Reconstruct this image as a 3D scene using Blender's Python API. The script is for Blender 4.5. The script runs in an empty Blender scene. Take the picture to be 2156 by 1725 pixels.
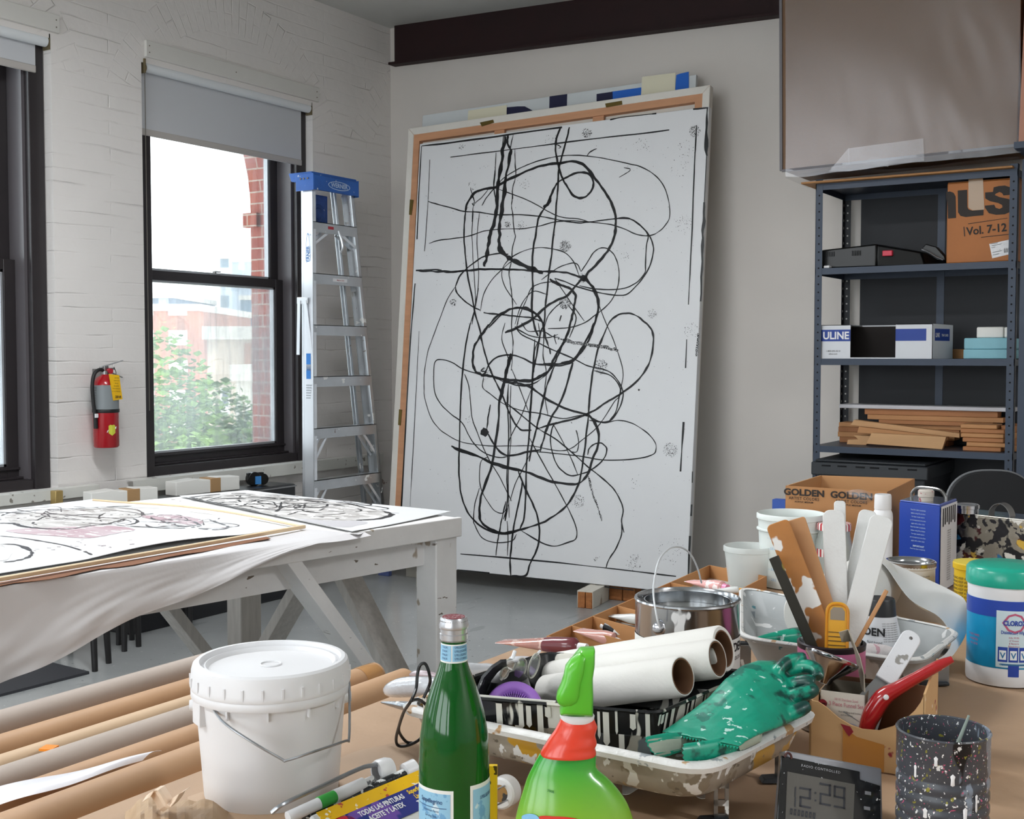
import bpy, bmesh, math, random
from mathutils import Vector, Matrix, noise as mnoise
random.seed(7)
PI = math.pi
C = bpy.context.scene.collection
R = math.radians
V = Vector
# ---------------------------------------------------------------- camera model (2156 x 1725)
F, CX, CY, CH = 2512.0, 1078.0, 862.5, 1.40
YAW = R(32.5); PITCH = math.atan(114.5 / F)
fw = V((-math.sin(YAW)*math.cos(PITCH), math.cos(YAW)*math.cos(PITCH), -math.sin(PITCH)))
rt = V((math.cos(YAW), math.sin(YAW), 0))
up = rt.cross(fw)
O = V((0, 0, CH))
def ray(x, y): return fw + rt*((x-CX)/F) + up*((CY-y)/F)
def PZ(x, y, z): d = ray(x, y); return O + d*((z-O.z)/d.z)      # meets the level z
def PX(x, y, X): d = ray(x, y); return O + d*((X-O.x)/d.x)      # meets the plane x = X
def PY(x, y, Y): d = ray(x, y); return O + d*((Y-O.y)/d.y)
def PD(x, y, D): return O + ray(x, y)*D                          # at depth D
def PP(x, y, p0, n): d = ray(x, y); return O + d*((p0-O).dot(n)/d.dot(n))

# ---------------------------------------------------------------- mesh builder
def I(): return Matrix.Identity(4)
def TR(x, y=0, z=0): return Matrix.Translation(V((x, y, z)) if not isinstance(x, Vector) else x)
def RZ(a): return Matrix.Rotation(a, 4, 'Z')
def RX(a): return Matrix.Rotation(a, 4, 'X')
def RY(a): return Matrix.Rotation(a, 4, 'Y')
def frame(o, x, y=None, z=None):
    """matrix with origin o, local x axis along x, local z near z (or local y given)"""
    x = V(x).normalized()
    if y is not None:
        y = V(y); y = (y - x*y.dot(x)).normalized(); z = x.cross(y)
    else:
        z = V(z); z = (z - x*z.dot(x)).normalized(); y = z.cross(x)
    m = Matrix((x, y, z)).transposed().to_4x4(); m.translation = V(o); return m
def along(p0, p1, hint=(0, 0, 1)):
    """matrix whose local z runs from p0 to p1"""
    z = (V(p1)-V(p0)).normalized(); h = V(hint)
    if abs(z.dot(h)) > .98: h = V((1, 0, 0)) if abs(z.x) < .9 else V((0, 1, 0))
    x = h.cross(z).normalized(); y = z.cross(x)
    m = Matrix((x, y, z)).transposed().to_4x4(); m.translation = V(p0); return m
def spline(pts, n=8, closed=False):
    pts = [V(p) for p in pts]; N = len(pts); out = []
    if N < 3 or n < 2: return pts
    rng = range(N) if closed else range(N-1)
    for i in rng:
        if closed: a, b, c, d = pts[i-1], pts[i], pts[(i+1) % N], pts[(i+2) % N]
        else: b, c = pts[i], pts[i+1]; a = pts[i-1] if i else b*2-c; d = pts[i+2] if i+2 < N else c*2-b
        for k in range(n):
            t = k/n
            out.append(.5*((2*b)+(c-a)*t+(2*a-5*b+4*c-d)*t*t+(3*b-a-3*c+d)*t*t*t))
    if not closed: out.append(pts[-1])
    return out
class MB:
    def __init__(s, M=None): s.v = []; s.f = []; s.M = M or I(); s.mi = 0; s.fm = []
    def add(s, vs, fs, M=None):
        T = s.M @ M if M is not None else s.M; o = len(s.v)
        s.v += [T @ V(v) for v in vs]; s.f += [tuple(i+o for i in f) for f in fs]; s.fm += [s.mi]*len(fs); return s
    def hexa(s, p, M=None):
        return s.add(p, [(0, 3, 2, 1), (4, 5, 6, 7), (0, 1, 5, 4), (1, 2, 6, 5), (2, 3, 7, 6), (3, 0, 4, 7)], M)
    def box(s, x0, x1, y0, y1, z0, z1, M=None):
        return s.hexa([(x0, y0, z0), (x1, y0, z0), (x1, y1, z0), (x0, y1, z0), (x0, y0, z1), (x1, y0, z1), (x1, y1, z1), (x0, y1, z1)], M)
    def bar(s, p0, p1, w, t, hint=(0, 0, 1)):
        """square-section bar: w wide, t thick (t across the hint)"""
        p0 = V(p0); p1 = V(p1); L = (p1-p0).length
        return s.box(-w/2, w/2, -t/2, t/2, 0, L, along(p0, p1, hint))
    def lathe(s, prof, seg=32, M=None, a0=0, a1=2*PI, close=True):
        vs = []; fs = []; full = abs(a1-a0-2*PI) < 1e-6; n = seg if full else seg+1
        for r, z in prof:
            for k in range(n):
                a = a0+(a1-a0)*k/seg; vs.append((r*math.cos(a), r*math.sin(a), z))
        for i in range(len(prof)-1):
            for k in range(seg):
                k2 = (k+1) % n if full else k+1
                fs.append((i*n+k, i*n+k2, (i+1)*n+k2, (i+1)*n+k))
        if full and close:
            if prof[0][0] > 1e-5: fs.append(tuple(range(n-1, -1, -1)))
            if prof[-1][0] > 1e-5: fs.append(tuple((len(prof)-1)*n+k for k in range(n)))
        return s.add(vs, fs, M)
    def cyl(s, p0, p1, r0, r1=None, seg=20, cap=True):
        r1 = r0 if r1 is None else r1; L = (V(p1)-V(p0)).length
        return s.lathe([(r0, 0), (r1, L)], seg, along(p0, p1), close=cap)
    def tube(s, pts, r, seg=8, n=6, closed=False, M=None, flat=1.0):
        P = spline(pts, n, closed) if n > 1 else [V(p) for p in pts]; N = len(P); vs = []; fs = []
        rr = r if callable(r) else (lambda t: r)
        px = None
        for i, p in enumerate(P):
            a = P[i-1] if (i or closed) else p; b = P[(i+1) % N] if (i < N-1 or closed) else p
            d = (b-a)
            if d.length < 1e-9: d = V((0, 0, 1))
            d.normalize()
            if px is None:
                h = V((0, 0, 1)) if abs(d.z) < .9 else V((1, 0, 0)); px = h.cross(d).normalized()
            px = (px-d*px.dot(d)).normalized(); py = d.cross(px); q = rr(i/max(1, N-1))
            for k in range(seg):
                an = 2*PI*k/seg; vs.append(p+px*(q*math.cos(an))+py*(q*flat*math.sin(an)))
        m = N if closed else N-1
        for i in range(m):
            j = (i+1) % N
            for k in range(seg):
                k2 = (k+1) % seg; fs.append((i*seg+k, i*seg+k2, j*seg+k2, j*seg+k))
        if not closed: fs += [tuple(range(seg-1, -1, -1)), tuple((N-1)*seg+k for k in range(seg))]
        return s.add(vs, fs, M)
    def grid(s, fn, nu, nv, th=0, M=None, wrapu=False):
        """surface fn(u,v); th gives it thickness along its own normal"""
        P = [[V(fn(i/nu, j/nv)) for j in range(nv+1)] for i in range(nu+1)]
        vs = [p for row in P for p in row]; w = nv+1
        fs = [(i*w+j, (i+1)*w+j, (i+1)*w+j+1, i*w+j+1) for i in range(nu) for j in range(nv)]
        if th:
            o = len(vs)
            for i in range(nu+1):
                for j in range(nv+1):
                    a = P[min(i+1, nu)][j]-P[max(i-1, 0)][j]; b = P[i][min(j+1, nv)]-P[i][max(j-1, 0)]
                    nn = a.cross(b)
                    nn = nn.normalized() if nn.length > 1e-12 else V((0, 0, 1))
                    vs.append(P[i][j]-nn*th)
            fs += [tuple(o+q for q in reversed(f)) for f in fs[:nu*nv]]
            for i in range(nu):
                fs += [(i*w, o+i*w, o+(i+1)*w, (i+1)*w), (i*w+nv, (i+1)*w+nv, o+(i+1)*w+nv, o+i*w+nv)]
            for j in range(nv):
                fs += [(j, j+1, o+j+1, o+j), (nu*w+j, o+nu*w+j, o+nu*w+j+1, nu*w+j+1)]
        return s.add(vs, fs, M)
    def prism(s, poly, z0, z1, M=None):
        n = len(poly)
        vs = [(p[0], p[1], z0) for p in poly]+[(p[0], p[1], z1) for p in poly]
        fs = [tuple(range(n-1, -1, -1)), tuple(range(n, 2*n))]+[(i, (i+1) % n, n+(i+1) % n, n+i) for i in range(n)]
        return s.add(vs, fs, M)
    def loft(s, rings, cap=True, M=None):
        n = len(rings[0]); vs = [p for r_ in rings for p in r_]; fs = []
        for i in range(len(rings)-1):
            for k in range(n): fs.append((i*n+k, i*n+(k+1) % n, (i+1)*n+(k+1) % n, (i+1)*n+k))
        if cap: fs += [tuple(range(n-1, -1, -1)), tuple((len(rings)-1)*n+k for k in range(n))]
        return s.add(vs, fs, M)
    def text(s, t, h, M=None, bold=.0, wrap=None, ax='C', sx=1.0, space=1.0):
        """flat lettering in local xy, cap height h; wrap=radius bends it round the local z axis (x = angle, y = up)"""
        vs, fs = text_geo(t, bold, ax, space)
        vs = [(x*h*sx, y*h, 0) for x, y in vs]
        if wrap is not None:
            vs = [(wrap*math.sin(x/wrap), -wrap*math.cos(x/wrap), y) for x, y, _ in vs]
        return s.add(vs, fs, M)
    def build(s, name, mat=None, parent=None, smooth=35, bevel=0, sub=0, label=None, cat=None, group=None, kind=None, origin=None, world=False, mats=None, bseg=2):
        me = bpy.data.meshes.new(name)
        vs = s.v
        if world and parent is not None:
            im = parent.matrix_basis.inverted()
            q = parent.parent
            vs = [im @ v for v in vs] if q is None else [im @ (q.matrix_basis.inverted() @ v) for v in vs]
        if origin is not None:
            o_ = V(origin); vs = [v-o_ for v in vs]
        me.from_pydata([tuple(v) for v in vs], [], s.f)
        ml = mats or [mat]
        for m in ml:
            if m: me.materials.append(m)
        if len(ml) > 1:
            for p, q in zip(me.polygons, s.fm): p.material_index = q
        if smooth:
            me.shade_smooth(); me.set_sharp_from_angle(angle=R(smooth))
        ob = bpy.data.objects.new(name, me); C.objects.link(ob)
        if parent is not None: ob.parent = parent
        if origin is not None: ob.location = origin
        if bevel:
            b = ob.modifiers.new('b', 'BEVEL'); b.width = bevel; b.segments = bseg; b.limit_method = 'ANGLE'; b.angle_limit = R(40)
        if sub:
            b = ob.modifiers.new('s', 'SUBSURF'); b.levels = sub; b.render_levels = sub
        if label: ob['label'] = label
        if cat: ob['category'] = cat
        if group: ob['group'] = group
        if kind: ob['kind'] = kind
        return ob
_tg = {}
def text_geo(t, bold=0, ax='C', space=1.0):
    k = (t, bold, ax, space)
    if k in _tg: return _tg[k]
    cu = bpy.data.curves.new('lettering', 'FONT'); cu.body = t; cu.align_x = {'C': 'CENTER', 'L': 'LEFT'}[ax]
    cu.offset = bold; cu.resolution_u = 3; cu.space_character = space
    ob = bpy.data.objects.new('lettering', cu); C.objects.link(ob)
    dg = bpy.context.evaluated_depsgraph_get(); me = bpy.data.meshes.new_from_object(ob.evaluated_get(dg))
    vs = [(v.co.x/.7, v.co.y/.7) for v in me.vertices]; fs = [tuple(p.vertices) for p in me.polygons]
    bpy.data.objects.remove(ob); bpy.data.meshes.remove(me); bpy.data.curves.remove(cu)
    _tg[k] = (vs, fs); return vs, fs
def thing(name, label, cat, loc=(0, 0, 0), rz=0, group=None, rot=None):
    o = bpy.data.objects.new(name, None); C.objects.link(o); o.empty_display_size = .05
    o.location = loc; o.rotation_euler = rot or (0, 0, rz)
    if rot or rz: o.matrix_basis = TR(V(loc)) @ (o.rotation_euler.to_matrix().to_4x4())
    o['label'] = label; o['category'] = cat
    if group: o['group'] = group
    return o

# ---------------------------------------------------------------- materials
def srgb(c):
    if isinstance(c, str):
        c = c.lstrip('#'); c = [int(c[i:i+2], 16)/255 for i in (0, 2, 4)]
    return tuple(((x/12.92) if x <= .04045 else ((x+.055)/1.055)**2.4) for x in c)+(1,)
_mc = {}
def pm(name, col, rough=.5, metal=0, var=.0, vscale=6, bump=None, spots=(), trans=0, sss=0, coat=0, alpha=1, col2=None, stretch=(1, 1, 1), emit=0, ior=1.45, sheen=0):
    """procedural material. spots: (colour, scale, threshold, stretch[, roughness])"""
    if name in _mc: return _mc[name]
    m = bpy.data.materials.new(name); m.use_nodes = True; nt = m.node_tree; N = nt.nodes; L = nt.links
    b = N['Principled BSDF']; b.inputs['Roughness'].default_value = rough; b.inputs['Metallic'].default_value = metal
    b.inputs['IOR'].default_value = ior
    if trans: b.inputs['Transmission Weight'].default_value = trans
    if sss: b.inputs['Subsurface Weight'].default_value = sss; b.inputs['Subsurface Radius'].default_value = (.02, .02, .02)
    if coat: b.inputs['Coat Weight'].default_value = coat; b.inputs['Coat Roughness'].default_value = .1
    if alpha < 1: b.inputs['Alpha'].default_value = alpha
    if sheen: b.inputs['Sheen Weight'].default_value = sheen
    if emit: b.inputs['Emission Color'].default_value = srgb(col); b.inputs['Emission Strength'].default_value = emit
    tc = N.new('ShaderNodeTexCoord')
    def nz(scale, st=(1, 1, 1), detail=4, off=0, rough_=.6):
        mp = N.new('ShaderNodeMapping'); mp.inputs['Scale'].default_value = st; mp.inputs['Location'].default_value = (off, off*1.7, off*.6)
        n = N.new('ShaderNodeTexNoise'); n.inputs['Scale'].default_value = scale; n.inputs['Detail'].default_value = detail; n.inputs['Roughness'].default_value = rough_
        L.new(tc.outputs['Object'], mp.inputs[0]); L.new(mp.outputs[0], n.inputs['Vector']); return n.outputs['Fac']
    c = srgb(col); out = None
    rgb = N.new('ShaderNodeRGB'); rgb.outputs[0].default_value = c; out = rgb.outputs[0]
    if var or col2:
        c2 = srgb(col2) if col2 else tuple(x*(1-var) for x in c[:3])+(1,)
        r = N.new('ShaderNodeMapRange'); r.inputs[1].default_value = .35; r.inputs[2].default_value = .65
        L.new(nz(vscale, stretch), r.inputs[0])
        mx = N.new('ShaderNodeMix'); mx.data_type = 'RGBA'; L.new(r.outputs[0], mx.inputs[0]); L.new(out, mx.inputs[6]); mx.inputs[7].default_value = c2; out = mx.outputs[2]
    rr = None
    for k, sp in enumerate(spots):
        r = N.new('ShaderNodeMapRange'); tq = .5+(sp[2]-.5)*.78; r.inputs[1].default_value = tq; r.inputs[2].default_value = tq+.02
        L.new(nz(sp[1], sp[3] if len(sp) > 3 else (1, 1, 1), 3, 3.1*(k+1), .5), r.inputs[0])
        mx = N.new('ShaderNodeMix'); mx.data_type = 'RGBA'; L.new(r.outputs[0], mx.inputs[0]); L.new(out, mx.inputs[6]); mx.inputs[7].default_value = srgb(sp[0]); out = mx.outputs[2]
        if metal:
            mm = N.new('ShaderNodeMath'); mm.operation = 'MULTIPLY_ADD'; L.new(r.outputs[0], mm.inputs[0]); mm.inputs[1].default_value = -1
            mm.inputs[2].default_value = 1
            if rr is None: rr = mm.outputs[0]
            else:
                m2 = N.new('ShaderNodeMath'); m2.operation = 'MULTIPLY'; L.new(rr, m2.inputs[0]); L.new(mm.outputs[0], m2.inputs[1]); rr = m2.outputs[0]
    if rr is not None: L.new(rr, b.inputs['Metallic'])
    L.new(out, b.inputs['Base Color'])
    if bump:
        bp = N.new('ShaderNodeBump'); bp.inputs['Strength'].default_value = bump[1]; bp.inputs['Distance'].default_value = bump[2] if len(bump) > 2 else .002
        L.new(nz(bump[0], bump[3] if len(bump) > 3 else (1, 1, 1), 5), bp.inputs['Height']); L.new(bp.outputs[0], b.inputs['Normal'])
    _mc[name] = m; return m
def bsdf(m): return m.node_tree.nodes['Principled BSDF']

cam = bpy.data.cameras.new('camera'); camo = bpy.data.objects.new('camera', cam); C.objects.link(camo)
cam.sensor_fit = 'HORIZONTAL'; cam.sensor_width = 36; cam.lens = 36*F/2156; cam.clip_start = .05; cam.clip_end = 2000
M = Matrix((rt, up, -fw)).transposed().to_4x4(); M.translation = O; camo.matrix_world = M
bpy.context.scene.camera = camo
sc = bpy.context.scene
sc.view_settings.view_transform = 'Standard'; sc.view_settings.look = 'None'; sc.view_settings.gamma = 1; sc.view_settings.use_curve_mapping = False
sc.view_settings.exposure = 0.72
sc.cycles.use_denoising = True
sc.cycles.max_bounces = 10; sc.cycles.diffuse_bounces = 6; sc.cycles.transparent_max_bounces = 16; sc.cycles.sample_clamp_indirect = 6
sc.cycles.caustics_reflective = False; sc.cycles.caustics_refractive = False
# ================================================================= world and lamps
w = bpy.data.worlds.new('overcast'); sc.world = w; w.use_nodes = True
bg = w.node_tree.nodes['Background']; bg.inputs[0].default_value = (.90, .96, 1, 1); bg.inputs[1].default_value = SKY = 3.6

# ================================================================= the room
WX, BY, ZC = -5.10, 6.47, 3.63            # window wall plane, back wall plane, ceiling height at the window wall
def wall_paint(name, col, brick=False):
    m = pm(name, col, rough=.55 if brick else .75, var=.05, vscale=1.2)
    nt = m.node_tree; N = nt.nodes; L = nt.links; b = bsdf(m); tc = N.new('ShaderNodeTexCoord')
    sep = N.new('ShaderNodeSeparateXYZ'); L.new(tc.outputs['Object'], sep.inputs[0])
    if brick:
        cb = N.new('ShaderNodeCombineXYZ'); L.new(sep.outputs[1], cb.inputs[0]); L.new(sep.outputs[2], cb.inputs[1])
        # courses waver a little
        nz = N.new('ShaderNodeTexNoise'); nz.inputs['Scale'].default_value = 3; L.new(tc.outputs['Object'], nz.inputs['Vector'])
        sub = N.new('ShaderNodeVectorMath'); sub.operation = 'MULTIPLY_ADD'; L.new(nz.outputs['Color'], sub.inputs[0]); sub.inputs[1].default_value = (.03, .03, 0); L.new(cb.outputs[0], sub.inputs[2])
        def bricks(vec, bw=.21):
            t = N.new('ShaderNodeTexBrick'); t.inputs['Scale'].default_value = 1; t.inputs['Brick Width'].default_value = bw; t.inputs['Row Height'].default_value = .069
            t.inputs['Mortar Size'].default_value = .006; t.inputs['Mortar Smooth'].default_value = 1; L.new(vec, t.inputs['Vector']); return t.outputs['Fac']
        flat = bricks(sub.outputs[0], .83)
        # relieving arch over each opening: bricks on end, in polar coordinates round a centre below
        dy = N.new('ShaderNodeMath'); dy.operation = 'SUBTRACT'; L.new(sep.outputs[1], dy.inputs[0]); dy.inputs[1].default_value = 5.02
        wr = N.new('ShaderNodeMath'); wr.operation = 'WRAP'; L.new(dy.outputs[0], wr.inputs[0]); wr.inputs[1].default_value = .965; wr.inputs[2].default_value = -.965
        dz = N.new('ShaderNodeMath'); dz.operation = 'SUBTRACT'; L.new(sep.outputs[2], dz.inputs[0]); dz.inputs[1].default_value = 2.52
        c2 = N.new('ShaderNodeCombineXYZ'); L.new(wr.outputs[0], c2.inputs[0]); L.new(dz.outputs[0], c2.inputs[1])
        ln = N.new('ShaderNodeVectorMath'); ln.operation = 'LENGTH'; L.new(c2.outputs[0], ln.inputs[0])
        at = N.new('ShaderNodeMath'); at.operation = 'ARCTAN2'; L.new(dz.outputs[0], at.inputs[0]); L.new(wr.outputs[0], at.inputs[1])
        c3 = N.new('ShaderNodeCombineXYZ'); L.new(ln.outputs['Value'], c3.inputs[0]); L.new(at.outputs[0], c3.inputs[1])
        arch = bricks(c3.outputs[0])
        g = N.new('ShaderNodeMath'); g.operation = 'GREATER_THAN'; L.new(ln.outputs['Value'], g.inputs[0]); g.inputs[1].default_value = .735
        l = N.new('ShaderNodeMath'); l.operation = 'LESS_THAN'; L.new(ln.outputs['Value'], l.inputs[0]); l.inputs[1].default_value = .95
        h = N.new('ShaderNodeMath'); h.operation = 'GREATER_THAN'; L.new(dz.outputs[0], h.inputs[0]); h.inputs[1].default_value = .30
        a1 = N.new('ShaderNodeMath'); a1.operation = 'MULTIPLY'; L.new(g.outputs[0], a1.inputs[0]); L.new(l.outputs[0], a1.inputs[1])
        a2 = N.new('ShaderNodeMath'); a2.operation = 'MULTIPLY'; L.new(a1.outputs[0], a2.inputs[0]); L.new(h.outputs[0], a2.inputs[1])
        mx = N.new('ShaderNodeMix'); L.new(a2.outputs[0], mx.inputs[0]); L.new(flat, mx.inputs[2]); L.new(arch, mx.inputs[3])
        # thick paint fills most joints: mask by noise
        n2 = N.new('ShaderNodeTexNoise'); n2.inputs['Scale'].default_value = 4.0; n2.inputs['Detail'].default_value = 5
        mp = N.new('ShaderNodeMapping'); mp.inputs['Scale'].default_value = (1, 1, 3); L.new(tc.outputs['Object'], mp.inputs[0]); L.new(mp.outputs[0], n2.inputs['Vector'])
        r = N.new('ShaderNodeMapRange'); r.inputs[1].default_value = .46; r.inputs[2].default_value = .74; L.new(n2.outputs['Fac'], r.inputs[0]); r.inputs[3].default_value = .06
        mu = N.new('ShaderNodeMath'); mu.operation = 'MULTIPLY'; L.new(mx.outputs[0], mu.inputs[0]); L.new(r.outputs[0], mu.inputs[1])
        n3 = N.new('ShaderNodeTexNoise'); n3.inputs['Scale'].default_value = 22; n3.inputs['Detail'].default_value = 6; L.new(tc.outputs['Object'], n3.inputs['Vector'])
        ad = N.new('ShaderNodeMath'); ad.operation = 'MULTIPLY_ADD'; L.new(mu.outputs[0], ad.inputs[0]); ad.inputs[1].default_value = -1.0
        n3m = N.new('ShaderNodeMath'); n3m.operation = 'MULTIPLY'; L.new(n3.outputs['Fac'], n3m.inputs[0]); n3m.inputs[1].default_value = .35; L.new(n3m.outputs[0], ad.inputs[2])
        bp = N.new('ShaderNodeBump'); bp.inputs['Strength'].default_value = .7; bp.inputs['Distance'].default_value = .008; L.new(ad.outputs[0], bp.inputs['Height']); L.new(bp.outputs[0], b.inputs['Normal'])
        # chipped paint low on the wall, showing old brick
        n4 = N.new('ShaderNodeTexNoise'); n4.inputs['Scale'].default_value = 9; n4.inputs['Detail'].default_value = 6; n4.inputs['Roughness'].default_value = .7; L.new(tc.outputs['Object'], n4.inputs['Vector'])
        zz = N.new('ShaderNodeMapRange'); zz.inputs[1].default_value = .5; zz.inputs[2].default_value = 1.15; zz.inputs[3].default_value = .09; zz.inputs[4].default_value = -.08; L.new(sep.outputs[2], zz.inputs[0])
        s_ = N.new('ShaderNodeMath'); s_.operation = 'ADD'; L.new(n4.outputs['Fac'], s_.inputs[0]); L.new(zz.outputs[0], s_.inputs[1])
        t = N.new('ShaderNodeMapRange'); t.inputs[1].default_value = .70; t.inputs[2].default_value = .72; L.new(s_.outputs[0], t.inputs[0])
        old = b.inputs['Base Color'].links[0].from_socket
        m3 = N.new('ShaderNodeMix'); m3.data_type = 'RGBA'; L.new(t.outputs[0], m3.inputs[0]); L.new(old, m3.inputs[6]); m3.inputs[7].default_value = srgb('a08f88'); L.new(m3.outputs[2], b.inputs['Base Color'])
        # a few dark hairline cracks in the joints
        t2 = N.new('ShaderNodeMapRange'); t2.inputs[1].default_value = .55; t2.inputs[2].default_value = .85; t2.inputs[4].default_value = .18; L.new(mu.outputs[0], t2.inputs[0])
        m4 = N.new('ShaderNodeMix'); m4.data_type = 'RGBA'; L.new(t2.outputs[0], m4.inputs[0]); L.new(m3.outputs[2], m4.inputs[6]); m4.inputs[7].default_value = srgb('8c8a80'); L.new(m4.outputs[2], b.inputs['Base Color'])
    return m
M_brickw = wall_paint('painted_brick', 'e8e4e1', True)
M_dry = pm('drywall_paint', 'dbd5cf', rough=.8, var=.04, vscale=1.5, bump=(40, .15, .001))
M_ceil = pm('ceiling_paint', 'c9c9c6', rough=.8, var=.03, bump=(30, .1, .001))
M_sill = pm('white_sill_paint', 'dcdcd6', rough=.4, var=.05, bump=(12, .35, .004), spots=[('8a857c', 26, .73)])
M_frame = pm('dark_bronze_frame', '2f2b2d', rough=.35, var=.1)
M_frame2 = pm('bronze_jamb_liner', '5b575a', rough=.3)
M_red = pm('oxblood_beam_paint', '230608', rough=.7, var=.25, bump=(20, .3, .003))
M_white = pm('white_trim_paint', 'dad8d3', rough=.5, var=.03)

# window openings along the wall: (y0, y1)
WIN = [(4.345, 5.685), (2.45, 3.788), (.50, 1.84), (-1.42, -.08), (-3.34, -2.0)]
ZB, ZT = .735, 2.955
mb = MB(); Y0, Y1 = -4.6, 6.6; ys = Y1
X0, X1 = -5.42, WX
for (a, b_) in WIN:
    mb.box(X0, X1, b_, ys, 0, ZC+.02); ys = a
    mb.box(X0, X1, a, b_, 0, ZB); mb.box(X0, X1, a, b_, ZT, ZC+.02)
mb.box(X0, X1, Y0, ys, 0, ZC+.02)
mb.build('wall_left', M_brickw, kind='structure', smooth=0)
# the outer leaf of red brick with arched openings, seen through the glass
def red_brick(name, axis):
    m = pm(name, 'a8584b', rough=.85); nt = m.node_tree; N = nt.nodes; L = nt.links; b = bsdf(m); tc = N.new('ShaderNodeTexCoord')
    sep = N.new('ShaderNodeSeparateXYZ'); L.new(tc.outputs['Object'], sep.inputs[0]); cb = N.new('ShaderNodeCombineXYZ')
    L.new(sep.outputs[axis], cb.inputs[0]); L.new(sep.outputs[2], cb.inputs[1])
    t = N.new('ShaderNodeTexBrick'); t.inputs['Scale'].default_value = 1; t.inputs['Brick Width'].default_value = .2; t.inputs['Row Height'].default_value = .072; t.inputs['Mortar Size'].default_value = .005
    t.inputs['Color1'].default_value = srgb('a4523f'); t.inputs['Color2'].default_value = srgb('8e3f33'); t.inputs['Mortar'].default_value = srgb('b5a294')
    L.new(cb.outputs[0], t.inputs['Vector']); L.new(t.outputs['Color'], b.inputs['Base Color'])
    bp = N.new('ShaderNodeBump'); bp.inputs['Strength'].default_value = .6; bp.inputs['Distance'].default_value = .01; bp.invert = True; L.new(t.outputs['Fac'], bp.inputs['Height']); L.new(bp.outputs[0], b.inputs['Normal'])
    return m
M_rb = red_brick('red_brick_reveal', 0)
mb = MB(); xi, xo = -5.42, -5.60
for (a, b_) in WIN:
    a2, b2 = a+.03, b_-.042; cy = (a2+b2)/2; hw = (b2-a2)/2; zs = 2.32; ns = 24
    mb.box(xo, xi, b2, b2+.58 if b_ < 5 else b2+1.5, -3, 4.2)     # pier
    mb.box(xo, xi, a2, b2, -3, .70); mb.box(xo, xi-.06, a2, b2, .70, .735)
    mb.box(xo-.04, xi-.10, b2-.03, b2+.02, 2.225, 2.315); mb.box(xo-.04, xi-.10, a2-.02, a2+.03, 2.225, 2.315)
    pr = [(cy+hw*math.cos(t*PI/ns), zs+.86*math.sin(t*PI/ns)) for t in range(ns+1)]
    for (y1, z1), (y2, z2) in zip(pr, pr[1:]):
        mb.hexa([(xo, y1, z1), (xi, y1, z1), (xi, y2, z2), (xo, y2, z2), (xo, y1, 4.2), (xi, y1, 4.2), (xi, y2, 4.2), (xo, y2, 4.2)])
mb.box(xo, xi, -4.6, -3.3, -3, 4.2)
mb.build('wall_outside', M_rb, kind='structure', smooth=0)

mb = MB(); mb.box(WX, 4.2, BY, BY+.2, 0, 3.8); mb.build('wall_back', M_dry, kind='structure', smooth=0)
mb = MB(); mb.box(3.9, 4.1, Y0, BY, 0, 3.8); mb.build('wall_right', M_dry, kind='structure', smooth=0)
mb = MB(); mb.box(WX, 4.0, Y0-.2, Y0, 0, .8); mb.box(WX, 4.0, Y0-.2, Y0, 3.1, 3.8)
for x in (-5.1, -2.6, -.1, 1.0, 2.0, 3.0, 3.8): mb.box(x, x+(.4 if x < 0 else 1.05), Y0-.2, Y0, .8, 3.1)      # unseen openings added behind the camera, letting daylight onto the fronts
mb.build('wall_rear', M_dry, kind='structure', smooth=0)
mb = MB(); s_ = -.036
mb.hexa([(-5.6, Y0, ZC), (4.2, Y0, ZC+s_*9.3), (4.2, BY+.2, ZC+s_*9.3), (-5.6, BY+.2, ZC), (-5.6, Y0, ZC+.2), (4.2, Y0, ZC+.2), (4.2, BY+.2, ZC+.2), (-5.6, BY+.2, ZC+.2)])
mb.build('ceiling', M_ceil, kind='structure', smooth=0)
M_floor = pm('grey_floor_paint', 'a3a6a6', rough=.28, var=.16, vscale=2.2, bump=(9, .12, .002), spots=[('8b8e8e', 7, .68, (1, .25, 1)), ('d8d8d4', 60, .76), ('5c5f60', 33, .765)], coat=.15)
mb = MB(); mb.box(-5.42, 4.2, Y0, BY+.2, -.1, 0); mb.build('floor', M_floor, kind='structure', smooth=0)
# steel beam across the head of the back wall
mb = MB()
mb.hexa([(-5.03, BY-.045, 3.362), (1.5, BY-.045, 3.17), (1.5, BY+.05, 3.17), (-5.03, BY+.05, 3.362), (-5.03, BY-.045, 3.66), (1.5, BY-.045, 3.6), (1.5, BY+.05, 3.6), (-5.03, BY+.05, 3.66)])
mb.hexa([(-5.06, BY-.075, 3.350), (1.5, BY-.075, 3.158), (1.5, BY+.05, 3.158), (-5.06, BY+.05, 3.350), (-5.06, BY-.075, 3.366), (1.5, BY-.075, 3.174), (1.5, BY+.05, 3.174), (-5.06, BY+.05, 3.366)])
mb.build('trim_1', M_red, kind='structure', smooth=0)
# ledge under the windows
mb = MB()
def ledge(y0, y1, z1, z0, p):
    mb.grid(lambda u, v: (WX+.012+(p+.004*mnoise.noise(V((9*u*(y1-y0), 3, z0))))*(1 if 0 < v < 1 else 0), y0+(y1-y0)*u, [z1, z1-.004, (z0+z1)/2, z0+.004, z0][round(v*4)]), 40, 4)
ledge(4.2, 6.3, .742, .668, .05); ledge(1.9, 3.99, .742, .684, .05)
for (a, b_) in WIN[2:]: ledge(a-.2, b_+.2, .742, .68, .05)
mb.build('trim_2', M_sill, kind='structure')

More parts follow.
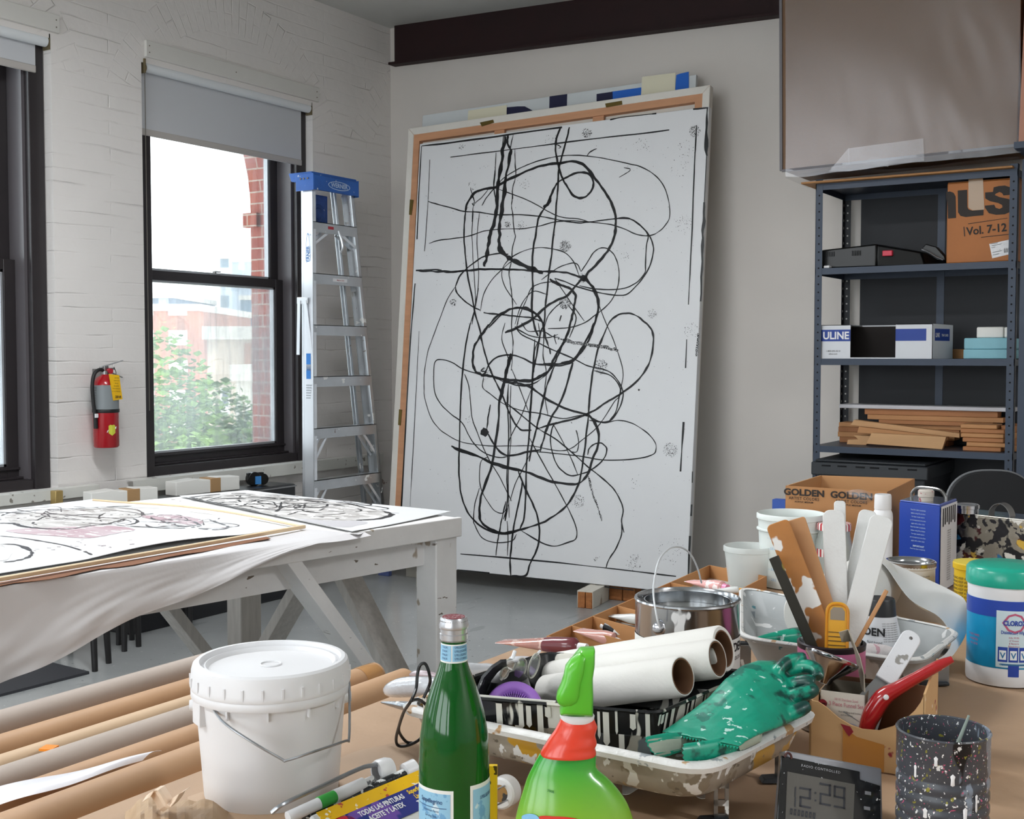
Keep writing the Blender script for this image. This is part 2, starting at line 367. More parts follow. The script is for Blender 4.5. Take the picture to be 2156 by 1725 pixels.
# ------------------------------------------------- windows
def glass_mat(name, fog, seed=0):
    m = bpy.data.materials.new(name); m.use_nodes = True; nt = m.node_tree; N = nt.nodes; L = nt.links
    N.remove(N['Principled BSDF']); out = N['Material Output']
    tr = N.new('ShaderNodeBsdfTransparent'); tr.inputs[0].default_value = (.96, .98, .98, 1)
    gl = N.new('ShaderNodeBsdfGlossy'); gl.inputs['Roughness'].default_value = .02
    tl = N.new('ShaderNodeBsdfTranslucent'); tl.inputs[0].default_value = (.24, .26, .27, 1)
    fr = N.new('ShaderNodeFresnel'); fr.inputs[0].default_value = 1.45
    fm = N.new('ShaderNodeMath'); fm.operation = 'MULTIPLY'; L.new(fr.outputs[0], fm.inputs[0]); fm.inputs[1].default_value = .6
    tc = N.new('ShaderNodeTexCoord')
    def nz(sc_, st, off=0, d=4):
        mp = N.new('ShaderNodeMapping'); mp.inputs['Scale'].default_value = st; mp.inputs['Location'].default_value = (off, off, off); L.new(tc.outputs['Object'], mp.inputs[0])
        n = N.new('ShaderNodeTexNoise'); n.inputs['Scale'].default_value = sc_; n.inputs['Detail'].default_value = d; L.new(mp.outputs[0], n.inputs['Vector']); return n.outputs['Fac']
    def rng(s, a, b, c, d):
        r = N.new('ShaderNodeMapRange'); L.new(s, r.inputs[0]); r.inputs[1].default_value = a; r.inputs[2].default_value = b; r.inputs[3].default_value = c; r.inputs[4].default_value = d; return r.outputs[0]
    def mth(op, a, b):
        n = N.new('ShaderNodeMath'); n.operation = op; L.new(a, n.inputs[0])
        if isinstance(b, float): n.inputs[1].default_value = b
        else: L.new(b, n.inputs[1])
        return n.outputs[0]
    if fog:
        big = rng(nz(2.2, (1, 1.6, .9), seed), .35, .62, .12, .62)
        st = rng(nz(26, (1, 1, .07), seed+4, 2), .46, .66, 0, .28)
        sep = N.new('ShaderNodeSeparateXYZ'); L.new(tc.outputs['Object'], sep.inputs[0])
        low = rng(sep.outputs[2], .85, 1.25, .22, 0.0)
        f = mth('MULTIPLY', mth('ADD', mth('ADD', big, st), low), float(fog)); f = mth('MINIMUM', f, .9)
    else:
        f = rng(nz(3, (1, 1, 1)), .3, .7, .04, .12)
    m1 = N.new('ShaderNodeMixShader'); L.new(f, m1.inputs[0]); L.new(tr.outputs[0], m1.inputs[1]); L.new(tl.outputs[0], m1.inputs[2])
    m2 = N.new('ShaderNodeMixShader'); L.new(fm.outputs[0], m2.inputs[0]); L.new(m1.outputs[0], m2.inputs[1]); L.new(gl.outputs[0], m2.inputs[2])
    L.new(m2.outputs[0], out.inputs[0]); return m
M_gfog = glass_mat('fogged_glass', .46); M_gclr = glass_mat('clear_glass', 0)
for n_, (a, b_) in enumerate(WIN):
    a += .004; b_ -= .004; c = (0, a, ZB)
    t = bpy.data.objects.new('window_%d' % (n_+1), None); C.objects.link(t); t.location = (-5.2, a, ZB); t['kind'] = 'structure'
    XF = -5.155
    mb = MB()
    # outer frame: flat casing face, jambs and head, sloped sill
    mb.box(-5.34, XF, a, a+.10, ZB, ZT); mb.box(-5.34, XF, b_-.085, b_, ZB, ZT); mb.box(-5.34, XF, a+.10, b_-.085, ZT-.05, ZT)
    mb.box(-5.40, XF-.012, a+.10, b_-.085, ZB, ZB+.05); mb.box(-5.36, -5.225, a+.10, b_-.085, ZB+.05, ZB+.062)
    mb.build('frame', M_frame, t, world=True, bevel=.003)
    mb = MB(); mb.box(-5.34, -5.19, b_-.102, b_-.085, ZB+.05, ZT-.05); mb.box(-5.34, -5.19, a+.10, a+.117, ZB+.05, ZT-.05)
    mb.build('jamb_liner', M_frame2, t, world=True)
    # lower sash (inner), upper sash (outer)
    def sash(nm, xf, z0, z1, bot, top, gm, gx):
        mb = MB(); ya, yb = a+.118, b_-.103; th = .038; sw = .064
        mb.box(xf-th, xf, ya, ya+sw, z0, z1); mb.box(xf-th, xf, yb-sw, yb, z0, z1)
        mb.box(xf-th, xf, ya+sw, yb-sw, z0, z0+bot); mb.box(xf-th, xf, ya+sw, yb-sw, z1-top, z1)
        if nm == 'lower_sash': mb.box(xf, xf+.014, ya, yb, z0+bot-.018, z0+bot-.006)
        o = mb.build(nm, M_frame, t, world=True, bevel=.0025)
        mb = MB(); g = .012
        for (p, q, r_, s2) in ((ya+sw, ya+sw+g, z0+bot, z1-top), (yb-sw-g, yb-sw, z0+bot, z1-top), (ya+sw, yb-sw, z0+bot, z0+bot+g), (ya+sw, yb-sw, z1-top-g, z1-top)):
            mb.box(xf-th-.004, xf-.010, p, q, r_, s2)
        mb.build('glazing_bead', pm('light_bead', 'a9acb0', rough=.3, metal=.4), o, world=True)
        mb = MB(); mb.box(xf-.024, xf-.020, ya+sw+.004, yb-sw-.004, z0+bot+.004, z1-top-.004); mb.build('pane', gm, o, world=True, smooth=0)
        return o
    sash('lower_sash', -5.262, ZB+.052, 1.872, .062, .052, M_gfog, 0)
    sash('upper_sash', -5.303, 1.826, ZT-.05, .05, .05, M_gclr, 0)
    mb = MB(); ym = (a+b_)/2; mb.box(-5.29, -5.262, ym-.035, ym+.035, 1.872, 1.88); mb.cyl((-5.276, ym, 1.88), (-5.276, ym, 1.893), .012); mb.box(-5.283, -5.265, ym-.005, ym+.04, 1.888, 1.895)
    mb.build('sash_lock', pm('steel_satin', '9a9a9a', rough=.3, metal=1), t, world=True)

# ------------------------------------------------- boards and blinds over the windows
M_blind = pm('blind_fabric', 'c6c8cc', rough=.85, bump=(500, .1, .0005)); bsdf(M_blind).inputs['Subsurface Weight'].default_value = .0
M_tube = pm('blind_roll', 'dfe3e6', rough=.7)
M_nail = pm('nail_head', '6e665c', rough=.5)
for n_, (a, b_) in enumerate(WIN):
    mb = MB(); mb.box(WX, WX+.02, a+.02, b_+.04, 2.985, 3.072); o = mb.build('trim_%d' % (n_+3), M_white, kind='structure', bevel=.002)
    mb = MB()
    for y in (a+.04, (a+b_)/2, b_+.02):
        for z in ((3.01, 3.045) if y != (a+b_)/2 else (3.03,)): mb.cyl((WX+.019, y, z), (WX+.0215, y, z), .0035, seg=8)
    mb.build('nails', M_nail, o)
    drop = {0: (2.59, 2.605), 1: (2.79, 2.79)}.get(n_, (2.6, 2.6))
    names = ['white roller blind half pulled down over the window left of the ladder', 'white roller blind almost fully rolled up over the window at the left edge']
    if n_ > 1: continue
    t = thing('roller_blind', names[n_], 'blind', (WX-.02, (a+b_)/2, 2.95), group='roller blinds on the brick wall')
    ya, yb = a+.035, b_-.012
    mb = MB(); mb.cyl((WX-.025, ya, 2.94), (WX-.025, yb, 2.94), .027, seg=24); mb.build('roller_tube', M_tube, t, world=True)
    z0, z1 = drop
    mb = MB(); mb.box(WX-.0505, WX-.0495, ya, yb-.04, z0+.02, 2.945); mb.build('fabric', M_blind, t, world=True, smooth=0)
    mb = MB(); mb.box(WX-.056, WX-.044, ya, yb-.04, z0-.008, z0+.028); mb.build('hem_bar', pm('blind_hem', 'b5b0ac', rough=.8), t, world=True, bevel=.004)
    for k in (0, 1):
        mb = MB(); mb.box(WX-.05, WX+.01-.01*k, (ya-.022, yb+.003)[k], (ya-.012, yb+.01)[k], 2.90, 2.975); k or mb.cyl((WX-.02, ya-.014, 2.93), (WX-.02, ya, 2.93), .024); mb.build('bracket', pm('old_brass', '8a7d62', rough=.45, metal=.6), t, world=True)
    mb = MB(); mb.tube([(WX-.005, ya-.008, 2.92), (WX-.005, ya-.007, 2.0), (WX-.005, ya-.007, 1.1)], .0022, n=1); mb.build('pull_chain', pm('chain_grey', '77736c', rough=.4, metal=.5), t, world=True)
    mb = MB(); mb.box(WX-.075, WX-.002, ya-.02, yb+.01, 2.966, 2.985); mb.build('dark_strip', M_frame, t, world=True)  # dark strip between the board and the blind roll

# ------------------------------------------------- lamps added out of view to brighten the room
for k, (x, y) in enumerate([(-2.9, 2.6), (2.6, 1.2), (-2.7, -.8)]):
    t = thing('added_lamp', 'long white lamp added out of view to brighten the room', 'added lamp', (x, y, 3.2), group='lamps added out of view')
    mb = MB(); mb.box(-.7, .7, -.09, .09, .03, .09); mb.build('housing', M_white, t, bevel=.01)
    mb = MB(); mb.box(-.68, .68, -.07, .07, .02, .03); mb.build('diffuser', pm('added_lamp_diffuser', 'ffffff', rough=.5, emit=3), t)
    for sx in (-.5, .5):
        mb = MB(); mb.cyl((sx, 0, .09), (sx, 0, .24+.036*0), .004); mb.build('hanger', M_nail, t)
    ld = bpy.data.lights.new('added_fill_light', 'AREA'); ld.shape = 'RECTANGLE'; ld.size = 1.3; ld.size_y = .3; ld.energy = LAMP = 42; ld.color = (.95, .975, 1)
    lo = bpy.data.objects.new('added_fill_light', ld); C.objects.link(lo); lo.location = (0, 0, 0); lo.parent = t
# ================================================================= outside: trees and buildings
def fac_mat(name, wall, win, cw, ch, fx=.45, fz=.5, blind='d8d8d2'):
    """windowed facade: local y = along, z = up"""
    m = pm(name, wall, rough=.9, var=.08, vscale=.4); nt = m.node_tree; N = nt.nodes; L = nt.links; b = bsdf(m); tc = N.new('ShaderNodeTexCoord')
    sep = N.new('ShaderNodeSeparateXYZ'); L.new(tc.outputs['Object'], sep.inputs[0])
    def band(s, w_, f, off):
        a = N.new('ShaderNodeMath'); a.operation = 'ADD'; L.new(s, a.inputs[0]); a.inputs[1].default_value = off
        q = N.new('ShaderNodeMath'); q.operation = 'FLOORED_MODULO'; L.new(a.outputs[0], q.inputs[0]); q.inputs[1].default_value = w_
        g = N.new('ShaderNodeMath'); g.operation = 'LESS_THAN'; L.new(q.outputs[0], g.inputs[0]); g.inputs[1].default_value = w_*f; return g.outputs[0]
    mu = N.new('ShaderNodeMath'); mu.operation = 'MULTIPLY'; L.new(band(sep.outputs[0], cw, fx, 500.2), mu.inputs[0]); L.new(band(sep.outputs[2], ch, fz, 500.6), mu.inputs[1])
    mx = N.new('ShaderNodeMix'); mx.data_type = 'RGBA'; old = b.inputs['Base Color'].links[0].from_socket
    L.new(mu.outputs[0], mx.inputs[0]); L.new(old, mx.inputs[6]); mx.inputs[7].default_value = srgb(win); L.new(mx.outputs[2], b.inputs['Base Color']); return m
def building(name, label, x0, x1, ytop, D, depth, mat, zb=-12, roof=None):
    a = PD(x0, ytop, D); b_ = PD(x1, ytop, D); zt = a.z; ang = math.atan2(b_.y-a.y, b_.x-a.x); wdt = (V((b_.x, b_.y))-V((a.x, a.y))).length
    t = thing(name, label, 'building', (a.x, a.y, zb), ang)
    mb = MB(); mb.box(0, wdt, 0, depth, 0, zt-zb); mb.build('wall', mat, t, smooth=0)
    mb = MB(); mb.box(-.1, wdt+.1, -.15, depth+.1, zt-zb, zt-zb+.35); mb.build('parapet', roof or pm('pale_coping', 'cfc8bd', rough=.9), t, smooth=0)
    return t, wdt, zt-zb
M_fbrick = fac_mat('far_brick_facade', 'a9735f', 'e6ddd5', 1.7, 1.5, .55, .5)
building('apartment_building', 'distant red brick apartment block with rows of pale windows', 300, 418, 655, 60, 12, M_fbrick)
building('dark_apartment_building', 'distant slate grey building rising above the brick apartment block', 316, 365, 628, 85, 12, fac_mat('far_slate_facade', '66707e', '98a2ae', 1.6, 2.2))
building('white_tower', 'pale white tower with one dark window on the skyline', 463, 498, 545, 150, 16, fac_mat('far_white_facade', 'c4cad0', '7e8a92', 4.5, 5, .4, .3))
building('grey_tower', 'pale blue grey office tower beside the white tower on the skyline', 488, 545, 552, 140, 14, fac_mat('far_grey_facade', 'a2abb6', 'b9c1ca', 1.5, 2.0))
building('glass_tower', 'hazy blue gridded tower behind the red brick window reveal', 506, 560, 632, 90, 14, fac_mat('far_glass_facade', '6f8291', '93a5b0', 1.5, 1.9))
t, wd, hh = building('rowhouse', 'beige rowhouse with a window air conditioner seen through the lower sash', 436, 560, 715, 32, 8, pm('tan_stucco', 'b9a999', rough=.9, var=.08))
mb = MB(); mb.box(1.0, wd-.1, -.02, .02, hh-1.1, hh-.1); mb.build('brick_band', pm('band_brick', 'a17a68', rough=.9), t)
for i, (x, z) in enumerate([(.35, 2.0), (1.02, 1.95), (1.3, 2.0)]):
    z = hh-z
    mb = MB(); mb.box(x, x+.42 if i else x+.25, -.03, .02, z, z+.7); o = mb.build('window', pm('far_window_frame', 'd9d9d4'), t)
    mb = MB(); mb.box(x+.05, x+(.37 if i else .2), -.04, -.03, z+.2, z+.65); mb.build('pane', pm('far_pane', '59626b', rough=.2), o)
    if i: mb = MB(); mb.box(x+.06, x+.36, -.2, -.03, z, z+.18); mb.build('air_conditioner', pm('ac_white', 'e6e6e6'), o)
building('garage_wall', 'low pale garage wall below the rowhouse', 497, 575, 802, 26, 3, pm('pale_block', 'c9c2b6', rough=.9))
random.seed(3)
M_leaf = [pm('leaf_%s' % n, c, rough=.55, var=.45, vscale=1.4) for n, c in (('light', '7b9f45'), ('mid', '62843c'), ('blue', '6c8a62'))]
M_bark = pm('bark', '5a4c40', rough=.9)
def tree(label, px, py, D, rad, h, mi, n):
    c = PD(px, py, D); zb = -12
    t = thing('leafy_tree', label, 'tree', (c.x, c.y, zb), group='trees outside the window')
    mb = MB()
    for k in range(n):
        d = V((random.gauss(0, 1), random.gauss(0, 1), random.gauss(0, 1))).normalized()
        r_ = (random.random()**.35)
        p = V((d.x*rad*r_, d.y*rad*r_, c.z-zb-h+d.z*h*r_))
        q = 1+.28*mnoise.noise(p*.8); p = V((p.x*q, p.y*q, p.z))
        s = random.uniform(.07, .15)*(D/16)**.5
        m = TR(p) @ RZ(random.uniform(0, 6.3)) @ RX(random.uniform(-1.2, 1.2))
        mb.add([(-s*.5, 0, 0), (0, -s*.35, 0), (s*.6, 0, s*.1), (0, s*.35, 0)], [(0, 1, 2, 3)], m)
    mb.build('crown', M_leaf[mi], t, smooth=0)
    mb = MB(); mb.tube([(0, 0, 0), (.1, 0, (c.z-zb)*.5), (0, .1, c.z-zb-h*.6)], lambda q: .22-.14*q); mb.build('trunk', M_bark, t)
tree('tall light green tree at the left of the lower sash', 322, 672, 15, 1.15, 3.2, 0, 9000)
tree('mid green tree in the middle of the lower sash', 405, 770, 17, 1.5, 2.6, 1, 9000)
tree('greyish green tree low behind the fogged glass', 470, 830, 19, 1.8, 2.4, 2, 9000)
tree('small bushy tree beside the red brick reveal', 545, 880, 16, 1.1, 1.6, 1, 6000)
tree('broad green tree filling the foot of the lower sash', 400, 905, 13, 1.7, 2.4, 0, 9000)

# ================================================================= the large line painting and the canvases behind it
M_canvas = pm('white_gesso', 'dfe0e2', rough=.32, var=.015, bump=(60, .08, .0008))
M_black = pm('black_paint_line', '141518', rough=.35, var=.3)
M_dryblk = pm('dry_black_paint', '17181b', rough=.5, spots=[('dfe0e2', 240, .56)])
M_fold = pm('folded_canvas', 'dcd8d0', rough=.8, var=.06, bump=(90, .3, .001))
M_pine = pm('stretcher_pine', 'c9946f', rough=.6, var=.14, vscale=3, stretch=(1, 1, 8))
M_brass = pm('brass_plate', '6b5a2c', rough=.45, metal=.7)
BL = PZ(837, 1188, .10); BR = PZ(1446, 1250, .10); TL = PY(884, 303, 6.09); TRr = PY(1493, 224, 6.21)
ux = (BR-BL).normalized(); uz = (TL-BL); uz = (uz-ux*uz.dot(ux)).normalized(); nn = uz.cross(ux).normalized()
if nn.dot(O-BL) < 0: nn = -nn
BR = PP(1446, 1250, BL, nn); TL = PP(884, 303, BL, nn); TRr = PP(1493, 224, BL, nn)
def quadbox(p, th, n=None):
    """p: four front corners BL BR TR TL, box grows behind them"""
    n = nn if n is None else n; b_ = [q-n*th for q in p]
    return [b_[0], b_[1], p[1], p[0], b_[3], b_[2], p[2], p[3]]
t = thing('line_painting', 'large white painting of looping black lines leaning on wood blocks', 'painting', BL)
mb = MB(); mb.hexa(quadbox([BL, BR, TRr, TL], .045)); mb.build('canvas', M_canvas, t, world=True, bevel=.003)
def onp(x, y, lift=.0012): return PP(x, y, BL, nn)+nn*lift
def A(p): return (p[0]/2.875+820, p[1]/2.875+120)
def stroke(mb, pts, wpx, rough=.35, gap=0, seedk=0, kx=6, raw=False):
    P = [onp(*(p if raw else A(p))) for p in pts]
    P = spline(P, kx); L_ = 0; w0 = wpx/2512*6.1
    # resample evenly
    Q = [P[0]]
    for p in P[1:]:
        if (p-Q[-1]).length > .006: Q.append(p)
    if len(Q) < 2: return
    vs = []; run = []
    for i, p in enumerate(Q):
        d = (Q[min(i+1, len(Q)-1)]-Q[max(i-1, 0)]).normalized(); s = nn.cross(d)
        k = mnoise.noise(V((i*.35, seedk*7.7, 0))); k2 = mnoise.noise(V((i*.35, seedk*7.7, 9)))
        e = min(1, (i+1)/3, (len(Q)-i)/3)
        a = w0/2*(1+rough*1.4*k)*(.35+.65*e); b_ = w0/2*(1+rough*1.4*k2)*(.35+.65*e)
        if gap and mnoise.noise(V((i*.16, seedk*3.1, 4))) > gap:
            if len(run) > 1: emit(mb, run)
            run = []; continue
        run.append((p+s*a, p-s*b_))
    if len(run) > 1: emit(mb, run)
def emit(mb, run):
    n = len(run); mb.add([q for r_ in run for q in r_], [(2*i, 2*i+1, 2*i+3, 2*i+2) for i in range(n-1)])
def b(*pts): return [(x, y+1610) for x, y in pts]
S = [
 (7, [(700,480),(685,600),(665,720),(655,800),(650,900),(640,980),(615,1060),(600,1130),(590,1200),(575,1270)], .7, 0),
 (2, [(690,480),(676,640),(662,760),(655,880)], .8, 0),
 (7.5, [(735,560),(722,640),(705,740),(695,830),(680,920),(672,1000),(665,1080),(665,1150),(700,1195),(735,1225),(790,1255),(880,1290),(930,1310)], .6, 0),
 (4, [(720,470),(715,520),(735,560)], .6, 0),
 (1.6, [(750,470),(735,540),(715,690)], .4, 0), (2, [(645,580),(640,700),(632,780),(640,850)], .5, 0),
 (1.6, [(760,560),(762,650),(765,720),(745,800),(745,850),(740,900),(748,960),(755,1050),(762,1090),(745,1160),(740,1230),(725,1300),(730,1360),(740,1430),(745,1510),(740,1640),(748,1720),(745,1800),(738,1900)], .6, 0),
 (4, [(745,830),(745,860)], .3, 0),
 (3.6, [(1035,430),(1010,500),(1005,560),(1015,620),(1030,680),(1050,740),(1080,790),(1110,835),(1150,855),(1190,845),(1225,805),(1235,760),(1215,715),(1170,700),(1120,705),(1070,730),(1020,760),(995,800),(975,850),(950,900),(925,935),(905,970),(895,1010),(885,1080),(870,1170),(865,1280),(868,1380),(862,1480),(865,1560),(880,1640),(900,1690)], .3, 0),
 (6, [(985,830),(960,880),(935,915)], .7, 0),
 (3.2, [(1090,425),(1075,490),(1045,600),(1025,690),(1020,790),(1010,900),(1005,990),(990,1100),(980,1210),(965,1310),(955,1420),(945,1500),(935,1620)]+b((915,60),(890,200),(870,300),(860,460),(850,600),(845,700),(830,850),(825,1050),(815,1180),(790,1250)), .3, 0),
 (4.5, b((790,1250),(700,1275),(620,1250),(560,1210),(545,1150),(555,1050),(590,950),(620,860),(640,740),(660,600),(665,480),(690,380),(715,280),(735,185)), .35, 0),
 (4.6, [(460,935),(470,890),(510,830),(570,800),(640,790),(700,755),(780,715),(870,675),(960,650),(1030,645),(1100,632),(1160,645),(1210,690),(1260,755),(1310,825),(1345,890),(1368,970),(1368,1030),(1360,1090),(1330,1160),(1290,1215),(1240,1270),(1200,1310),(1180,1340),(1150,1360),(1080,1440),(1000,1480),(940,1520),(880,1575),(830,1610),(760,1645),(700,1670)], .3, 0),
 (3, [(460,935),(455,1000),(452,1100),(460,1200),(475,1330),(500,1450),(520,1560),(545,1640),(560,1720),(580,1800),(605,1880),(640,1960),(680,2040),(720,2140),(760,2220),(800,2258),(860,2260)], .35, 0),
 (1.8, [(235,875),(300,895),(380,915),(450,935),(540,940),(640,955),(780,955),(880,962),(940,970),(1040,990),(1140,1005),(1210,1000),(1320,985),(1400,978),(1470,985),(1530,1030),(1565,1080),(1555,1150),(1550,1260),(1545,1310),(1490,1370),(1400,1405),(1250,1405),(1150,1385)], .3, 0),
 (1.5, [(240,1130),(300,1110),(400,1098),(480,1085),(570,1055),(680,1042),(800,1040),(900,1025),(1000,1000),(1100,992),(1210,1000),(1340,1015),(1430,1045),(1500,1075),(1570,1082),(1620,1065),(1665,1025),(1697,965),(1690,870),(1660,780),(1600,710),(1520,665),(1440,645),(1300,615),(1200,600),(1100,595),(1000,605),(900,630),(820,660),(760,690),(690,735),(640,790),(590,850),(560,900)], .3, 0),
 (1.8, [(1195,600),(1215,575),(1255,555)], .4, 0), (1.4, [(660,800),(740,830),(820,860),(900,900),(960,935),(1040,970),(1140,980),(1210,1000)], .3, 0),
 (1.8, [(1370,980),(1430,972),(1490,1000),(1540,1040),(1575,1085),(1598,1150),(1590,1220),(1560,1300),(1500,1380),(1430,1440),(1340,1440),(1240,1420),(1150,1395),(1060,1360),(1000,1340)], .3, 0),
 (3.6, [(160,1292),(250,1297),(320,1300),(400,1298),(500,1290),(580,1285),(700,1288),(800,1290),(900,1298),(980,1300),(1060,1305),(1130,1325),(1180,1345),(1225,1385),(1255,1440),(1268,1500),(1255,1570),(1235,1640),(1215,1700),(1180,1760),(1130,1820),(1080,1850),(1000,1860),(930,1855)], .5, 0),
 (2.5, [(160,1295),(280,1288),(360,1306),(440,1295)], .4, 0), (3, [(1190,1330),(1230,1400),(1250,1450),(1262,1520),(1240,1620),(1200,1700),(1160,1770),(1110,1835),(1040,1850)], .5, 0),
 (2.4, [(400,1390),(430,1320),(500,1255),(570,1210),(650,1190),(720,1195)], .4, 0), (2.4, [(400,1390),(410,1430),(470,1490),(540,1530),(580,1550),(680,1560),(760,1570),(860,1580),(930,1605)], .5, .2),
 (1.6, [(1160,1300),(1200,1240),(1240,1180),(1290,1155),(1340,1175),(1375,1230),(1390,1310),(1380,1400),(1340,1480),(1290,1530),(1250,1560),(1180,1610),(1080,1640),(960,1645)], .3, 0),
 (3.6, [(560,1720),(555,1690),(590,1640),(640,1580),(700,1540),(780,1520),(840,1525),(900,1570),(930,1610),(945,1700),(960,1740),(975,1800)], .5, 0),
 (3, [(600,1640),(680,1560),(760,1520),(830,1530),(890,1560),(935,1620)], .5, 0),
 (4.6, b((600,10),(560,70),(520,130),(505,200),(510,270),(545,310),(600,320),(680,340),(780,350),(860,350),(920,320),(970,280),(1000,210),(1030,160),(1060,110),(1085,50),(1095,0),(1110,-50),(1120,-110),(1125,-170),(1090,-210),(1030,-230),(970,-265)), .6, 0),
 (3, b((590,310),(680,345),(760,375),(850,375),(930,330),(980,270),(1010,220),(1050,130),(1080,60)), .7, 0),
 (2, b((640,330),(720,365),(800,345),(900,340),(960,290)), .8, 0),
 (5.5, b((1020,95),(1100,115),(1180,130),(1260,140),(1340,155),(1385,170)), .8, 0),
 (2.4, b((570,315),(590,280),(610,240),(660,205),(730,195),(800,210),(870,245),(950,255),(1040,260),(1110,235),(1150,180),(1190,110),(1220,50),(1235,0)), .4, 0),
 (1.5, b((600,260),(640,215),(700,195),(760,200)), .4, 0),
 (1.7, b((570,320),(540,310),(445,280),(380,240),(310,222),(275,240),(268,320),(275,420),(310,490),(370,550),(440,605),(480,680),(520,740),(580,790),(660,815),(720,810)), .3, 0),
 (1.2, [(400,1390),(350,1470),(300,1600),(255,1720)]+b((232,180),(212,300),(210,400),(215,460),(250,570),(300,640),(370,690),(450,725),(600,745),(740,745),(860,745),(960,765),(1040,775),(1100,760),(1160,715),(1250,640),(1310,560),(1360,480),(1395,440),(1405,380),(1415,300),(1390,200),(1350,90),(1310,0),(1268,-110)), .3, 0),
 (3, b((1205,550),(1215,420),(1235,280),(1260,170),(1290,90),(1330,0),(1370,-40),(1420,-57),(1480,-50),(1540,-10),(1585,41),(1598,110),(1580,220),(1540,300),(1480,370),(1400,430),(1330,470),(1270,510),(1205,550),(1120,580),(1000,610),(900,640)), .35, 0),
 (3.2, b((490,0),(465,120),(445,280),(435,400),(428,560),(425,700),(420,840),(425,970),(445,1080),(490,1170),(560,1235),(640,1270),(720,1275),(800,1250),(900,1220),(980,1180),(1060,1120),(1110,1050),(1150,960),(1170,850),(1190,700),(1205,550)), .35, 0),
 (1.6, [(500,1620),(520,1500),(540,1400)]+[], .3, 0),
 (1.4, b((455,310),(480,380),(490,470),(500,570),(530,660),(570,760),(610,840),(660,920),(700,1000),(740,1080)), .3, 0),
 (7, b((735,185),(720,250),(700,330),(685,400),(670,470)), .4, 0),
 (2.6, b((612,495),(600,560),(590,640)), .4, 0), (3.6, b((595,670),(630,730),(680,790),(740,805),(820,785),(915,768)), .3, 0),
 (3.8, b((375,745),(440,780),(540,810),(620,850),(700,875),(800,895),(900,930),(1000,965),(1100,978),(1160,965),(1205,910),(1230,830),(1260,745),(1265,660),(1240,600),(1200,560),(1100,530),(980,480),(870,400),(800,370),(720,360)), .5, 0),
 (2.2, b((400,755),(500,790),(600,835),(700,865),(820,905)), .5, 0),
 (2, b((1200,800),(1210,760),(1240,735),(1280,728),(1315,760),(1300,820),(1250,870),(1190,905),(1100,925),(1040,890),(1000,830),(975,720),(985,640),(1010,600)), .3, 0),
 (1.5, b((880,780),(1000,790),(1140,805),(1300,830),(1480,825),(1590,800),(1615,760),(1600,710),(1540,650),(1460,605),(1380,590),(1290,605),(1180,560),(1050,580),(920,550),(800,530),(700,495),(610,430),(565,390),(570,330)), .3, 0),
 (1.9, b((1210,590),(1280,600),(1340,590),(1390,520),(1415,440),(1400,380),(1350,310),(1290,280),(1200,260),(1100,210),(980,160),(880,110),(800,70),(760,20)), .3, 0),
 (1.9, b((1330,595),(1370,540),(1390,450),(1395,390),(1340,320),(1240,290)), .3, 0),
 (1.4, b((740,280),(790,400),(850,560)), .3, 0), (1.7, b((850,700),(930,850),(1010,990),(1090,1140),(1130,1240),(1130,1305),(1080,1330),(1000,1352),(920,1330),(800,1260)), .3, 0),
 (2, b((690,470),(800,560),(900,640),(1000,700),(1100,780),(1200,870),(1300,950),(1360,1010),(1400,1080),(1415,1140),(1405,1200),(1420,1270)), .35, 0),
 (1.9, b((1405,1200),(1405,1280),(1370,1370),(1330,1430),(1310,1485)), .3, 0), (1.3, b((990,610),(1050,720),(1100,820),(1140,920)), .3, 0),
 (3.2, b((780,895),(820,1000),(870,1100),(900,1190),(908,1290),(890,1380),(850,1460),(825,1530),(740,1530)), .35, 0),
 (3.2, b((735,1535),(730,1450),(740,1350),(750,1250),(770,1150),(795,1030),(805,960)), .35, 0),
 (1.3, b((600,810),(555,840),(545,940),(560,1020),(600,1090),(640,1140),(690,1150),(715,1100)), .3, 0),
 (1.5, b((545,1000),(515,1110),(510,1200),(515,1220),(560,1300),(640,1330),(740,1320),(770,1280)), .3, 0),
 (2.4, b((720,370),(715,500),(722,650),(718,800),(712,950),(715,1060),(700,1200)), .6, 0), (1.4, b((735,380),(730,560),(735,700),(722,860),(720,1000),(725,1180)), .5, 0),
 (2, b((645,1410),(655,1320),(665,1270),(680,1190),(705,1080)), .6, 0), (1.5, b((715,1410),(718,1290),(712,1200)), .5, 0),
 (3.6, b((1110,240),(1080,350),(1040,470),(990,560),(950,650),(930,720),(912,780)), .5, 0), (2.6, b((880,100),(870,250),(860,420),(850,560),(845,700)), .3, 0),
 (3.4, b((1000,260),(960,360),(930,470),(910,560),(890,640),(865,740),(845,840)), .45, 0),
 (3, b((1205,930),(1230,1030),(1260,1110),(1285,1200)), .8, .12),
 (1.3, [(770,1500),(700,1390),(680,1300),(720,1230),(800,1180),(900,1155),(1000,1165),(1070,1190),(1120,1250),(1150,1330)], .3, 0),
 (1.3, [(550,1540),(570,1440),(620,1350),(700,1270),(760,1220)], .3, 0), (1.4, [(920,1350),(1000,1290),(1060,1260),(1130,1250),(1160,1300)], .3, 0),
 (1.5, [(1050,1480),(1000,1520),(960,1570),(940,1630),(930,1700)], .3, 0), (1.5, [(1080,1500),(1130,1580),(1090,1700)], .3, 0), (1.6, [(1050,1530),(1030,1600),(1000,1680),(1010,1740)], .5, .1),
 (1.4, [(770,1640),(790,1560),(830,1470),(860,1400),(920,1370),(1000,1360)], .3, 0), (1.4, [(760,1620),(800,1500),(870,1420),(960,1440)], .3, 0),
 (1.3, [(1000,1340),(1080,1460),(1180,1600)], .3, 0), (1.5, [(760,1640),(860,1690),(960,1700),(1020,1680)], .4, 0),
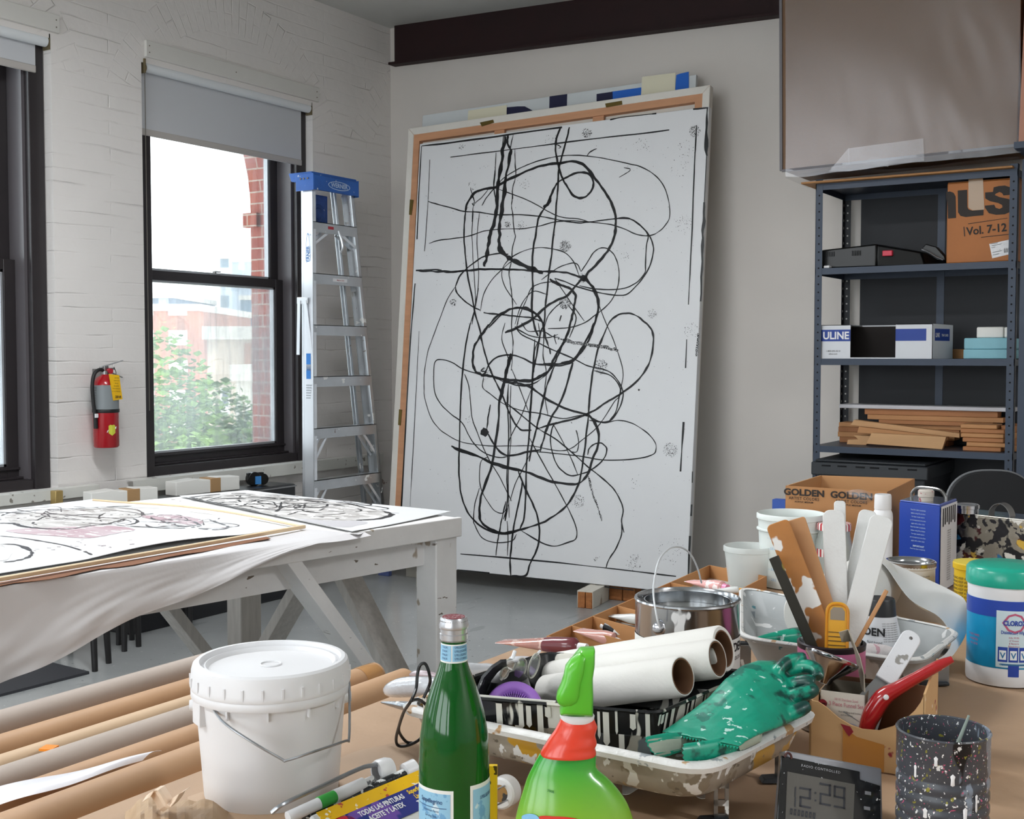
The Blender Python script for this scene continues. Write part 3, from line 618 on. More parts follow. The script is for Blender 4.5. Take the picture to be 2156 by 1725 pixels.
 (1.2, [(500,1000),(510,900),(560,850),(600,800)], .3, 0), (1.1, [(510,930),(500,1050),(505,1200),(515,1350),(520,1500),(490,1620),(460,1750)], .3, 0),
 (1.1, [(545,940),(530,1100),(540,1300),(530,1460),(500,1600)], .3, 0), (1.6, [(800,1610),(840,1660),(930,1660),(980,1690),(1030,1700)], .5, 0),
 (1.4, b((700,0),(680,100),(720,220),(700,300)), .4, 0), (1.4, b((925,0),(935,90),(930,200),(950,300),(940,430),(960,560)), .5, 0), (1.4, b((900,0),(910,80),(880,170),(875,300)), .4, 0),
 (1.3, b((860,400),(800,560),(730,700),(720,780)), .3, 0), (1.3, b((1100,600),(1130,650),(1145,720),(1135,780),(1100,780)), .4, .2), (1.3, b((730,1080),(760,980),(800,900),(850,800)), .3, 0),
 (2.6, [(195,540),(480,505),(830,455),(1240,400),(1400,365)], .4, .25), (3.2, [(1590,345),(1750,325),(1930,308)], .3, .3), (2, [(1400,365),(1600,343)], .8, 0),
 (5, [(1926,308),(1918,480),(1922,600)], .7, 0), (5, [(1905,880),(1898,1050),(1893,1200),(1885,1480)], .9, .2), (2.4, [(1920,600),(1905,880)], .6, .1), (3, [(1885,1480),(1870,1640),(1860,1850),(1850,2100),(1840,2500)], .9, -.05),
 (2.4, b((1835,900),(1830,1100),(1822,1250),(1808,1540)), .5, .2), (2.4, [(195,540),(175,900),(160,1290),(145,1500)]+b((125,150),(95,700),(55,1450)), .5, .15), (2.4, b((60,1450),(220,1478)), .4, .3), (2.2, b((410,1495),(1000,1560),(1480,1618)), .5, .12),
 (1.6, [(245,622),(500,590),(800,552),(1240,495),(1600,455),(1860,413)], .5, .25), (2, [(1860,413),(1845,700),(1825,1200),(1810,1500)], .6, .2), (2.4, b((1800,100),(1780,600),(1760,900),(1740,1535)), .6, .1),
 (1.9, [(245,622),(235,860)], .5, .2), (1.1, [(235,860),(215,1150),(205,1240)], .5, .1), (1.1, b((180,50),(150,650),(125,1110)), .5, 0), (2, b((430,1400),(800,1430),(1270,1480),(1735,1535)), .5, 0),
 (1.5, [(1010,530),(1040,545),(1020,555)], .4, 0), (1.3, [(1390,730),(1440,700),(1460,680),(1420,670)], .5, 0),
 (1.4, [(490,790),(500,830),(515,880),(495,890),(520,900)], .6, 0), (1.8, [(575,1880),(555,1900),(590,1910),(560,1925),(600,1935)], .6, 0), (1.6, b((690,1190),(715,1120),(700,1200),(720,1100)), .5, 0),
]
mb = MB(); md = MB()
for k, (w_, pts, rg, gp) in enumerate(S):
    if len(pts) > 1: stroke(md if w_ in (5.5, 3.0) and rg > .7 else mb, pts, w_*1.25+.7, rg+.15, gp, k)
def blot(mb, cx, cy, r_, n=14, dens=1):
    c = A((cx, cy)); P = []
    for k in range(n):
        a = 2*PI*k/n; q = r_/2.875*(.8+.35*random.random()); P.append(onp(c[0]+q*math.cos(a), c[1]+q*math.sin(a)*1.1))
    mb.add(P, [tuple(range(n))])
def smudge(mb, cx, cy, r_, cnt, s0=1.0):
    for _ in range(cnt):
        a = random.uniform(0, 2*PI); q = r_*math.sqrt(random.random()); c = A((cx+q*math.cos(a), cy+q*math.sin(a)))
        s = random.uniform(.4, 1.1)*s0; an = random.uniform(0, 6.3); k = random.uniform(.4, 1)
        mb.add([onp(c[0]+s*math.cos(an+j*PI/2)*(1 if j % 2 else k), c[1]+s*math.sin(an+j*PI/2)) for j in range(4)], [(0, 1, 2, 3)])
blot(mb, 575, 662+1610, 25); blot(mb, 1175, 1340, 20); blot(mb, 875, 1280, 12); blot(mb, 1510, 2016, 6); blot(mb, 2330-1460, 1290, 5); blot(mb, 895, 2248, 9)
for c in ((1065, 1145, 36, 170), (1195, 462, 30, 110), (435, 545, 18, 24), (385, 1487, 22, 60), (1590, 1555, 28, 50), (1062, 1490, 36, 200), (1850, 450, 34, 150), (1275, 1875, 45, 200), (1700, 2380, 44, 130), (1140, 2690, 42, 90),
          (715, 1015, 18, 60), (800, 1020, 30, 30), (1530, 530, 45, 30), (1800, 560, 60, 30), (1780, 1010, 55, 50), (1420, 1210, 30, 16), (1830, 1650, 50, 40), (1480, 3060, 50, 60), (1700, 2990, 90, 40), (980, 500, 40, 20), (1760, 670, 60, 20), (820, 770, 30, 16), (500, 780, 30, 16), (1480, 2590, 40, 10), (480, 2200, 30, 8), (1250, 3040, 15, 14), (1170, 1340, 30, 60), (580, 1920, 34, 40)):
    smudge(mb, *c)
for _ in range(520):
    x = random.uniform(220, 1840); y = random.uniform(480, 3120) if random.random() < .7 else random.uniform(480, 1300)
    smudge(mb, x, y, 3, 1, .75)
mb.build('black_lines', M_black, t, world=True, smooth=0); md.build('dry_brush_lines', M_dryblk, t, world=True, smooth=0)

# canvas seen from behind: folded white edge over pine stretcher bars
d2 = .058; o2 = BL-nn*d2
def on2(x, y, e=0): return PP(x, y, o2+nn*e, nn)
c2 = [on2(822, 1182), on2(1452, 1245), on2(1500, 184), on2(868, 275)]
t = thing('reversed_canvas', 'canvas turned to the wall showing pine stretcher bars behind the line painting', 'canvas', c2[0])
mb = MB(); mb.hexa(quadbox(c2, .012)); mb.build('canvas_cloth', M_fold, t, world=True)
def lerp(a, b_, k): return a+(b_-a)*k
def inset(c, m):
    ex = (c[1]-c[0]).normalized(); ez = (c[3]-c[0]).normalized()
    return [c[0]+ex*m+ez*m, c[1]-ex*m+ez*m, c[2]-ex*m-ez*m, c[3]+ex*m-ez*m]
def ring(mb, c, a, b_, lift, th):
    i1, i2 = inset(c, a), inset(c, b_)
    i1 = [q+nn*lift for q in i1]; i2 = [q+nn*lift for q in i2]
    for k in range(4):
        j = (k+1) % 4; mb.hexa([i1[k]-nn*th, i1[j]-nn*th, i1[j], i1[k], i2[k]-nn*th, i2[j]-nn*th, i2[j], i2[k]])
mb = MB(); ring(mb, c2, .002, .085, .040, .040); mb.build('stretcher_frame', M_pine, t, world=True, smooth=0)
mb = MB(); ring(mb, c2, -.002, .042, .043, .045); mb.build('folded_edge', M_fold, t, world=True, smooth=0, bevel=.004)
for k in (.33, .66):
    mb = MB(); a = lerp(c2[3], c2[2], k); e = lerp(c2[0], c2[1], k); ex = (c2[1]-c2[0]).normalized()*.035
    mb.hexa(quadbox([e-ex+nn*.03, e+ex+nn*.03, a+ex+nn*.03, a-ex+nn*.03], .02)); mb.build('cross_bar', M_pine, t, world=True, smooth=0)
def plate(pts, e=.046):
    P = [on2(*p, e) for p in pts]; mb = MB(); n = len(P); mb.add(P+[q-nn*.004 for q in P], [tuple(range(n))]+[(i, (i+1) % n, n+(i+1) % n, n+i) for i in range(n)]); mb.build('brass_hanger', M_brass, t, world=True, smooth=0)
plate([(1010, 258), (1014, 266), (1040, 258), (1038, 252)]); plate([(1274, 218), (1276, 226), (1310, 220), (1309, 212)])
plate([(863, 420), (861, 452), (866, 453), (870, 421)]); plate([(840, 862), (838, 895), (843, 896), (846, 863)])

# canvas with blue and white patches at the back
d3 = .105; o3 = BL-nn*d3
def on3(x, y, e=0): return PP(x, y, o3+nn*e, nn)
c3 = [on3(838, 1180), on3(1420, 1235), on3(1466, 157), on3(890, 243)]
t = thing('blue_patch_painting', 'rearmost canvas with navy and bright blue taped patches along its top', 'painting', c3[0])
mb = MB(); mb.hexa(quadbox(c3, .03)); mb.build('canvas', pm('grey_white_canvas', 'cdd2d4', rough=.6, var=.04), t, world=True, bevel=.002)
def patch(nm, col, pts, e=.002):
    P = [on3(*p, e) for p in pts]; mb = MB(); n = len(P); mb.add(P+[q-nn*.003 for q in P], [tuple(range(n))]+[(i, (i+1) % n, n+(i+1) % n, n+i) for i in range(n)]); mb.build(nm, pm(nm+col, col, rough=.6), t, world=True, smooth=0)
patch('cream_sheet', 'ddd8c0', [(986, 233), (984, 262), (1066, 250), (1067, 221)], .004)
patch('navy_patch', '14163a', [(1066, 226), (1066, 252), (1129, 243), (1120, 232), (1105, 224), (1090, 224)])
patch('navy_patch', '14163a', [(1157, 203), (1156, 240), (1193, 236), (1194, 198)])
patch('navy_patch', '14163a', [(1256, 198), (1256, 226), (1290, 220), (1290, 193)])
patch('blue_tape', '1c63c4', [(1288, 193), (1286, 222), (1352, 212), (1350, 184)])
patch('cream_sheet', 'ddd8c0', [(1352, 162), (1349, 210), (1421, 202), (1422, 153)], .006)
patch('blue_tape', '1c63c4', [(1424, 158), (1421, 200), (1450, 196), (1450, 151), (1432, 155)], .005)

# wood blocks under the painting
def block(label, p, rz, s, nm='wood_block', painted=True):
    t = thing(nm, label, 'block', (p.x, p.y, 0), rz, group=None)
    mb = MB(); mb.box(0, s[0]/2, 0, s[1], 0, s[2]-.005); mb.box(s[0]/2+.004, s[0], 0, s[1], 0, s[2]-.005); mb.build('timber', pm('block_end_grain', 'b0703f', rough=.7, var=.3, vscale=40), t, bevel=.004)
    if painted:
        mb = MB(); w_, l, h = s; mb.box(-.004, 0, .004, l, .0, h); mb.box(w_, w_+.004, .004, l, .0, h); mb.box(-.004, w_+.004, .003, l, h-.005, h+.002)
        mb.build('paint_skin', pm('thick_white_paint', 'd9d3c6', rough=.45, bump=(25, .8, .006), spots=[('a99783', 16, .66, (1, 1, .3))]), t, bevel=.003)
    return t
q = PZ(1216, 1280, 0); block('double block caked in white paint under the right half of the painting', q, R(8), (.085, .26, .094))
q = PZ(877, 1237, 0); block('orange brown block with a white top beside the white table leg under the painting', q, R(10), (.085, .22, .094))
q = PZ(1282, 1263, 0); block('bare dark wood block behind the white painted block', q, R(5), (.16, .1, .085), painted=False)
q = PZ(855, 1214, 0); mb = MB(); mb.box(0, .13, 0, .02, 0, .09); o = mb.build('grey_board_scrap', pm('grey_board', 'aaa59b', rough=.8), origin=None); o.location = (q.x, q.y, 0); o['label'] = 'small grey board scrap standing under the left corner of the painting'; o['category'] = 'board'

# ================================================================= folded aluminium step ladder
M_alu = pm('aluminium', 'c4c7ca', rough=.34, metal=.85, var=.12, vscale=5, spots=[('e2e2e0', 14, .70), ('7b6a60', 30, .765)], bump=(40, .1, .0005))
M_alub = pm('aluminium_bright', 'e0e3e8', rough=.28, metal=.55)
M_lblue = pm('ladder_blue', '2360b5', rough=.45, var=.2, spots=[('c9d0d8', 30, .74), ('1b2a44', 22, .75)])
def LX(z): return -4.69-.11*z/2.45
def LYl(z): return 5.215+.13*z/2.45
def LYr(z): return 5.935-.225*z/2.45
t = thing('step_ladder', 'folded aluminium step ladder with blue top cap beside the window', 'ladder', (-4.72, 5.55, 0))
HT = 2.46
def rail(f, s, nm, x_off, dep, fl, z0=.02, z1=HT):
    mb = MB(); a = lambda z, dx, dy: V((LX(z)+x_off+dx, f(z)+dy, z))
    for (dx0, dx1, dy0, dy1) in ((-dep, 0, 0, .003*s), (-.003, 0, 0, fl*s), (-dep, -dep+.003, 0, fl*s)):
        mb.hexa([a(z0, dx0, min(dy0, dy1)), a(z0, dx1, min(dy0, dy1)), a(z0, dx1, max(dy0, dy1)), a(z0, dx0, max(dy0, dy1)), a(z1, dx0, min(dy0, dy1)), a(z1, dx1, min(dy0, dy1)), a(z1, dx1, max(dy0, dy1)), a(z1, dx0, max(dy0, dy1))])
    return mb.build(nm, M_alub if s > 0 else M_alu, t, world=True, smooth=0)
fl_ = rail(LYl, 1, 'front_rail', 0, .076, .028); fr_ = rail(LYr, -1, 'front_rail', 0, .076, .028)
rail(lambda z: LYl(z)+.03, 1, 'rear_rail', -.09, .028, .02, z1=HT-.05); rail(lambda z: LYr(z)-.06, -1, 'rear_rail', -.09, .028, .02, z1=HT-.05)
for f in (LYl, LYr):
    mb = MB(); s = 1 if f is LYl else -1; y = f(0); mb.box(LX(0)-.08, LX(0)+.004, min(y, y+.034*s), max(y, y+.034*s), 0, .045)
    mb.build('foot_pad', pm('blue_grey_rubber', '4a5684', rough=.7), t, world=True, bevel=.003)
for k in range(1, 8):
    z = .055+.3048*k; mb = MB(); y0 = LYl(z)+.004; y1 = LYr(z)-.004; x = LX(z)
    mb.box(x-.075, x+.002, y0, y1, z-.004, z); mb.box(x-.002, x+.002, y0, y1, z-.062, z); mb.box(x-.075, x-.071, y0, y1, z-.03, z)
    o = mb.build('step', M_alu, t, world=True, smooth=0)
    if k == 7:
        mb = MB(); mb.box(x+.002, x+.003, y0+.13, y0+.18, z-.035, z-.018); mb.build('red_label', pm('label_red', 'b23340'), o, world=True)
    if k == 6:
        mb = MB(); mb.box(x+.002, x+.003, y0+.17, y0+.30, z-.042, z-.022); mb.build('maker_label', pm('label_white', 'e8e8ea'), o, world=True)
        mb = MB(); mb.text('Made in U.S.A.', .008, frame((x+.0035, y0+.24, z-.036), (0, 1, 0), y=(0, 0, 1)), bold=.02); mb.build('lettering', pm('print_red', 'a02030'), o, world=True)
    mb = MB(); mb.box(x-.105, x-.10, LYl(z)+.03, LYr(z)-.06, z-.045, z-.02)
    if k % 2 == 0 or k > 4: mb.build('rear_bar', M_alu, t, world=True, smooth=0)
for k, zz in ((3, .97), (2, .665), (7, 2.16)):
    for f, s in ((LYl, 1), (LYr, -1)):
        for dx in (-.01, -.06):
            mb = MB(); a = (LX(zz)+dx, f(zz)+.14*s, zz-.03); e = (LX(zz-.2)+dx, f(zz-.2)+.012*s, zz-.2 if k != 7 else zz-.11)
            mb.bar(a, e, .016, .004, (1, 0, 0)); mb.build('step_brace', M_alub, t, world=True)
# cap
mb = MB(); z = HT-.01; x = LX(z); y0 = LYl(z)-.02; y1 = LYr(z)+.02
mb.hexa([(x-.15, y0, z-.02), (x+.03, y0, z-.03), (x+.03, y1, z-.03), (x-.15, y1, z-.02), (x-.17, y0, z+.03), (x+.012, y0, z+.03), (x+.012, y1, z+.03), (x-.17, y1, z+.03)])
mb.box(x+.01, x+.032, y0, y1, z-.075, z+.01); mb.box(x-.11, x+.03, y0-.004, y0, z-.08, z+.02); mb.box(x-.11, x+.03, y1, y1+.004, z-.08, z+.02)
cap = mb.build('top_cap', M_lblue, t, world=True, bevel=.004)
mb = MB(); mb.text('WERNER', .026, frame((x+.0335, (y0+y1)/2+.02, z-.045), (0, 1, 0), y=(0, 0, 1)), bold=.02); mb.add([(x+.033, (y0+y1)/2+.02+.1*math.cos(a)+.0, z-.034+.026*math.sin(a)) for a in [i*PI/14 for i in range(28)]]+[(x+.033, (y0+y1)/2+.02+.094*math.cos(a), z-.034+.022*math.sin(a)) for a in [i*PI/14 for i in range(28)]], [(i, (i+1) % 28, 28+(i+1) % 28, 28+i) for i in range(28)])
mb.build('lettering', pm('print_pale_blue', 'b9cfe6'), cap, world=True, smooth=0)
mb = MB()
for dx in (-.07, -.045, -.015): mb.cyl((x+dx, y0-.0045, z-.01), (x+dx, y0-.008, z-.01), .006, seg=8)
mb.build('rivets', M_nail, cap, world=True)
# paint shelf folded under the cap, seen between the rails
mb = MB(); za, zb_ = HT-.10, HT-.32; mb.box(x-.066, x-.05, y0+.05, y0+.21, zb_, za); sh = mb.build('paint_shelf', pm('shelf_blue', '24488c', rough=.5, var=.35, vscale=14, spots=[('8d98b0', 60, .72)]), t, world=True, bevel=.004)
mb = MB(); mb.lathe([(.05, 0), (.053, .003), (.056, 0)], 32, frame((x-.05, y0+.13, (za+zb_)/2), (0, 1, 0), y=(0, 0, 1)), close=False); mb.lathe([(.03, 0), (.033, .003), (.036, 0)], 32, frame((x-.05, y0+.13, (za+zb_)/2), (0, 1, 0), y=(0, 0, 1)), close=False); mb.build('bucket_ring', pm('shelf_blue', ''), sh, world=True)
# spreader arms on the left side
q = PX(632, 632, -4.81)
mb = MB(); yy = LYl(q.z)-.006; mb.box(-4.885, -4.80, yy-.006, yy, q.z-.02, q.z+.02); sp = mb.build('spreader_hinge', M_alub, t, world=True, bevel=.004)
mb = MB(); mb.bar((-4.865, yy-.008, q.z), (-4.875, yy-.008, q.z-.32), .022, .006, (0, 1, 0)); mb.build('spreader_arm', M_alub, t, world=True)
mb = MB(); mb.bar((-4.82, yy-.008, q.z), (-4.765, yy-.008, q.z-.35), .022, .006, (0, 1, 0)); mb.build('spreader_arm', M_alub, t, world=True)
# stickers on the near rail
def rsticker(z0, z1, col, nm, inset_=.02):
    mb = MB(); mb.add([V((LX(z0)-.055, LYl(z0)-.0012, z0)), V((LX(z0)-.02, LYl(z0)-.0012, z0)), V((LX(z1)-.02, LYl(z1)-.0012, z1)), V((LX(z1)-.055, LYl(z1)-.0012, z1))], [(0, 1, 2, 3)]); return mb.build(nm, pm(nm+col, col, rough=.5), fl_, world=True)
rsticker(1.26, 1.41, '2f7fd0', 'blue_label'); rsticker(1.31, 1.345, 'dfe5ea', 'white_label'); 
o = None
mb = MB(); zc = 1.98; cc = V((LX(zc)-.036, LYl(zc)-.0014, zc))
mb.add([cc+V((.018*math.cos(a), 0, .14*math.sin(a))) for a in [i*PI/14 for i in range(28)]]+[cc+V((.0155*math.cos(a), 0, .132*math.sin(a))) for a in [i*PI/14 for i in range(28)]], [(i, (i+1) % 28, 28+(i+1) % 28, 28+i) for i in range(28)])
mb.text('WERNER', .022, frame(cc+V((.009, -.0004, 0)), (0, 0, 1), y=(-1, 0, 0)), bold=.02); mb.build('lettering', pm('print_blue', '3f7cc0'), fl_, world=True, smooth=0)
mb = MB()
for j in range(7): mb.box(LX(1.2)-.055, LX(1.2)-.02, LYl(1.2)-.0034, LYl(1.2)-.003, 1.13+j*.015, 1.136+j*.015)
mb.build('small_print', pm('print_grey', '9fa6ad'), fl_, world=True)
# pail hook hanging from the top step
mb = MB(); z = 2.17; mb.tube([(LX(z), LYl(z)+.23, z-.02), (LX(z)+.02, LYl(z)+.235, z-.07), (LX(z)+.025, LYl(z)+.24, z-.12), (LX(z)+.02, LYl(z)+.225, z-.15)], .007, n=4); mb.build('pail_hook', M_alub, t, world=True)

# ================================================================= fire extinguisher
t = thing('fire_extinguisher', 'red fire extinguisher with yellow 2018 tag hung between the windows', 'fire extinguisher', (-5.015, 4.015, .93))
r0 = .064
mb = MB(); mb.lathe([(r0-.006, 0), (r0, .008), (r0, .315), (r0-.006, .335), (.045, .355), (.022, .368), (.018, .38)], 40); body = mb.build('cylinder', pm('extinguisher_red', 'a3141f', rough=.25, coat=.4), t, smooth=50)
mb = MB(); mb.lathe([(r0+.0008, .195), (r0+.0008, .318)], 40, close=False); mb.build('instruction_label', pm('label_steel', '7f8588', rough=.4), body)
mb = MB()
for j in range(8):
    for s_, w_ in ((-.055, .05), ):
        mb.text('PULL PIN AIM SQUEEZE'[:20-j], .006, TR(0, 0, .302-j*.0125) @ RZ(R(-15)), wrap=r0+.0016, sx=.7)
mb.build('small_print', pm('print_dark', '3f4347'), body)
mb = MB(); mb.lathe([(r0+.002, .178), (r0+.003, .180), (r0+.003, .194), (r0+.002, .196)], 40, close=False); mb.build('strap', pm('black_rubber', '1b1b1c', rough=.5), t)
face = R(37)      # outward direction facing the camera: +x turned toward -y
def wrapM(a): return RZ(a+PI/2)
mb = MB(); mb.text('', .01)
mb = MB(); rr = r0+.0012; pts = [(-.018, .075), (-.018, .112), (-.010, .118), (0, .115), (.010, .118), (.018, .112), (.018, .075), (0, .062)]
mb.add([(rr*math.sin(x/rr), -rr*math.cos(x/rr), y) for x, y in pts], [tuple(range(8))], wrapM(R(-12))); mb.build('shield_sticker', pm('sticker_yellow', 'c8c943'), body, smooth=0)
mb = MB(); rr += .001; mb.add([(rr*math.sin(x/rr), -rr*math.cos(x/rr), y) for x, y in ((-.028, .078), (.022, .096), (.026, .108), (-.024, .090))], [(0, 1, 2, 3)], wrapM(R(-12))); mb.build('shield_banner', pm('label_white', 'e8e8ea'), body, smooth=0)
mb = MB(); mb.box(-.012, .012, -.013, .013, .375, .415); mb.cyl((0, 0, .37), (0, 0, .39), .021); mb.box(-.01, .01, -.02, .055, .395, .405); vh = mb.build('valve', pm('steel_satin', ''), t, bevel=.002)
mb = MB(); mb.hexa([(-.009, -.03, .405), (.009, -.03, .405), (.006, .11, .44), (-.006, .11, .44), (-.009, -.03, .412), (.009, -.03, .412), (.006, .11, .445), (-.006, .11, .445)]); mb.build('lever', pm('steel_bright', 'c9cbcc', rough=.25, metal=.8), t, bevel=.001)
mb = MB(); mb.hexa([(-.008, .0, .392), (.008, .0, .392), (.006, .105, .352), (-.006, .105, .352), (-.008, .0, .398), (.008, .0, .398), (.006, .105, .357), (-.006, .105, .357)]); mb.build('handle', pm('steel_satin', ''), t, bevel=.001)
mb = MB(); mb.cyl((.012, .012, .39), (.03, .012, .388), .014, seg=20); mb.build('gauge', pm('gauge_red', 'b02534', rough=.3), t)
mb = MB(); mb.tube([(.0, -.012, .392), (.01, -.045, .396), (.01, -.075, .375), (.01, -.088, .32), (.01, -.085, .25), (.01, -.078, .19), (.012, -.074, .155)], .0095, seg=12); mb.build('hose', pm('black_rubber', ''), t)
mb = MB(); mb.cyl((.012, -.074, .165), (.012, -.072, .10), .011, seg=16); nz_ = mb.build('nozzle', pm('black_rubber', ''), t)
mb = MB(); mb.box(.018, .026, -.083, -.067, .155, .175); mb.build('hose_clip', pm('label_white', ''), t)
mb = MB(); q = [(.062, -.028, .375), (.07, .03, .368), (.066, .052, .245), (.068, -.008, .24)]; mb.add(q+[(x-.001, y, z) for x, y, z in q], [(0, 1, 2, 3), (7, 6, 5, 4), (0, 4, 5, 1), (1, 5, 6, 2), (2, 6, 7, 3), (3, 7, 4, 0)]); tg = mb.build('inspection_tag', pm('tag_yellow', 'e8b514', rough=.55), t, smooth=0)
mb = MB(); mt = frame((.0690, .022, .252), (0, 1, -.05), y=(0, 0, 1)); mb.text('2018', .0125, mt, bold=.02)
for j in range(6): mb.text(['CERTIFIED', 'INSPECTION', 'SERVICE', 'RECHARGE', 'MAINTENANCE', 'DO NOT REMOVE'][j], .0045, frame((.0705, .014-.001*j, .352-.0135*j), (0, 1, -.05), y=(0, 0, 1)))
mb.build('lettering', pm('print_black', '1a1a1a'), tg, smooth=0)
mb = MB(); mb.tube([(.03, .03, .41), (.04, .035, .38), (.06, .01, .366)], .0018, n=4); mb.build('zip_tie', pm('black_rubber', ''), t)
mb = MB(); mb.box(-.085, -.02, -.012, .012, .33, .40); mb.build('wall_bracket', pm('steel_satin', ''), t)

# ================================================================= things under the windows
M_foam = pm('white_foam', 'e9e8e3', rough=.85, bump=(60, .4, .002)); M_kr = pm('kraft_band', 'b08c62', rough=.7, var=.06)
t = thing('black_case', 'long flat black case with silver trim under the foam blocks', 'case', (-4.75, 4.55, 0))
mb = MB(); mb.box(-.22, -.02, -.6, .6, .0, .655); mb.build('case_body', pm('case_black', '1d1e21', rough=.4), t, bevel=.01)
mb = MB(); mb.box(-.222, -.016, -.604, .604, .638, .645); mb.build('silver_trim', pm('steel_satin', ''), t)
def foam(label, c, L_, w_, h, rz):
    t = thing('foam_block', label, 'foam block', c, rz, group='foam blocks with paper bands')
    def arch(u, v):
        x = -L_/2+L_*u; return x
    mb = MB(); rings = []
    for i in range(13):
        x = -L_/2+L_*i/12; s = .012*math.sin(PI*i/12)**2; rings.append([(x, -w_/2, s*0), (x, w_/2, 0), (x, w_/2, h+s*.7-.012*(1 if 5 <= i <= 7 else 0)), (x, -w_/2, h+s*.7-.012*(1 if 5 <= i <= 7 else 0))])
    mb.loft(rings); mb.build('foam', M_foam, t, smooth=0, bevel=.004)
    mb = MB(); b0 = .04; mb.box(b0-.03, b0+.04, -w_/2-.002, w_/2+.002, 0, h+.002); mb.build('paper_band', M_kr, t, bevel=.003)
foam('white foam block with paper band below the fire extinguisher', (-4.89, 4.00, .655), .36, .09, .068, R(78))
foam('white foam block with paper band in front of the sill of the half shaded window', (-4.89, 4.55, .655), .42, .095, .075, R(84))
q = PX(450, 1030, -4.85); t = thing('tape_gun', 'black and blue tape gun beside the right foam block', 'tape gun', (-4.89, 4.93, .655), R(70))
mb = MB(); mb.cyl((0, -.02, .04), (0, .025, .04), .04, seg=20); mb.cyl((.055, -.015, .035), (.055, .02, .035), .033, seg=16); mb.box(-.04, .06, -.012, .012, .03, .075); mb.build('body', pm('black_plastic', '090a0b', rough=.35), t, bevel=.003)
mb = MB(); mb.box(.0, .035, -.027, -.021, .01, .055); mb.build('blue_plate', pm('tool_blue', '3f86c8'), t)
mb = MB(); mb.box(-.022, .022, -.022, .022, 0, .068); o = mb.build('gold_box', pm('gold_tin', 'b39a63', rough=.4, metal=.5), bevel=.004); o.location = (-5.022, 3.72, .668); o['label'] = 'small gold box fixed to the front of the window sill'; o['category'] = 'box'
# ================================================================= white work table with drawings
M_wood = pm('worn_white_paint', 'e6e5e4', rough=.55, var=.08, vscale=7, bump=(18, .35, .003), spots=[('6d6257', 20, .745, (1, .3, 3)), ('a99c8d', 9, .74)])
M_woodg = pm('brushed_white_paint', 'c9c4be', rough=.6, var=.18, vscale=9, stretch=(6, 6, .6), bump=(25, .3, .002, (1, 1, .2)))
ZT_ = .90
F0 = PZ(963, 1087, ZT_); F1 = PZ(640, 1138, ZT_)
F1 = V((F0.x-.247*1.0, F0.y-1.41, ZT_)); tu = (F1-F0).normalized(); tv = V((tu.y, -tu.x, 0))
if tv.x > 0: tv = -tv
WT = 1.12; LT = 2.75
t = thing('work_table', 'long white painted work table with diagonal braces holding the drawings', 'table', F0+tu*LT/2+tv*WT/2-V((0, 0, ZT_)), math.atan2(tu.y, tu.x))
def tp(u, v, z): return F0+tu*u+tv*v+V((0, 0, z-ZT_))
def tbox(mb, u0, u1, v0, v1, z0, z1): mb.hexa([tp(u0, v0, z0), tp(u1, v0, z0), tp(u1, v1, z0), tp(u0, v1, z0), tp(u0, v0, z1), tp(u1, v0, z1), tp(u1, v1, z1), tp(u0, v1, z1)])
mb = MB(); tbox(mb, 0, LT, 0, WT, .868, .896); mb.build('table_top', M_wood, t, world=True, bevel=.004)
mb = MB(); tbox(mb, -.002, LT, -.018, .0, .838, .898); mb.build('edge_board', M_wood, t, world=True, bevel=.003)
mb = MB(); tbox(mb, .09, LT-.09, .055, .075, .752, .868); mb.build('apron', M_wood, t, world=True)
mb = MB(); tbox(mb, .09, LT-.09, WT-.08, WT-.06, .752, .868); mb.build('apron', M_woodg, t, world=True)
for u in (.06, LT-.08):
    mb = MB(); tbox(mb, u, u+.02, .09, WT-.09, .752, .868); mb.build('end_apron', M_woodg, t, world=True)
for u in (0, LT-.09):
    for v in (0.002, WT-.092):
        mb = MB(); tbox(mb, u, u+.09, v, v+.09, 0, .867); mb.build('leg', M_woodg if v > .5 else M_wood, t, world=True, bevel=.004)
def brace(a, b_, w_, th, m): mb = MB(); mb.bar(a, b_, w_, th, tv); mb.build('brace', m, t, world=True, bevel=.002)
brace(tp(.66, .028, .868), tp(.05, .028, .10), .038, .088, M_wood)
brace(tp(LT-.66, .028, .868), tp(LT-.05, .028, .10), .038, .088, M_wood)
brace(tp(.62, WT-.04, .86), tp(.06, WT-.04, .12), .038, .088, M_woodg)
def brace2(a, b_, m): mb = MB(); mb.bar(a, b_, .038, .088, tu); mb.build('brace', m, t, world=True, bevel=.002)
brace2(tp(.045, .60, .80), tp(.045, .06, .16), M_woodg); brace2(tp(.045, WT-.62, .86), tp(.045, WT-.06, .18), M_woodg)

# paper sheets with drawings
M_paper = pm('drawing_paper', 'cfd0d1', rough=.75, var=.03, bump=(7, .15, .006))
M_wash = pm('grey_wash', '9f9b98', rough=.6, col2='c4c2c0', vscale=9, bump=(30, .4, .003), spots=[('ecebe8', 14, .56, (1, 2, 1))])
M_pink = pm('pink_wash', 'a3858d', rough=.6, col2='b9adb1', vscale=7, spots=[('e2e0de', 14, .62, (1, 3, 1))])
def sheet(name, label, poly, z, lift, grp):
    """poly: four pixel corners at height z; gently buckled sheet with thickness"""
    c = [PZ(x, y, z) for x, y in poly]
    def f(u, v):
        p = (c[0]*(1-u)+c[1]*u)*(1-v)+(c[3]*(1-u)+c[2]*u)*v
        k = lift(u, v); return p+V((0, 0, k))
    t = thing(name, label, 'drawing', c[0], group=grp)
    mb = MB(); mb.grid(lambda u, v: f(u, v), 40, 30, .0012); mb.build('paper', M_paper, t, world=True)
    return t, f, c
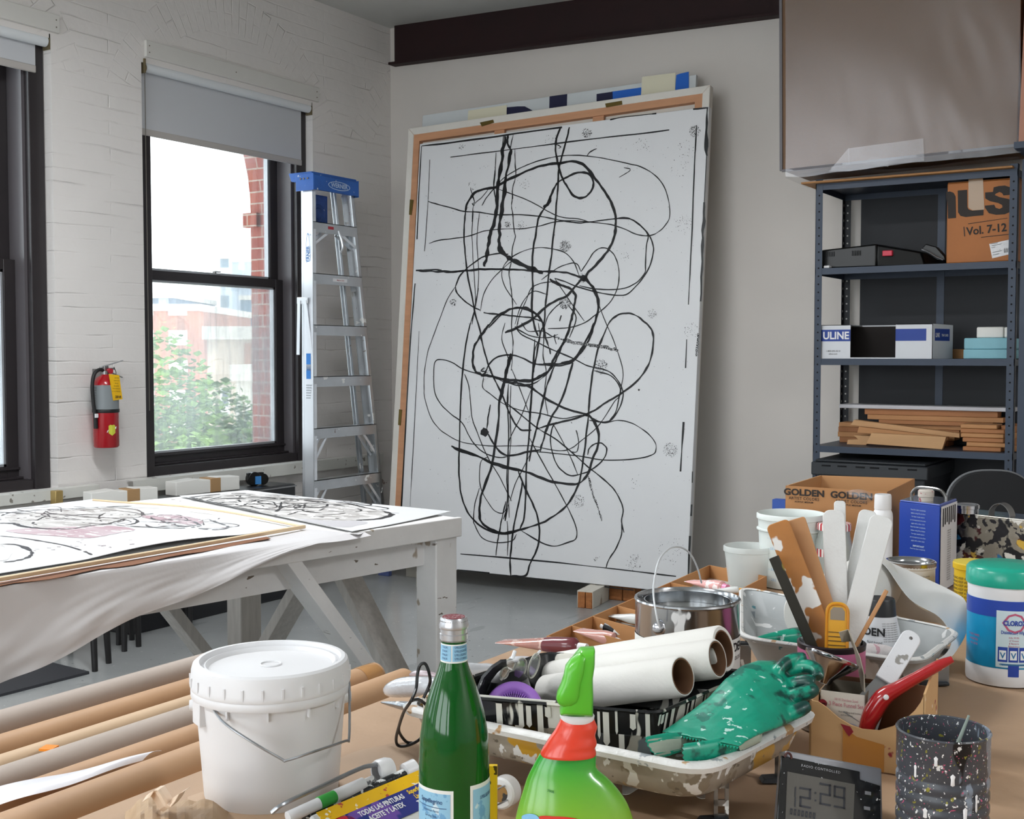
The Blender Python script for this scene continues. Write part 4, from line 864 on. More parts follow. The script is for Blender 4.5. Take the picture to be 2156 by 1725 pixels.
def inv(c, p):
    """uv of a ground point in the quad c (least squares by iteration)"""
    u = v = .5
    for _ in range(12):
        q = (c[0]*(1-u)+c[1]*u)*(1-v)+(c[3]*(1-u)+c[2]*u)*v; e = p-q
        du = (c[1]-c[0])*(1-v)+(c[2]-c[3])*v; dv = (c[3]-c[0])*(1-u)+(c[2]-c[1])*u
        det = du.x*dv.y-du.y*dv.x; u += (e.x*dv.y-e.y*dv.x)/det; v += (du.x*e.y-du.y*e.x)/det
    return u, v
def sstroke(mb, f, c, z, pts, w, seedk, gap=None, rough=.4, kx=8):
    P = spline([V((x, y, 0)) for x, y in pts], kx); W_ = []
    for p in P:
        g = PZ(p.x, p.y, z); u, v = inv(c, g); W_.append(f(min(max(u, 0.003), .997), min(max(v, 0.003), .997))+V((0, 0, .0022)))
    run = []
    for i, p in enumerate(W_):
        d = (W_[min(i+1, len(W_)-1)]-W_[max(i-1, 0)]); d.z = 0; d.normalize(); s = V((-d.y, d.x, 0))
        k = 1+rough*1.5*mnoise.noise(V((i*.5, seedk*5.3, 0))); e = min(1, (i+1)/3, (len(W_)-i)/3); h = w/2*k*e
        if gap is not None and mnoise.noise(V((i*.3, seedk*3.3, 7))) > gap:
            if len(run) > 1: emit(mb, run)
            run = []; continue
        run.append((p+s*h, p-s*h))
    if len(run) > 1: emit(mb, run)
def region(mb, f, c, z, pts, n=40, lift=.0016):
    """filled organic patch laid on the sheet"""
    P = spline([V((x, y, 0)) for x, y in pts], 5, True); cx = sum(p.x for p in P)/len(P); cy = sum(p.y for p in P)/len(P)
    rings = []
    for k in (0.02, .35, .7, 1):
        row = []
        for i, p in enumerate(P):
            q = k*(1+.06*mnoise.noise(V((i*.6, k*3, 5)))) if k == 1 else k
            g = PZ(cx+(p.x-cx)*q, cy+(p.y-cy)*q, z); u, v = inv(c, g); row.append(f(min(max(u, .003), .997), min(max(v, .003), .997))+V((0, 0, lift)))
        rings.append(row)
    n = len(P); vs = [q for r_ in rings for q in r_]; fs = [(i*n+k, i*n+(k+1) % n, (i+1)*n+(k+1) % n, (i+1)*n+k) for i in range(3) for k in range(n)]
    mb.add(vs, fs)
z1 = .903
tL, fL, cL = sheet('drawing_sheet', 'left sheet on the white table with pink wash and curling black lines', [(-150, 1092), (196, 1052), (640, 1106), (-150, 1232)], z1,
    lambda u, v: .004*math.sin(u*5)*math.sin(v*3.1)+.012*max(0, v-.85)/.15*max(0, math.sin(u*7-2.4)), 'drawings on the white table')
def Z1(p): return (p[0]/4.312, p[1]/4.312+980)
mb = MB(); region(mb, fL, cL, z1, [Z1(p) for p in ((60, 470), (250, 440), (600, 405), (1000, 385), (1250, 400), (1350, 440), (1180, 490), (1060, 520), (800, 575), (450, 590), (200, 555), (80, 520))]); mb.build('grey_wash', M_wash, tL, world=True, smooth=0)
mb = MB(); region(mb, fL, cL, z1, [Z1(p) for p in ((60, 610), (300, 590), (700, 570), (1000, 555), (1230, 590), (1100, 620), (980, 645), (800, 675), (500, 660), (200, 640))], lift=.0019); region(mb, fL, cL, z1, [Z1(p) for p in ((1280, 460), (1500, 440), (1750, 470), (1850, 510), (1760, 540), (1600, 520), (1400, 490))], lift=.0019); mb.build('pink_wash', M_pink, tL, world=True, smooth=0)
LS = [(.010, [(0,540),(120,545),(200,570),(330,588),(500,597),(660,592)], None), (.006, [(660,592),(800,565),(950,540),(1050,515),(1120,490),(1170,475)], .3), (.005, [(10,470),(80,440),(250,420),(480,405),(700,395),(1000,375),(1200,368)], .4),
      (.006, [(590,458),(800,455),(1000,450),(1160,446),(1320,440),(1430,430)], .1), (.006, [(1180,555),(1350,565),(1500,572),(1680,570),(1800,555),(1810,540),(1740,505),(1600,490)], .25), (.005, [(1170,475),(1240,495),(1240,520),(1180,540),(1090,550)], .3),
      (.005, [(1290,465),(1440,495),(1560,535),(1700,562)], .15), (.006, [(1800,572),(1900,585),(2000,585),(2070,568),(2050,545),(1980,520),(1900,490)], .2), (.007, [(0,735),(120,735),(220,760),(290,805),(250,850),(130,880),(30,890)], None), (.004, [(0,660),(200,680),(400,710),(600,745),(750,790),(860,840)], .3),
      (.004, [(340,560),(300,540),(360,500),(420,470)], .3), (.004, [(960,430),(900,470),(930,520),(1040,515)], .3)]
mb = MB(); 
for k, (w_, pts, g) in enumerate(LS): sstroke(mb, fL, cL, z1, [Z1(p) for p in pts], w_*1.5, k, g, .7)
mb.build('ink_lines', pm('ink_black', '26242a', rough=.4), tL, world=True, smooth=0)
mb = MB()
random.seed(5)
for _ in range(60):
    x, y = random.choice([(random.uniform(500, 1250), random.uniform(680, 780)), (random.uniform(1280, 1800), random.uniform(460, 540)), (random.uniform(0, 900), random.uniform(650, 800)), (random.uniform(100, 1000), random.uniform(400, 480))])
    a = Z1((x, y)); b_ = Z1((x+random.uniform(10, 45), y+random.uniform(-4, 4))); sstroke(mb, fL, cL, z1, [a, b_], random.uniform(.004, .011), _, None, kx=2)
for x, y in ((1470, 520), (1575, 540), (2035, 570), (600, 420), (940, 747), (1200, 747)): sstroke(mb, fL, cL, z1, [Z1((x-22, y)), Z1((x+22, y-2))], .022, x, None, kx=2)
mb.build('maroon_dabs', pm('ink_maroon', '6a4650', rough=.5), tL, world=True, smooth=0)
mb = MB(); sstroke(mb, fL, cL, z1, [Z1(p) for p in ((0, 880), (50, 860), (85, 800), (60, 750), (0, 740))], .014, 1, .4); 
for k, pts in enumerate([[(1800,500),(1900,480),(1950,500)],[(540,520),(600,500)],[(1700,520),(1850,560)],[(190,520),(260,500)]]): sstroke(mb, fL, cL, z1, [Z1(p) for p in pts], .01, k+20, None)
mb.build('white_chalk_lines', pm('chalk_white', 'f2f2f2', rough=.7), tL, world=True, smooth=0)
z2 = .900
tR, fR, cR = sheet('drawing_sheet', 'right sheet on the white table drawn with dense black rope-like loops', [(378, 1046), (522, 1034), (950, 1080), (742, 1121)], z2, lambda u, v: .002+.003*math.sin(u*4)*math.sin(v*4), 'drawings on the white table')
def Z2(p): return (p[0]/2.464, p[1]/2.464+640)
mb = MB(); region(mb, fR, cR, z2, [Z2(p) for p in ((900, 1035), (1100, 1000), (1300, 990), (1600, 1015), (1900, 1060), (2020, 1095), (1900, 1125), (1700, 1130), (1450, 1110), (1250, 1085), (1000, 1060))]); mb.build('grey_wash', M_wash, tR, world=True, smooth=0)
mb = MB(); region(mb, fR, cR, z2, [Z2(p) for p in ((1480, 1130), (1650, 1125), (1900, 1135), (1850, 1155), (1780, 1165), (1600, 1150))]); mb.build('grey_puddle', pm('puddle_grey', 'bcbabd', rough=.5), tR, world=True, smooth=0)
RS = [(.010, [(890,1040),(960,1015),(1080,1000),(1200,990),(1300,990)], .1), (.008, [(940,1050),(1040,1035),(1150,1010),(1300,1000),(1450,1005)], .1), (.008, [(1000,1035),(1200,1020),(1400,1018),(1600,1030),(1740,1050),(1880,1060)], .1),
      (.008, [(1160,1060),(1250,1085),(1400,1105),(1550,1108),(1700,1115),(1850,1128),(1940,1128)], -.05), (.016, [(1850,1128),(1960,1120),(2030,1100),(2000,1085)], None), (.008, [(2000,1085),(1900,1065),(1800,1040),(1740,1035)], .3),
      (.006, [(1700,1045),(1690,1065),(1640,1085),(1560,1085),(1500,1100),(1420,1110)], .3), (.008, [(1460,1040),(1450,1075),(1430,1085),(1480,1060),(1540,1050)], .3), (.007, [(1780,1030),(1850,1040),(1910,1040),(1925,1048),(1890,1050)], None), (.005, [(2030,1090),(2070,1092)], None),
      (.006, [(1250,1000),(1240,1030),(1300,1060),(1450,1080),(1600,1075)], .2), (.006, [(1100,1045),(1200,1035),(1330,1050),(1480,1045)], .1)]
mb = MB()
for k, (w_, pts, g) in enumerate(RS): sstroke(mb, fR, cR, z2, [Z2(p) for p in pts], w_*1.2, k, g, .8)
def scribble(mb, f, c, z, Zf, cx, cy, ax, ay, n, sd):
    random.seed(sd)
    for k in range(n):
        x = cx+random.uniform(-.5, .5)*ax; y = cy+random.uniform(-.5, .5)*ay; rx = random.uniform(.18, .45)*ax; ry = random.uniform(.2, .5)*ay; a0 = random.uniform(0, 6.28); a1 = a0+random.uniform(2.2, 5.6); p = []
        for i in range(9): a = a0+(a1-a0)*i/8; p.append(Zf((x+rx*math.cos(a)*(1+.15*math.sin(3*a+k)), y+ry*math.sin(a)*(1+.15*math.cos(2*a+k)))))
        sstroke(mb, f, c, z, p, random.choice([.004, .005, .007]), sd+k, random.choice([.1, .25, None]), .8, kx=5)
scribble(mb, fR, cR, z2, Z2, 1430, 1055, 780, 80, 17, 4)
mb.build('rope_lines', pm('rope_ink', '2a2829', rough=.6), tR, world=True, smooth=0)
mb = MB()
for k in range(16):
    x = random.uniform(1000, 1850); y = 1050+random.uniform(-35, 45); sstroke(mb, fR, cR, z2, [Z2((x, y)), Z2((x+random.uniform(30, 80), y+random.uniform(-5, 8)))], random.uniform(.004, .009), k, None, kx=3)
mb.build('white_chalk_lines', pm('chalk_white', ''), tR, world=True, smooth=0)
mb = MB(); scribble(mb, fL, cL, z1, Z1, 620, 460, 1000, 110, 12, 21); scribble(mb, fL, cL, z1, Z1, 1620, 505, 700, 90, 9, 41); mb.build('fine_ink_lines', pm('ink_fine', '4a4346', rough=.5), tL, world=True, smooth=0)
# long pine strips weighing down the paper
M_strip = pm('pine_strip', 'dcc3a0', rough=.5, var=.1)
mb = MB(); o_ = PZ(-60, 1230, .915); mb.bar(o_, PZ(641, 1109, .912), .012, .010); o = mb.build('pine_strip', M_strip, origin=o_, bevel=.002); o['label'] = 'long pine strip along the front edge of the left drawing'; o['category'] = 'wood strip'
mb = MB(); a = PZ(195, 1053, .926); b_ = PZ(640, 1110, .912); pts = [a, PZ(260, 1058, .918), PZ(380, 1066, .912), PZ(500, 1082, .911), b_]; mb.tube(pts, .0035, seg=6, n=4); o = mb.build('pine_strip', M_strip, origin=a); o['label'] = 'thin pine strip lying between the two drawings'; o['category'] = 'wood strip'
# brown backing paper under the left sheet
mb = MB(); c = [PZ(-150, 1236, .899), PZ(640, 1112, .899)]; mb.add([c[0]+V((-.3, .02, 0)), c[0], c[1], c[1]+V((-.25, .03, 0))]+[], [(0, 1, 2, 3)]); 
mb = MB(); mb.grid(lambda u, v: PZ(-150+720*u, 1256-124*u+(1-v)*(2+6*abs(math.sin(u*13))*math.sin(u*PI)), .9045)+tv*(.02*v), 20, 4, .001); o = mb.build('backing_paper', pm('rust_paper', '7d543c', rough=.8), origin=PZ(-150, 1250, .9045)); o['label'] = 'rust brown backing paper showing under the front edge of the left drawing'; o['category'] = 'paper'
# white paper drop sheet: runs from under the strip over the edge and hangs
def drop(u, v):
    x = -160+915*u; e = PZ(x, 1232-x*.1506, .9)-tv*.0; 
    if v < .15:
        k = v/.15; q = PZ(x, 1227-x*.1765 if x < 640 else 1114+(x-640)*.1, .9015); p = q*(1-k)+(e-tv*.024)*k; p.z = .9015-.002*k+.003*math.sin(x*.03)*(1-abs(2*k-1)); return p
    k = (v-.15)/.85; hang = max(.004, .196-.000298*x)+.006*math.sin(x*.02)
    n1 = mnoise.noise(V((u*4, k*2.0, 1)))*.016*k+.006*math.sin(u*17+k*2.5)*k+.006*mnoise.noise(V((u*14+k*5, k*6, 3)))*k
    return e-tv*(.024+.03*k+n1*(1-u*.7))+V((0, 0, -.001-hang*k))
mb = MB(); mb.grid(drop, 120, 34, .001); o = mb.build('drop_sheet', pm('white_drop_paper', 'cbc9ca', rough=.6, var=.04, vscale=3, bump=(5, .2, .01)), origin=PZ(300, 1200, .85)); o['label'] = 'white paper drop sheet hanging off the front of the white table'; o['category'] = 'drop sheet'

# ================================================================= stools and mat on the floor by the window
M_stool = pm('black_stool', '1c1b1c', rough=.45)
def stool(label, legs, h=.46):
    P = [PZ(x, y, 0) for x, y in legs]; cx = sum((p.x for p in P))/len(P); cy = sum((p.y for p in P))/len(P); t = thing('stool', label, 'stool', (cx, cy, 0), group=None)
    for p in P:
        mb = MB(); d = V((p.x-cx, p.y-cy, 0)); mb.cyl(d, d*.8+V((0, 0, h)), .013, .02, seg=12); mb.build('leg', M_stool, t)
    mb = MB(); R_ = max((V((p.x-cx, p.y-cy, 0))).length for p in P); mb.lathe([(0, h), (R_*.85, h), (R_*.9, h+.01), (R_*.9, h+.035), (R_*.87, h+.045), (0, h+.045)], 32); mb.build('seat', M_stool, t)
stool('black stool with its legs showing below the drop sheet, nearest the mat', [(200, 1414), (229, 1397), (148, 1373), (121, 1386)])
stool('black stool standing just right of the one nearest the mat', [(262, 1372), (292, 1362), (278, 1348), (250, 1358)])
stool('black stool farthest back under the white table', [(378, 1332), (400, 1322), (388, 1312), (366, 1320)])
mb = MB(); c = [PZ(188, 1414, .012), PZ(-40, 1472, .012), PZ(-120, 1420, .012), PZ(40, 1378, .012)]; mb.hexa([q-V((0, 0, .012)) for q in c[::-1]]+c[::-1]); o = mb.build('rubber_mat', pm('rubber_mat', '34353a', rough=.7, bump=(50, .3, .002)), origin=PZ(60, 1420, 0)); o['label'] = 'dark rubber mat on the grey floor beside the stools'; o['category'] = 'mat'

# ================================================================= storage shelves at the back wall
M_steel = pm('shelf_steel', '364050', rough=.45, metal=.15, var=.08)
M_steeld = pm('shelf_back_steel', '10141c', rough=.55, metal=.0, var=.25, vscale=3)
SX0, SX1, SY0, SY1 = -1.966, -1.012, 5.94, 6.42
t = thing('shelving_unit', 'dark blue grey steel shelving unit against the back wall', 'shelf', ((SX0+SX1)/2, (SY0+SY1)/2, 0))
M_hole = pm('hole_dark', '0c0d10', rough=.9); M_holel = pm('hole_light', 'b9b8b4', rough=.9)
for (x, sx) in ((SX0, 1), (SX1, -1)):
    for (y, sy) in ((SY0, 1), (SY1, -1)):
        mb = MB()
        mb.box(min(x, x+.036*sx), max(x, x+.036*sx), min(y, y+.002*sy), max(y, y+.002*sy), 0, 2.285); mb.box(min(x, x+.002*sx), max(x, x+.002*sx), min(y, y+.036*sy), max(y, y+.036*sy), 0, 2.285)
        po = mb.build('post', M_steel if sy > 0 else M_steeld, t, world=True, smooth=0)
        mb = MB()
        for k in range(48):
            z = .30+.0405*k
            if sy > 0: mb.cyl((x+.019*sx, y-.0006, z), (x+.019*sx, y+.001, z), .0045, seg=8)
            else: mb.cyl((x+.019*sx, y-.0036, z), (x+.019*sx, y-.002, z), .0045, seg=8); mb.box(x+.002*sx if sx > 0 else x-.0028, x+.0028 if sx > 0 else x-.002, y-.022, y-.014, z-.006, z+.006)
        mb.build('bolt_holes', M_hole if sy > 0 else M_holel, po, world=True)
for z in (2.262, 1.838, 1.382, .940, .35):
    mb = MB(); mb.box(SX0+.002, SX1-.002, SY0+.003, SY1-.003, z-.002, z); mb.box(SX0+.002, SX1-.002, SY0+.001, SY0+.003, z-.032, z); mb.box(SX0+.002, SX1-.002, SY1-.003, SY1-.002, z-.032, z); mb.box(SX0+.002, SX0+.004, SY0, SY1, z-.032, z); mb.box(SX1-.004, SX1-.002, SY0, SY1, z-.032, z)
    mb.build('shelf_board', M_steel, t, world=True, smooth=0)
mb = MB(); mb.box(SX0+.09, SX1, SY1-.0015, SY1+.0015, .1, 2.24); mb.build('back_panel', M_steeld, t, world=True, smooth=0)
mb = MB(); mb.box(-1.478, -1.44, SY1-.005, SY1-.002, .1, 2.24); mb.build('back_rib', M_steel, t, world=True, smooth=0)
# second bay to the right, only its post shows
mb = MB(); mb.box(-.995, -.93, SY0-.005, SY0+.03, 0, 2.3); mb.box(-.995, -.2, SY0+.01, SY0+.013, .9, .93); zc_ = PY(2144, 300, 5.75).z; mb.box(-.995, .1, 5.72, SY1, zc_-.03, zc_-.001); o = mb.build('shelving_upright', M_steel, origin=(-.96, SY0, 0)); o['label'] = 'steel upright of the next shelving bay at the right edge'; o['category'] = 'shelf post'
def bx(name, label, cat, x0, x1, y0, y1, z0, z1, m, bevel=.004, **k):
    mb = MB(); mb.box(x0, x1, y0, y1, z0, z1); o = mb.build(name, m, origin=((x0+x1)/2, (y0+y1)/2, z0), bevel=bevel, **k); o['label'] = label; o['category'] = cat; return o
# --- carton with lettering
M_card = pm('orange_carton', 'b5713c', rough=.6, var=.1, vscale=4); M_card2 = pm('kraft_carton', 'b48252', rough=.7, var=.08, vscale=5)
Yc = 5.985; a = PY(1992, 548, Yc); e = PY(2142, 545, Yc); x0, x1 = a.x, e.x; zt = 2.224
t = thing('lettered_carton', 'orange brown carton lettered Vol 7-12 on the upper shelf', 'carton', ((x0+x1)/2, Yc+.2, 1.84))
mb = MB(); mb.box(x0, x1, Yc, Yc+.38, 1.8395, zt); mb.build('carton_body', M_card, t, world=True, bevel=.006)
mb = MB(); mb.hexa([(x0, Yc+.01, zt), (x1, Yc+.01, zt), (x1, Yc+.17, zt+.006), (x0, Yc+.17, zt+.006), (x0, Yc+.01, zt+.004), (x1, Yc+.01, zt+.004), (x1-.02, Yc+.17, zt+.012), (x0+.05, Yc+.17, zt+.014)]); mb.hexa([(x0+.02, Yc+.2, zt), (x1, Yc+.2, zt), (x1, Yc+.38, zt), (x0, Yc+.38, zt), (x0+.02, Yc+.2, zt+.012), (x1, Yc+.2, zt+.01), (x1, Yc+.38, zt+.004), (x0, Yc+.38, zt+.004)]); mb.build('flap', M_card, t, world=True, bevel=.002)
def face(px, py, e=.001): return PY(px, py, Yc-e)
mb = MB(); W_ = x1-x0; sc_ = W_/150
mb.prism([(0, 0), (.045, 0), (.045, 4.0*.045*.78), (.03, .17), (.0, .172)], 0, .0005, frame(face(1995, 457), (1, 0, 0), y=(0, 0, 1)))
def pp(pts):
    P = [face(1950+x/7.19, 340+y/7.19, .0015) for x, y in pts]; n = len(P); mb.add(P+[q+V((0, .001, 0)) for q in P], [tuple(range(n))]+[(i, (i+1) % n, n+(i+1) % n, n+i) for i in range(n)])
mb = MB()
pp([(300, 465), (360, 455), (415, 475), (445, 530), (452, 855), (330, 865), (322, 600), (300, 560)])
pp([(478, 440), (620, 430), (622, 690), (640, 725), (700, 745), (868, 730), (866, 815), (720, 828), (600, 842), (520, 825), (482, 770)])
pp([(892, 470), (1010, 462), (1022, 392), (1100, 372), (1190, 365), (1270, 390), (1318, 440), (1322, 500), (1170, 515), (1150, 480), (1110, 462), (1050, 490), (1040, 510), (1110, 540), (1250, 570), (1315, 620), (1328, 680), (1290, 755), (1190, 800), (1060, 808), (950, 785), (890, 700), (888, 670), (1030, 655), (1050, 700), (1110, 720), (1155, 695), (1150, 660), (1090, 630), (960, 600), (895, 560)])
for l in ([(635, 940), (1230, 855), (1230, 862), (635, 950)], [(830, 1145), (1280, 1095), (1280, 1104), (830, 1155)], [(565, 990), (578, 990), (590, 1135), (577, 1135)], [(1290, 1000), (1320, 1065), (1310, 1080), (1290, 1070)]): pp(l)
mb.text('Vol. 7-12', .037, frame(face(1950+915/7.19, 340+1085/7.19, .0015), (1, 0, .06), y=(0, 0, 1)), bold=.025, sx=.92)
mb.build('lettering', pm('carton_black', '241a14', rough=.6), t, world=True, smooth=0)
mb = MB(); pp([(640, 270), (860, 255), (880, 730), (700, 740), (640, 700)]); mb.build('clear_tape', pm('tape_sheen', 'a98b6c', rough=.2), t, world=True, smooth=0)
mb = MB(); pp([(955, 1250), (1280, 1180), (1325, 1390), (1000, 1468)]); lb = mb.build('shipping_label', pm('label_white', ''), t, world=True, smooth=0)
mb = MB()
for k in range(9):
    xx = 1178+k*13; pp([(xx, 1318-k*2), (xx+(4 if k % 3 else 8), 1318-k*2), (xx+(8 if k % 3 else 12)+3, 1385-k*3), (xx+4, 1385-k*3)])
for (xx, yy, l) in ((975, 1250, 110), (990, 1275, 150), (985, 1305, 60), (1000, 1350, 130), (1005, 1375, 140), (1010, 1415, 95)): pp([(xx, yy), (xx+l, yy-l*.2), (xx+l, yy-l*.2+7), (xx, yy+7)])
for v_ in range(0): pass
mb.build('label_print', pm('print_dark2', '55534f'), lb, world=True, smooth=0)
# --- black tool case
t = thing('tool_case', 'black plastic tool case with a red latch on the upper shelf', 'case', (-1.82, 6.1, 1.84))
a = PY(1722, 520, 6.02); e = PY(1846, 515, 6.02)
mb = MB(); x0, x1 = -1.955, e.x; mb.hexa([(x0, 6.0, 1.84), (x1, 6.02, 1.84), (x1+.06, 6.36, 1.84), (x0, 6.36, 1.84), (x0, 6.0, 1.935), (x1, 6.02, 1.955), (x1+.06, 6.36, 1.955), (x0, 6.36, 1.94)])
mb.hexa([(x1, 6.02, 1.84), (x1+.22, 6.09, 1.84), (x1+.26, 6.38, 1.84), (x1+.05, 6.36, 1.84), (x1, 6.02, 1.95), (x1+.20, 6.09, 1.91), (x1+.24, 6.38, 1.91), (x1+.05, 6.36, 1.955)]); mb.build('case_body', pm('black_plastic', ''), t, world=True, bevel=.008)
mb = MB(); q = PY(1858, 541, 6.02); q2 = PY(1880, 529, 6.03); mb.box(q.x, q2.x, 6.015, 6.04, q.z+.003, q2.z+.004); mb.build('latch', pm('latch_red', 'd2304a', rough=.4), t, world=True, bevel=.003)
mb = MB(); 
for k in range(6): mb.box(-1.93+k*.008, -1.927+k*.008, 5.9975, 6.0, 1.90, 1.925); mb.box(-1.80+k*.008, -1.797+k*.008, 6.004, 6.008, 1.90, 1.925)
mb.build('vent_slots', pm('plastic_grey', '2d2e31'), t, world=True)
bx('white_card_scrap', 'white folded card scrap tucked at the left front of the upper shelf', 'card', -1.925, -1.895, 5.95, 5.99, 1.8385, 1.852, pm('label_white', ''))
# --- clippers with a chrome edge
t = thing('chrome_edged_tool', 'black hand tool with a chrome edge leaning beside the lettered carton', 'tool', (-1.36, 6.1, 1.84))
mb = MB(); q = [PY(x, y, 6.08) for x, y in ((1940, 526), (1950, 514), (1972, 520), (1990, 540), (1992, 549), (1975, 549))]; mb.prism([(p.x+1.36, p.z-1.84) for p in q], -.03, .03, frame((0, 0, 0), (1, 0, 0), y=(0, 0, 1))); mb.build('grip', pm('black_plastic', ''), t, bevel=.004)
mb = MB(); mb.tube([PY(x, y, 6.04)-V((-1.36, 6.1, 1.84)) for x, y in ((1941, 525), (1955, 532), (1970, 541), (1986, 548))], .0045, n=3); mb.build('chrome_edge', pm('chrome', 'c9cbd2', rough=.12, metal=1), t)
# --- die-cut white and blue carton
Yu = 5.955; a = PY(1716, 757, Yu); e = PY(1963, 757, Yu)
t = thing('supply_box', 'white die-cut box printed ULINE with blue bands on the middle shelf', 'box', ((a.x+e.x)/2, 6.05, 1.382))
x0, x1 = a.x+.01, e.x; xm = PY(1790, 757, Yu).x; xn = PY(1885, 757, Yu).x; z0 = 1.3825; z1_ = PY(1720, 685, Yu).z; y2 = Yu+.2
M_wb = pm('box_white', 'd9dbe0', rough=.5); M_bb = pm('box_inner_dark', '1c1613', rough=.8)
mb = MB(); th = .003
mb.box(x0, xm, Yu, Yu+th, z0, z1_); mb.box(xn, x1, Yu, Yu+th, z0, z1_); mb.box(xm, xn, Yu, Yu+th, z0, z0+.006); mb.box(x0, x1, y2, y2+th, z0, z1_); mb.box(x0, x0+th, Yu, y2, z0, z1_)
mb.hexa([(x1-th, Yu, z0), (x1, Yu, z0), (x1+.05, y2, z0), (x1+.047, y2, z0), (x1-th, Yu, z1_), (x1, Yu, z1_), (x1+.05, y2, z1_-.004), (x1+.047, y2, z1_-.004)])
mb.box(x0, xm, Yu, y2, z1_-th, z1_); mb.box(xn, x1, Yu, y2, z1_-th, z1_); mb.build('box_panel', M_wb, t, world=True)
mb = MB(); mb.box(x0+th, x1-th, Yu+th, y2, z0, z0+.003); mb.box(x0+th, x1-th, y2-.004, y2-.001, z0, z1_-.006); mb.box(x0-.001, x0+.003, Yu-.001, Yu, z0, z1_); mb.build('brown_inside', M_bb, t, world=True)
mb = MB(); p0 = PY(1728, 719, Yu); p1 = PY(1790, 694, Yu); mb.box(p0.x, xm, Yu-.001, Yu, p0.z, p1.z); mb.build('blue_band', pm('band_blue', '1f3f94', rough=.5), t, world=True); mb = MB(); p2 = PY(1950, 719, Yu); mb.box(xn, p2.x, Yu-.001, Yu, p0.z, p1.z)
ex = V((.05, y2-Yu, 0)).normalized(); mb.hexa([V((x1+.0006, Yu, p0.z))+ex*.02, V((x1+.0012, Yu, p0.z))+ex*.02, V((x1+.0012, Yu, p0.z))+ex*.17, V((x1+.0006, Yu, p0.z))+ex*.17, V((x1+.0006, Yu, p1.z))+ex*.02, V((x1+.0012, Yu, p1.z))+ex*.02, V((x1+.0012, Yu, p1.z))+ex*.17, V((x1+.0006, Yu, p1.z))+ex*.17]); mb.build('blue_band', pm('band_blue', '1f3f94', rough=.5), t, world=True)
mb = MB(); q = PY(1760, 714, Yu); mb.text('ULINE', .036, TR(q.x, Yu-.0018, q.z) @ RX(PI/2), bold=.03, sx=.95); mb.text('LINE', .02, frame(V((x1+.0022, Yu, p0.z+.018))+ex*.045, ex, y=(0, 0, 1)), bold=.03, sx=.7); mb.text('TRAY LINER', .011, frame(V((x1+.0022, Yu, p0.z+.022))+ex*.12, ex, y=(0, 0, 1)), bold=.03, sx=.8); mb.build('lettering', pm('label_white', ''), t, world=True, smooth=0)
mb = MB(); q = PY(1754, 741, Yu); mb.text('1-800-295-5510', .008, TR(q.x, Yu-.001, q.z) @ RX(PI/2), bold=.01); mb.text('uline.com', .008, TR(q.x, Yu-.001, q.z-.014) @ RX(PI/2), bold=.01); mb.build('small_print', pm('print_dark2', ''), t, world=True, smooth=0)
bx('brown_card', 'low brown card strip behind the white and blue box', 'card', -1.43, -1.28, 6.25, 6.27, 1.3825, 1.43, M_card2, .001)
# --- blue and white foam on the middle shelf
M_bf = pm('pale_blue_foam', '8fc3d0', rough=.8, var=.04, bump=(60, .2, .001))
Yf = 6.0; a = PY(2028, 758, Yf); zA = PY(2030, 736, Yf).z; zB = PY(2030, 712, Yf).z
bx('blue_foam_slab', 'lower pale blue foam slab on the middle shelf', 'foam', a.x, -1.05, Yf, 6.3, 1.3825, zA, M_bf, .004, group=None)
bx('blue_foam_slab', 'upper pale blue foam slab with white foam blocks on top', 'foam', a.x+.001, -1.05, Yf+.004, 6.3, zA+.0008, zB, M_bf, .006)
p = PY(2054, 710, Yf); q = PY(2112, 688, Yf)
bx('small_foam_block', 'left small white foam block on the pale blue foam', 'foam', p.x, q.x-.002, Yf+.02, 6.14, zB+.0005, q.z, M_foam, .006); bx('small_foam_block', 'right small white foam block on the pale blue foam', 'foam', q.x+.002, -1.04, Yf+.02, 6.14, zB+.0005, q.z-.002, M_foam, .006)
# --- planks on the lower shelf
M_pl = [pm('plank_%d' % i, c, rough=.6, var=.12, vscale=4, stretch=(.5, 6, 6)) for i, c in enumerate(['c08a5a', 'b0764a', 'cfa172', 'a96f44'])]
def plank(label, pts, Yf_, dy, th, mi, grp='planks on the lower shelf'):
    """pts: pixel (x,y) of left-bottom and right-bottom front corners on the plane y = Yf_"""
    (ax, ay), (bx_, by_) = pts; a = PY(ax, ay, Yf_); e = PY(bx_, by_, Yf_); mb = MB()
    mb.hexa([(a.x, Yf_, a.z), (e.x, Yf_, e.z), (e.x, Yf_+dy, e.z), (a.x, Yf_+dy, a.z), (a.x, Yf_, a.z+th), (e.x, Yf_, e.z+th), (e.x, Yf_+dy, e.z+th), (a.x, Yf_+dy, a.z+th)])
    o = mb.build('plank', M_pl[mi], origin=(a.x, Yf_, a.z), bevel=.0015); o['label'] = label; o['category'] = 'plank'; o['group'] = grp; return o
def zpx(y, Yf_, x=1900): return PY(x, y, Yf_).z
zs = .9405
def pk(label, xa, xb, Yf_, dy, z0, th, mi, tilt=0):
    a = PY(xa, 900, Yf_).x; e = PY(xb, 900, Yf_).x; mb = MB()
    mb.hexa([(a, Yf_, z0), (e, Yf_, z0+tilt), (e, Yf_+dy, z0+tilt), (a, Yf_+dy, z0), (a, Yf_, z0+th), (e, Yf_, z0+th+tilt), (e, Yf_+dy, z0+th+tilt), (a, Yf_+dy, z0+th)])
    o = mb.build('plank', M_pl[mi], origin=(a, Yf_, z0), bevel=.0015); o['label'] = label; o['category'] = 'plank'; o['group'] = 'planks on the lower shelf'
pk('bottom plank of the stack at the back of the lower shelf', 1768, 1998, 6.24, .12, zs, .028, 1)
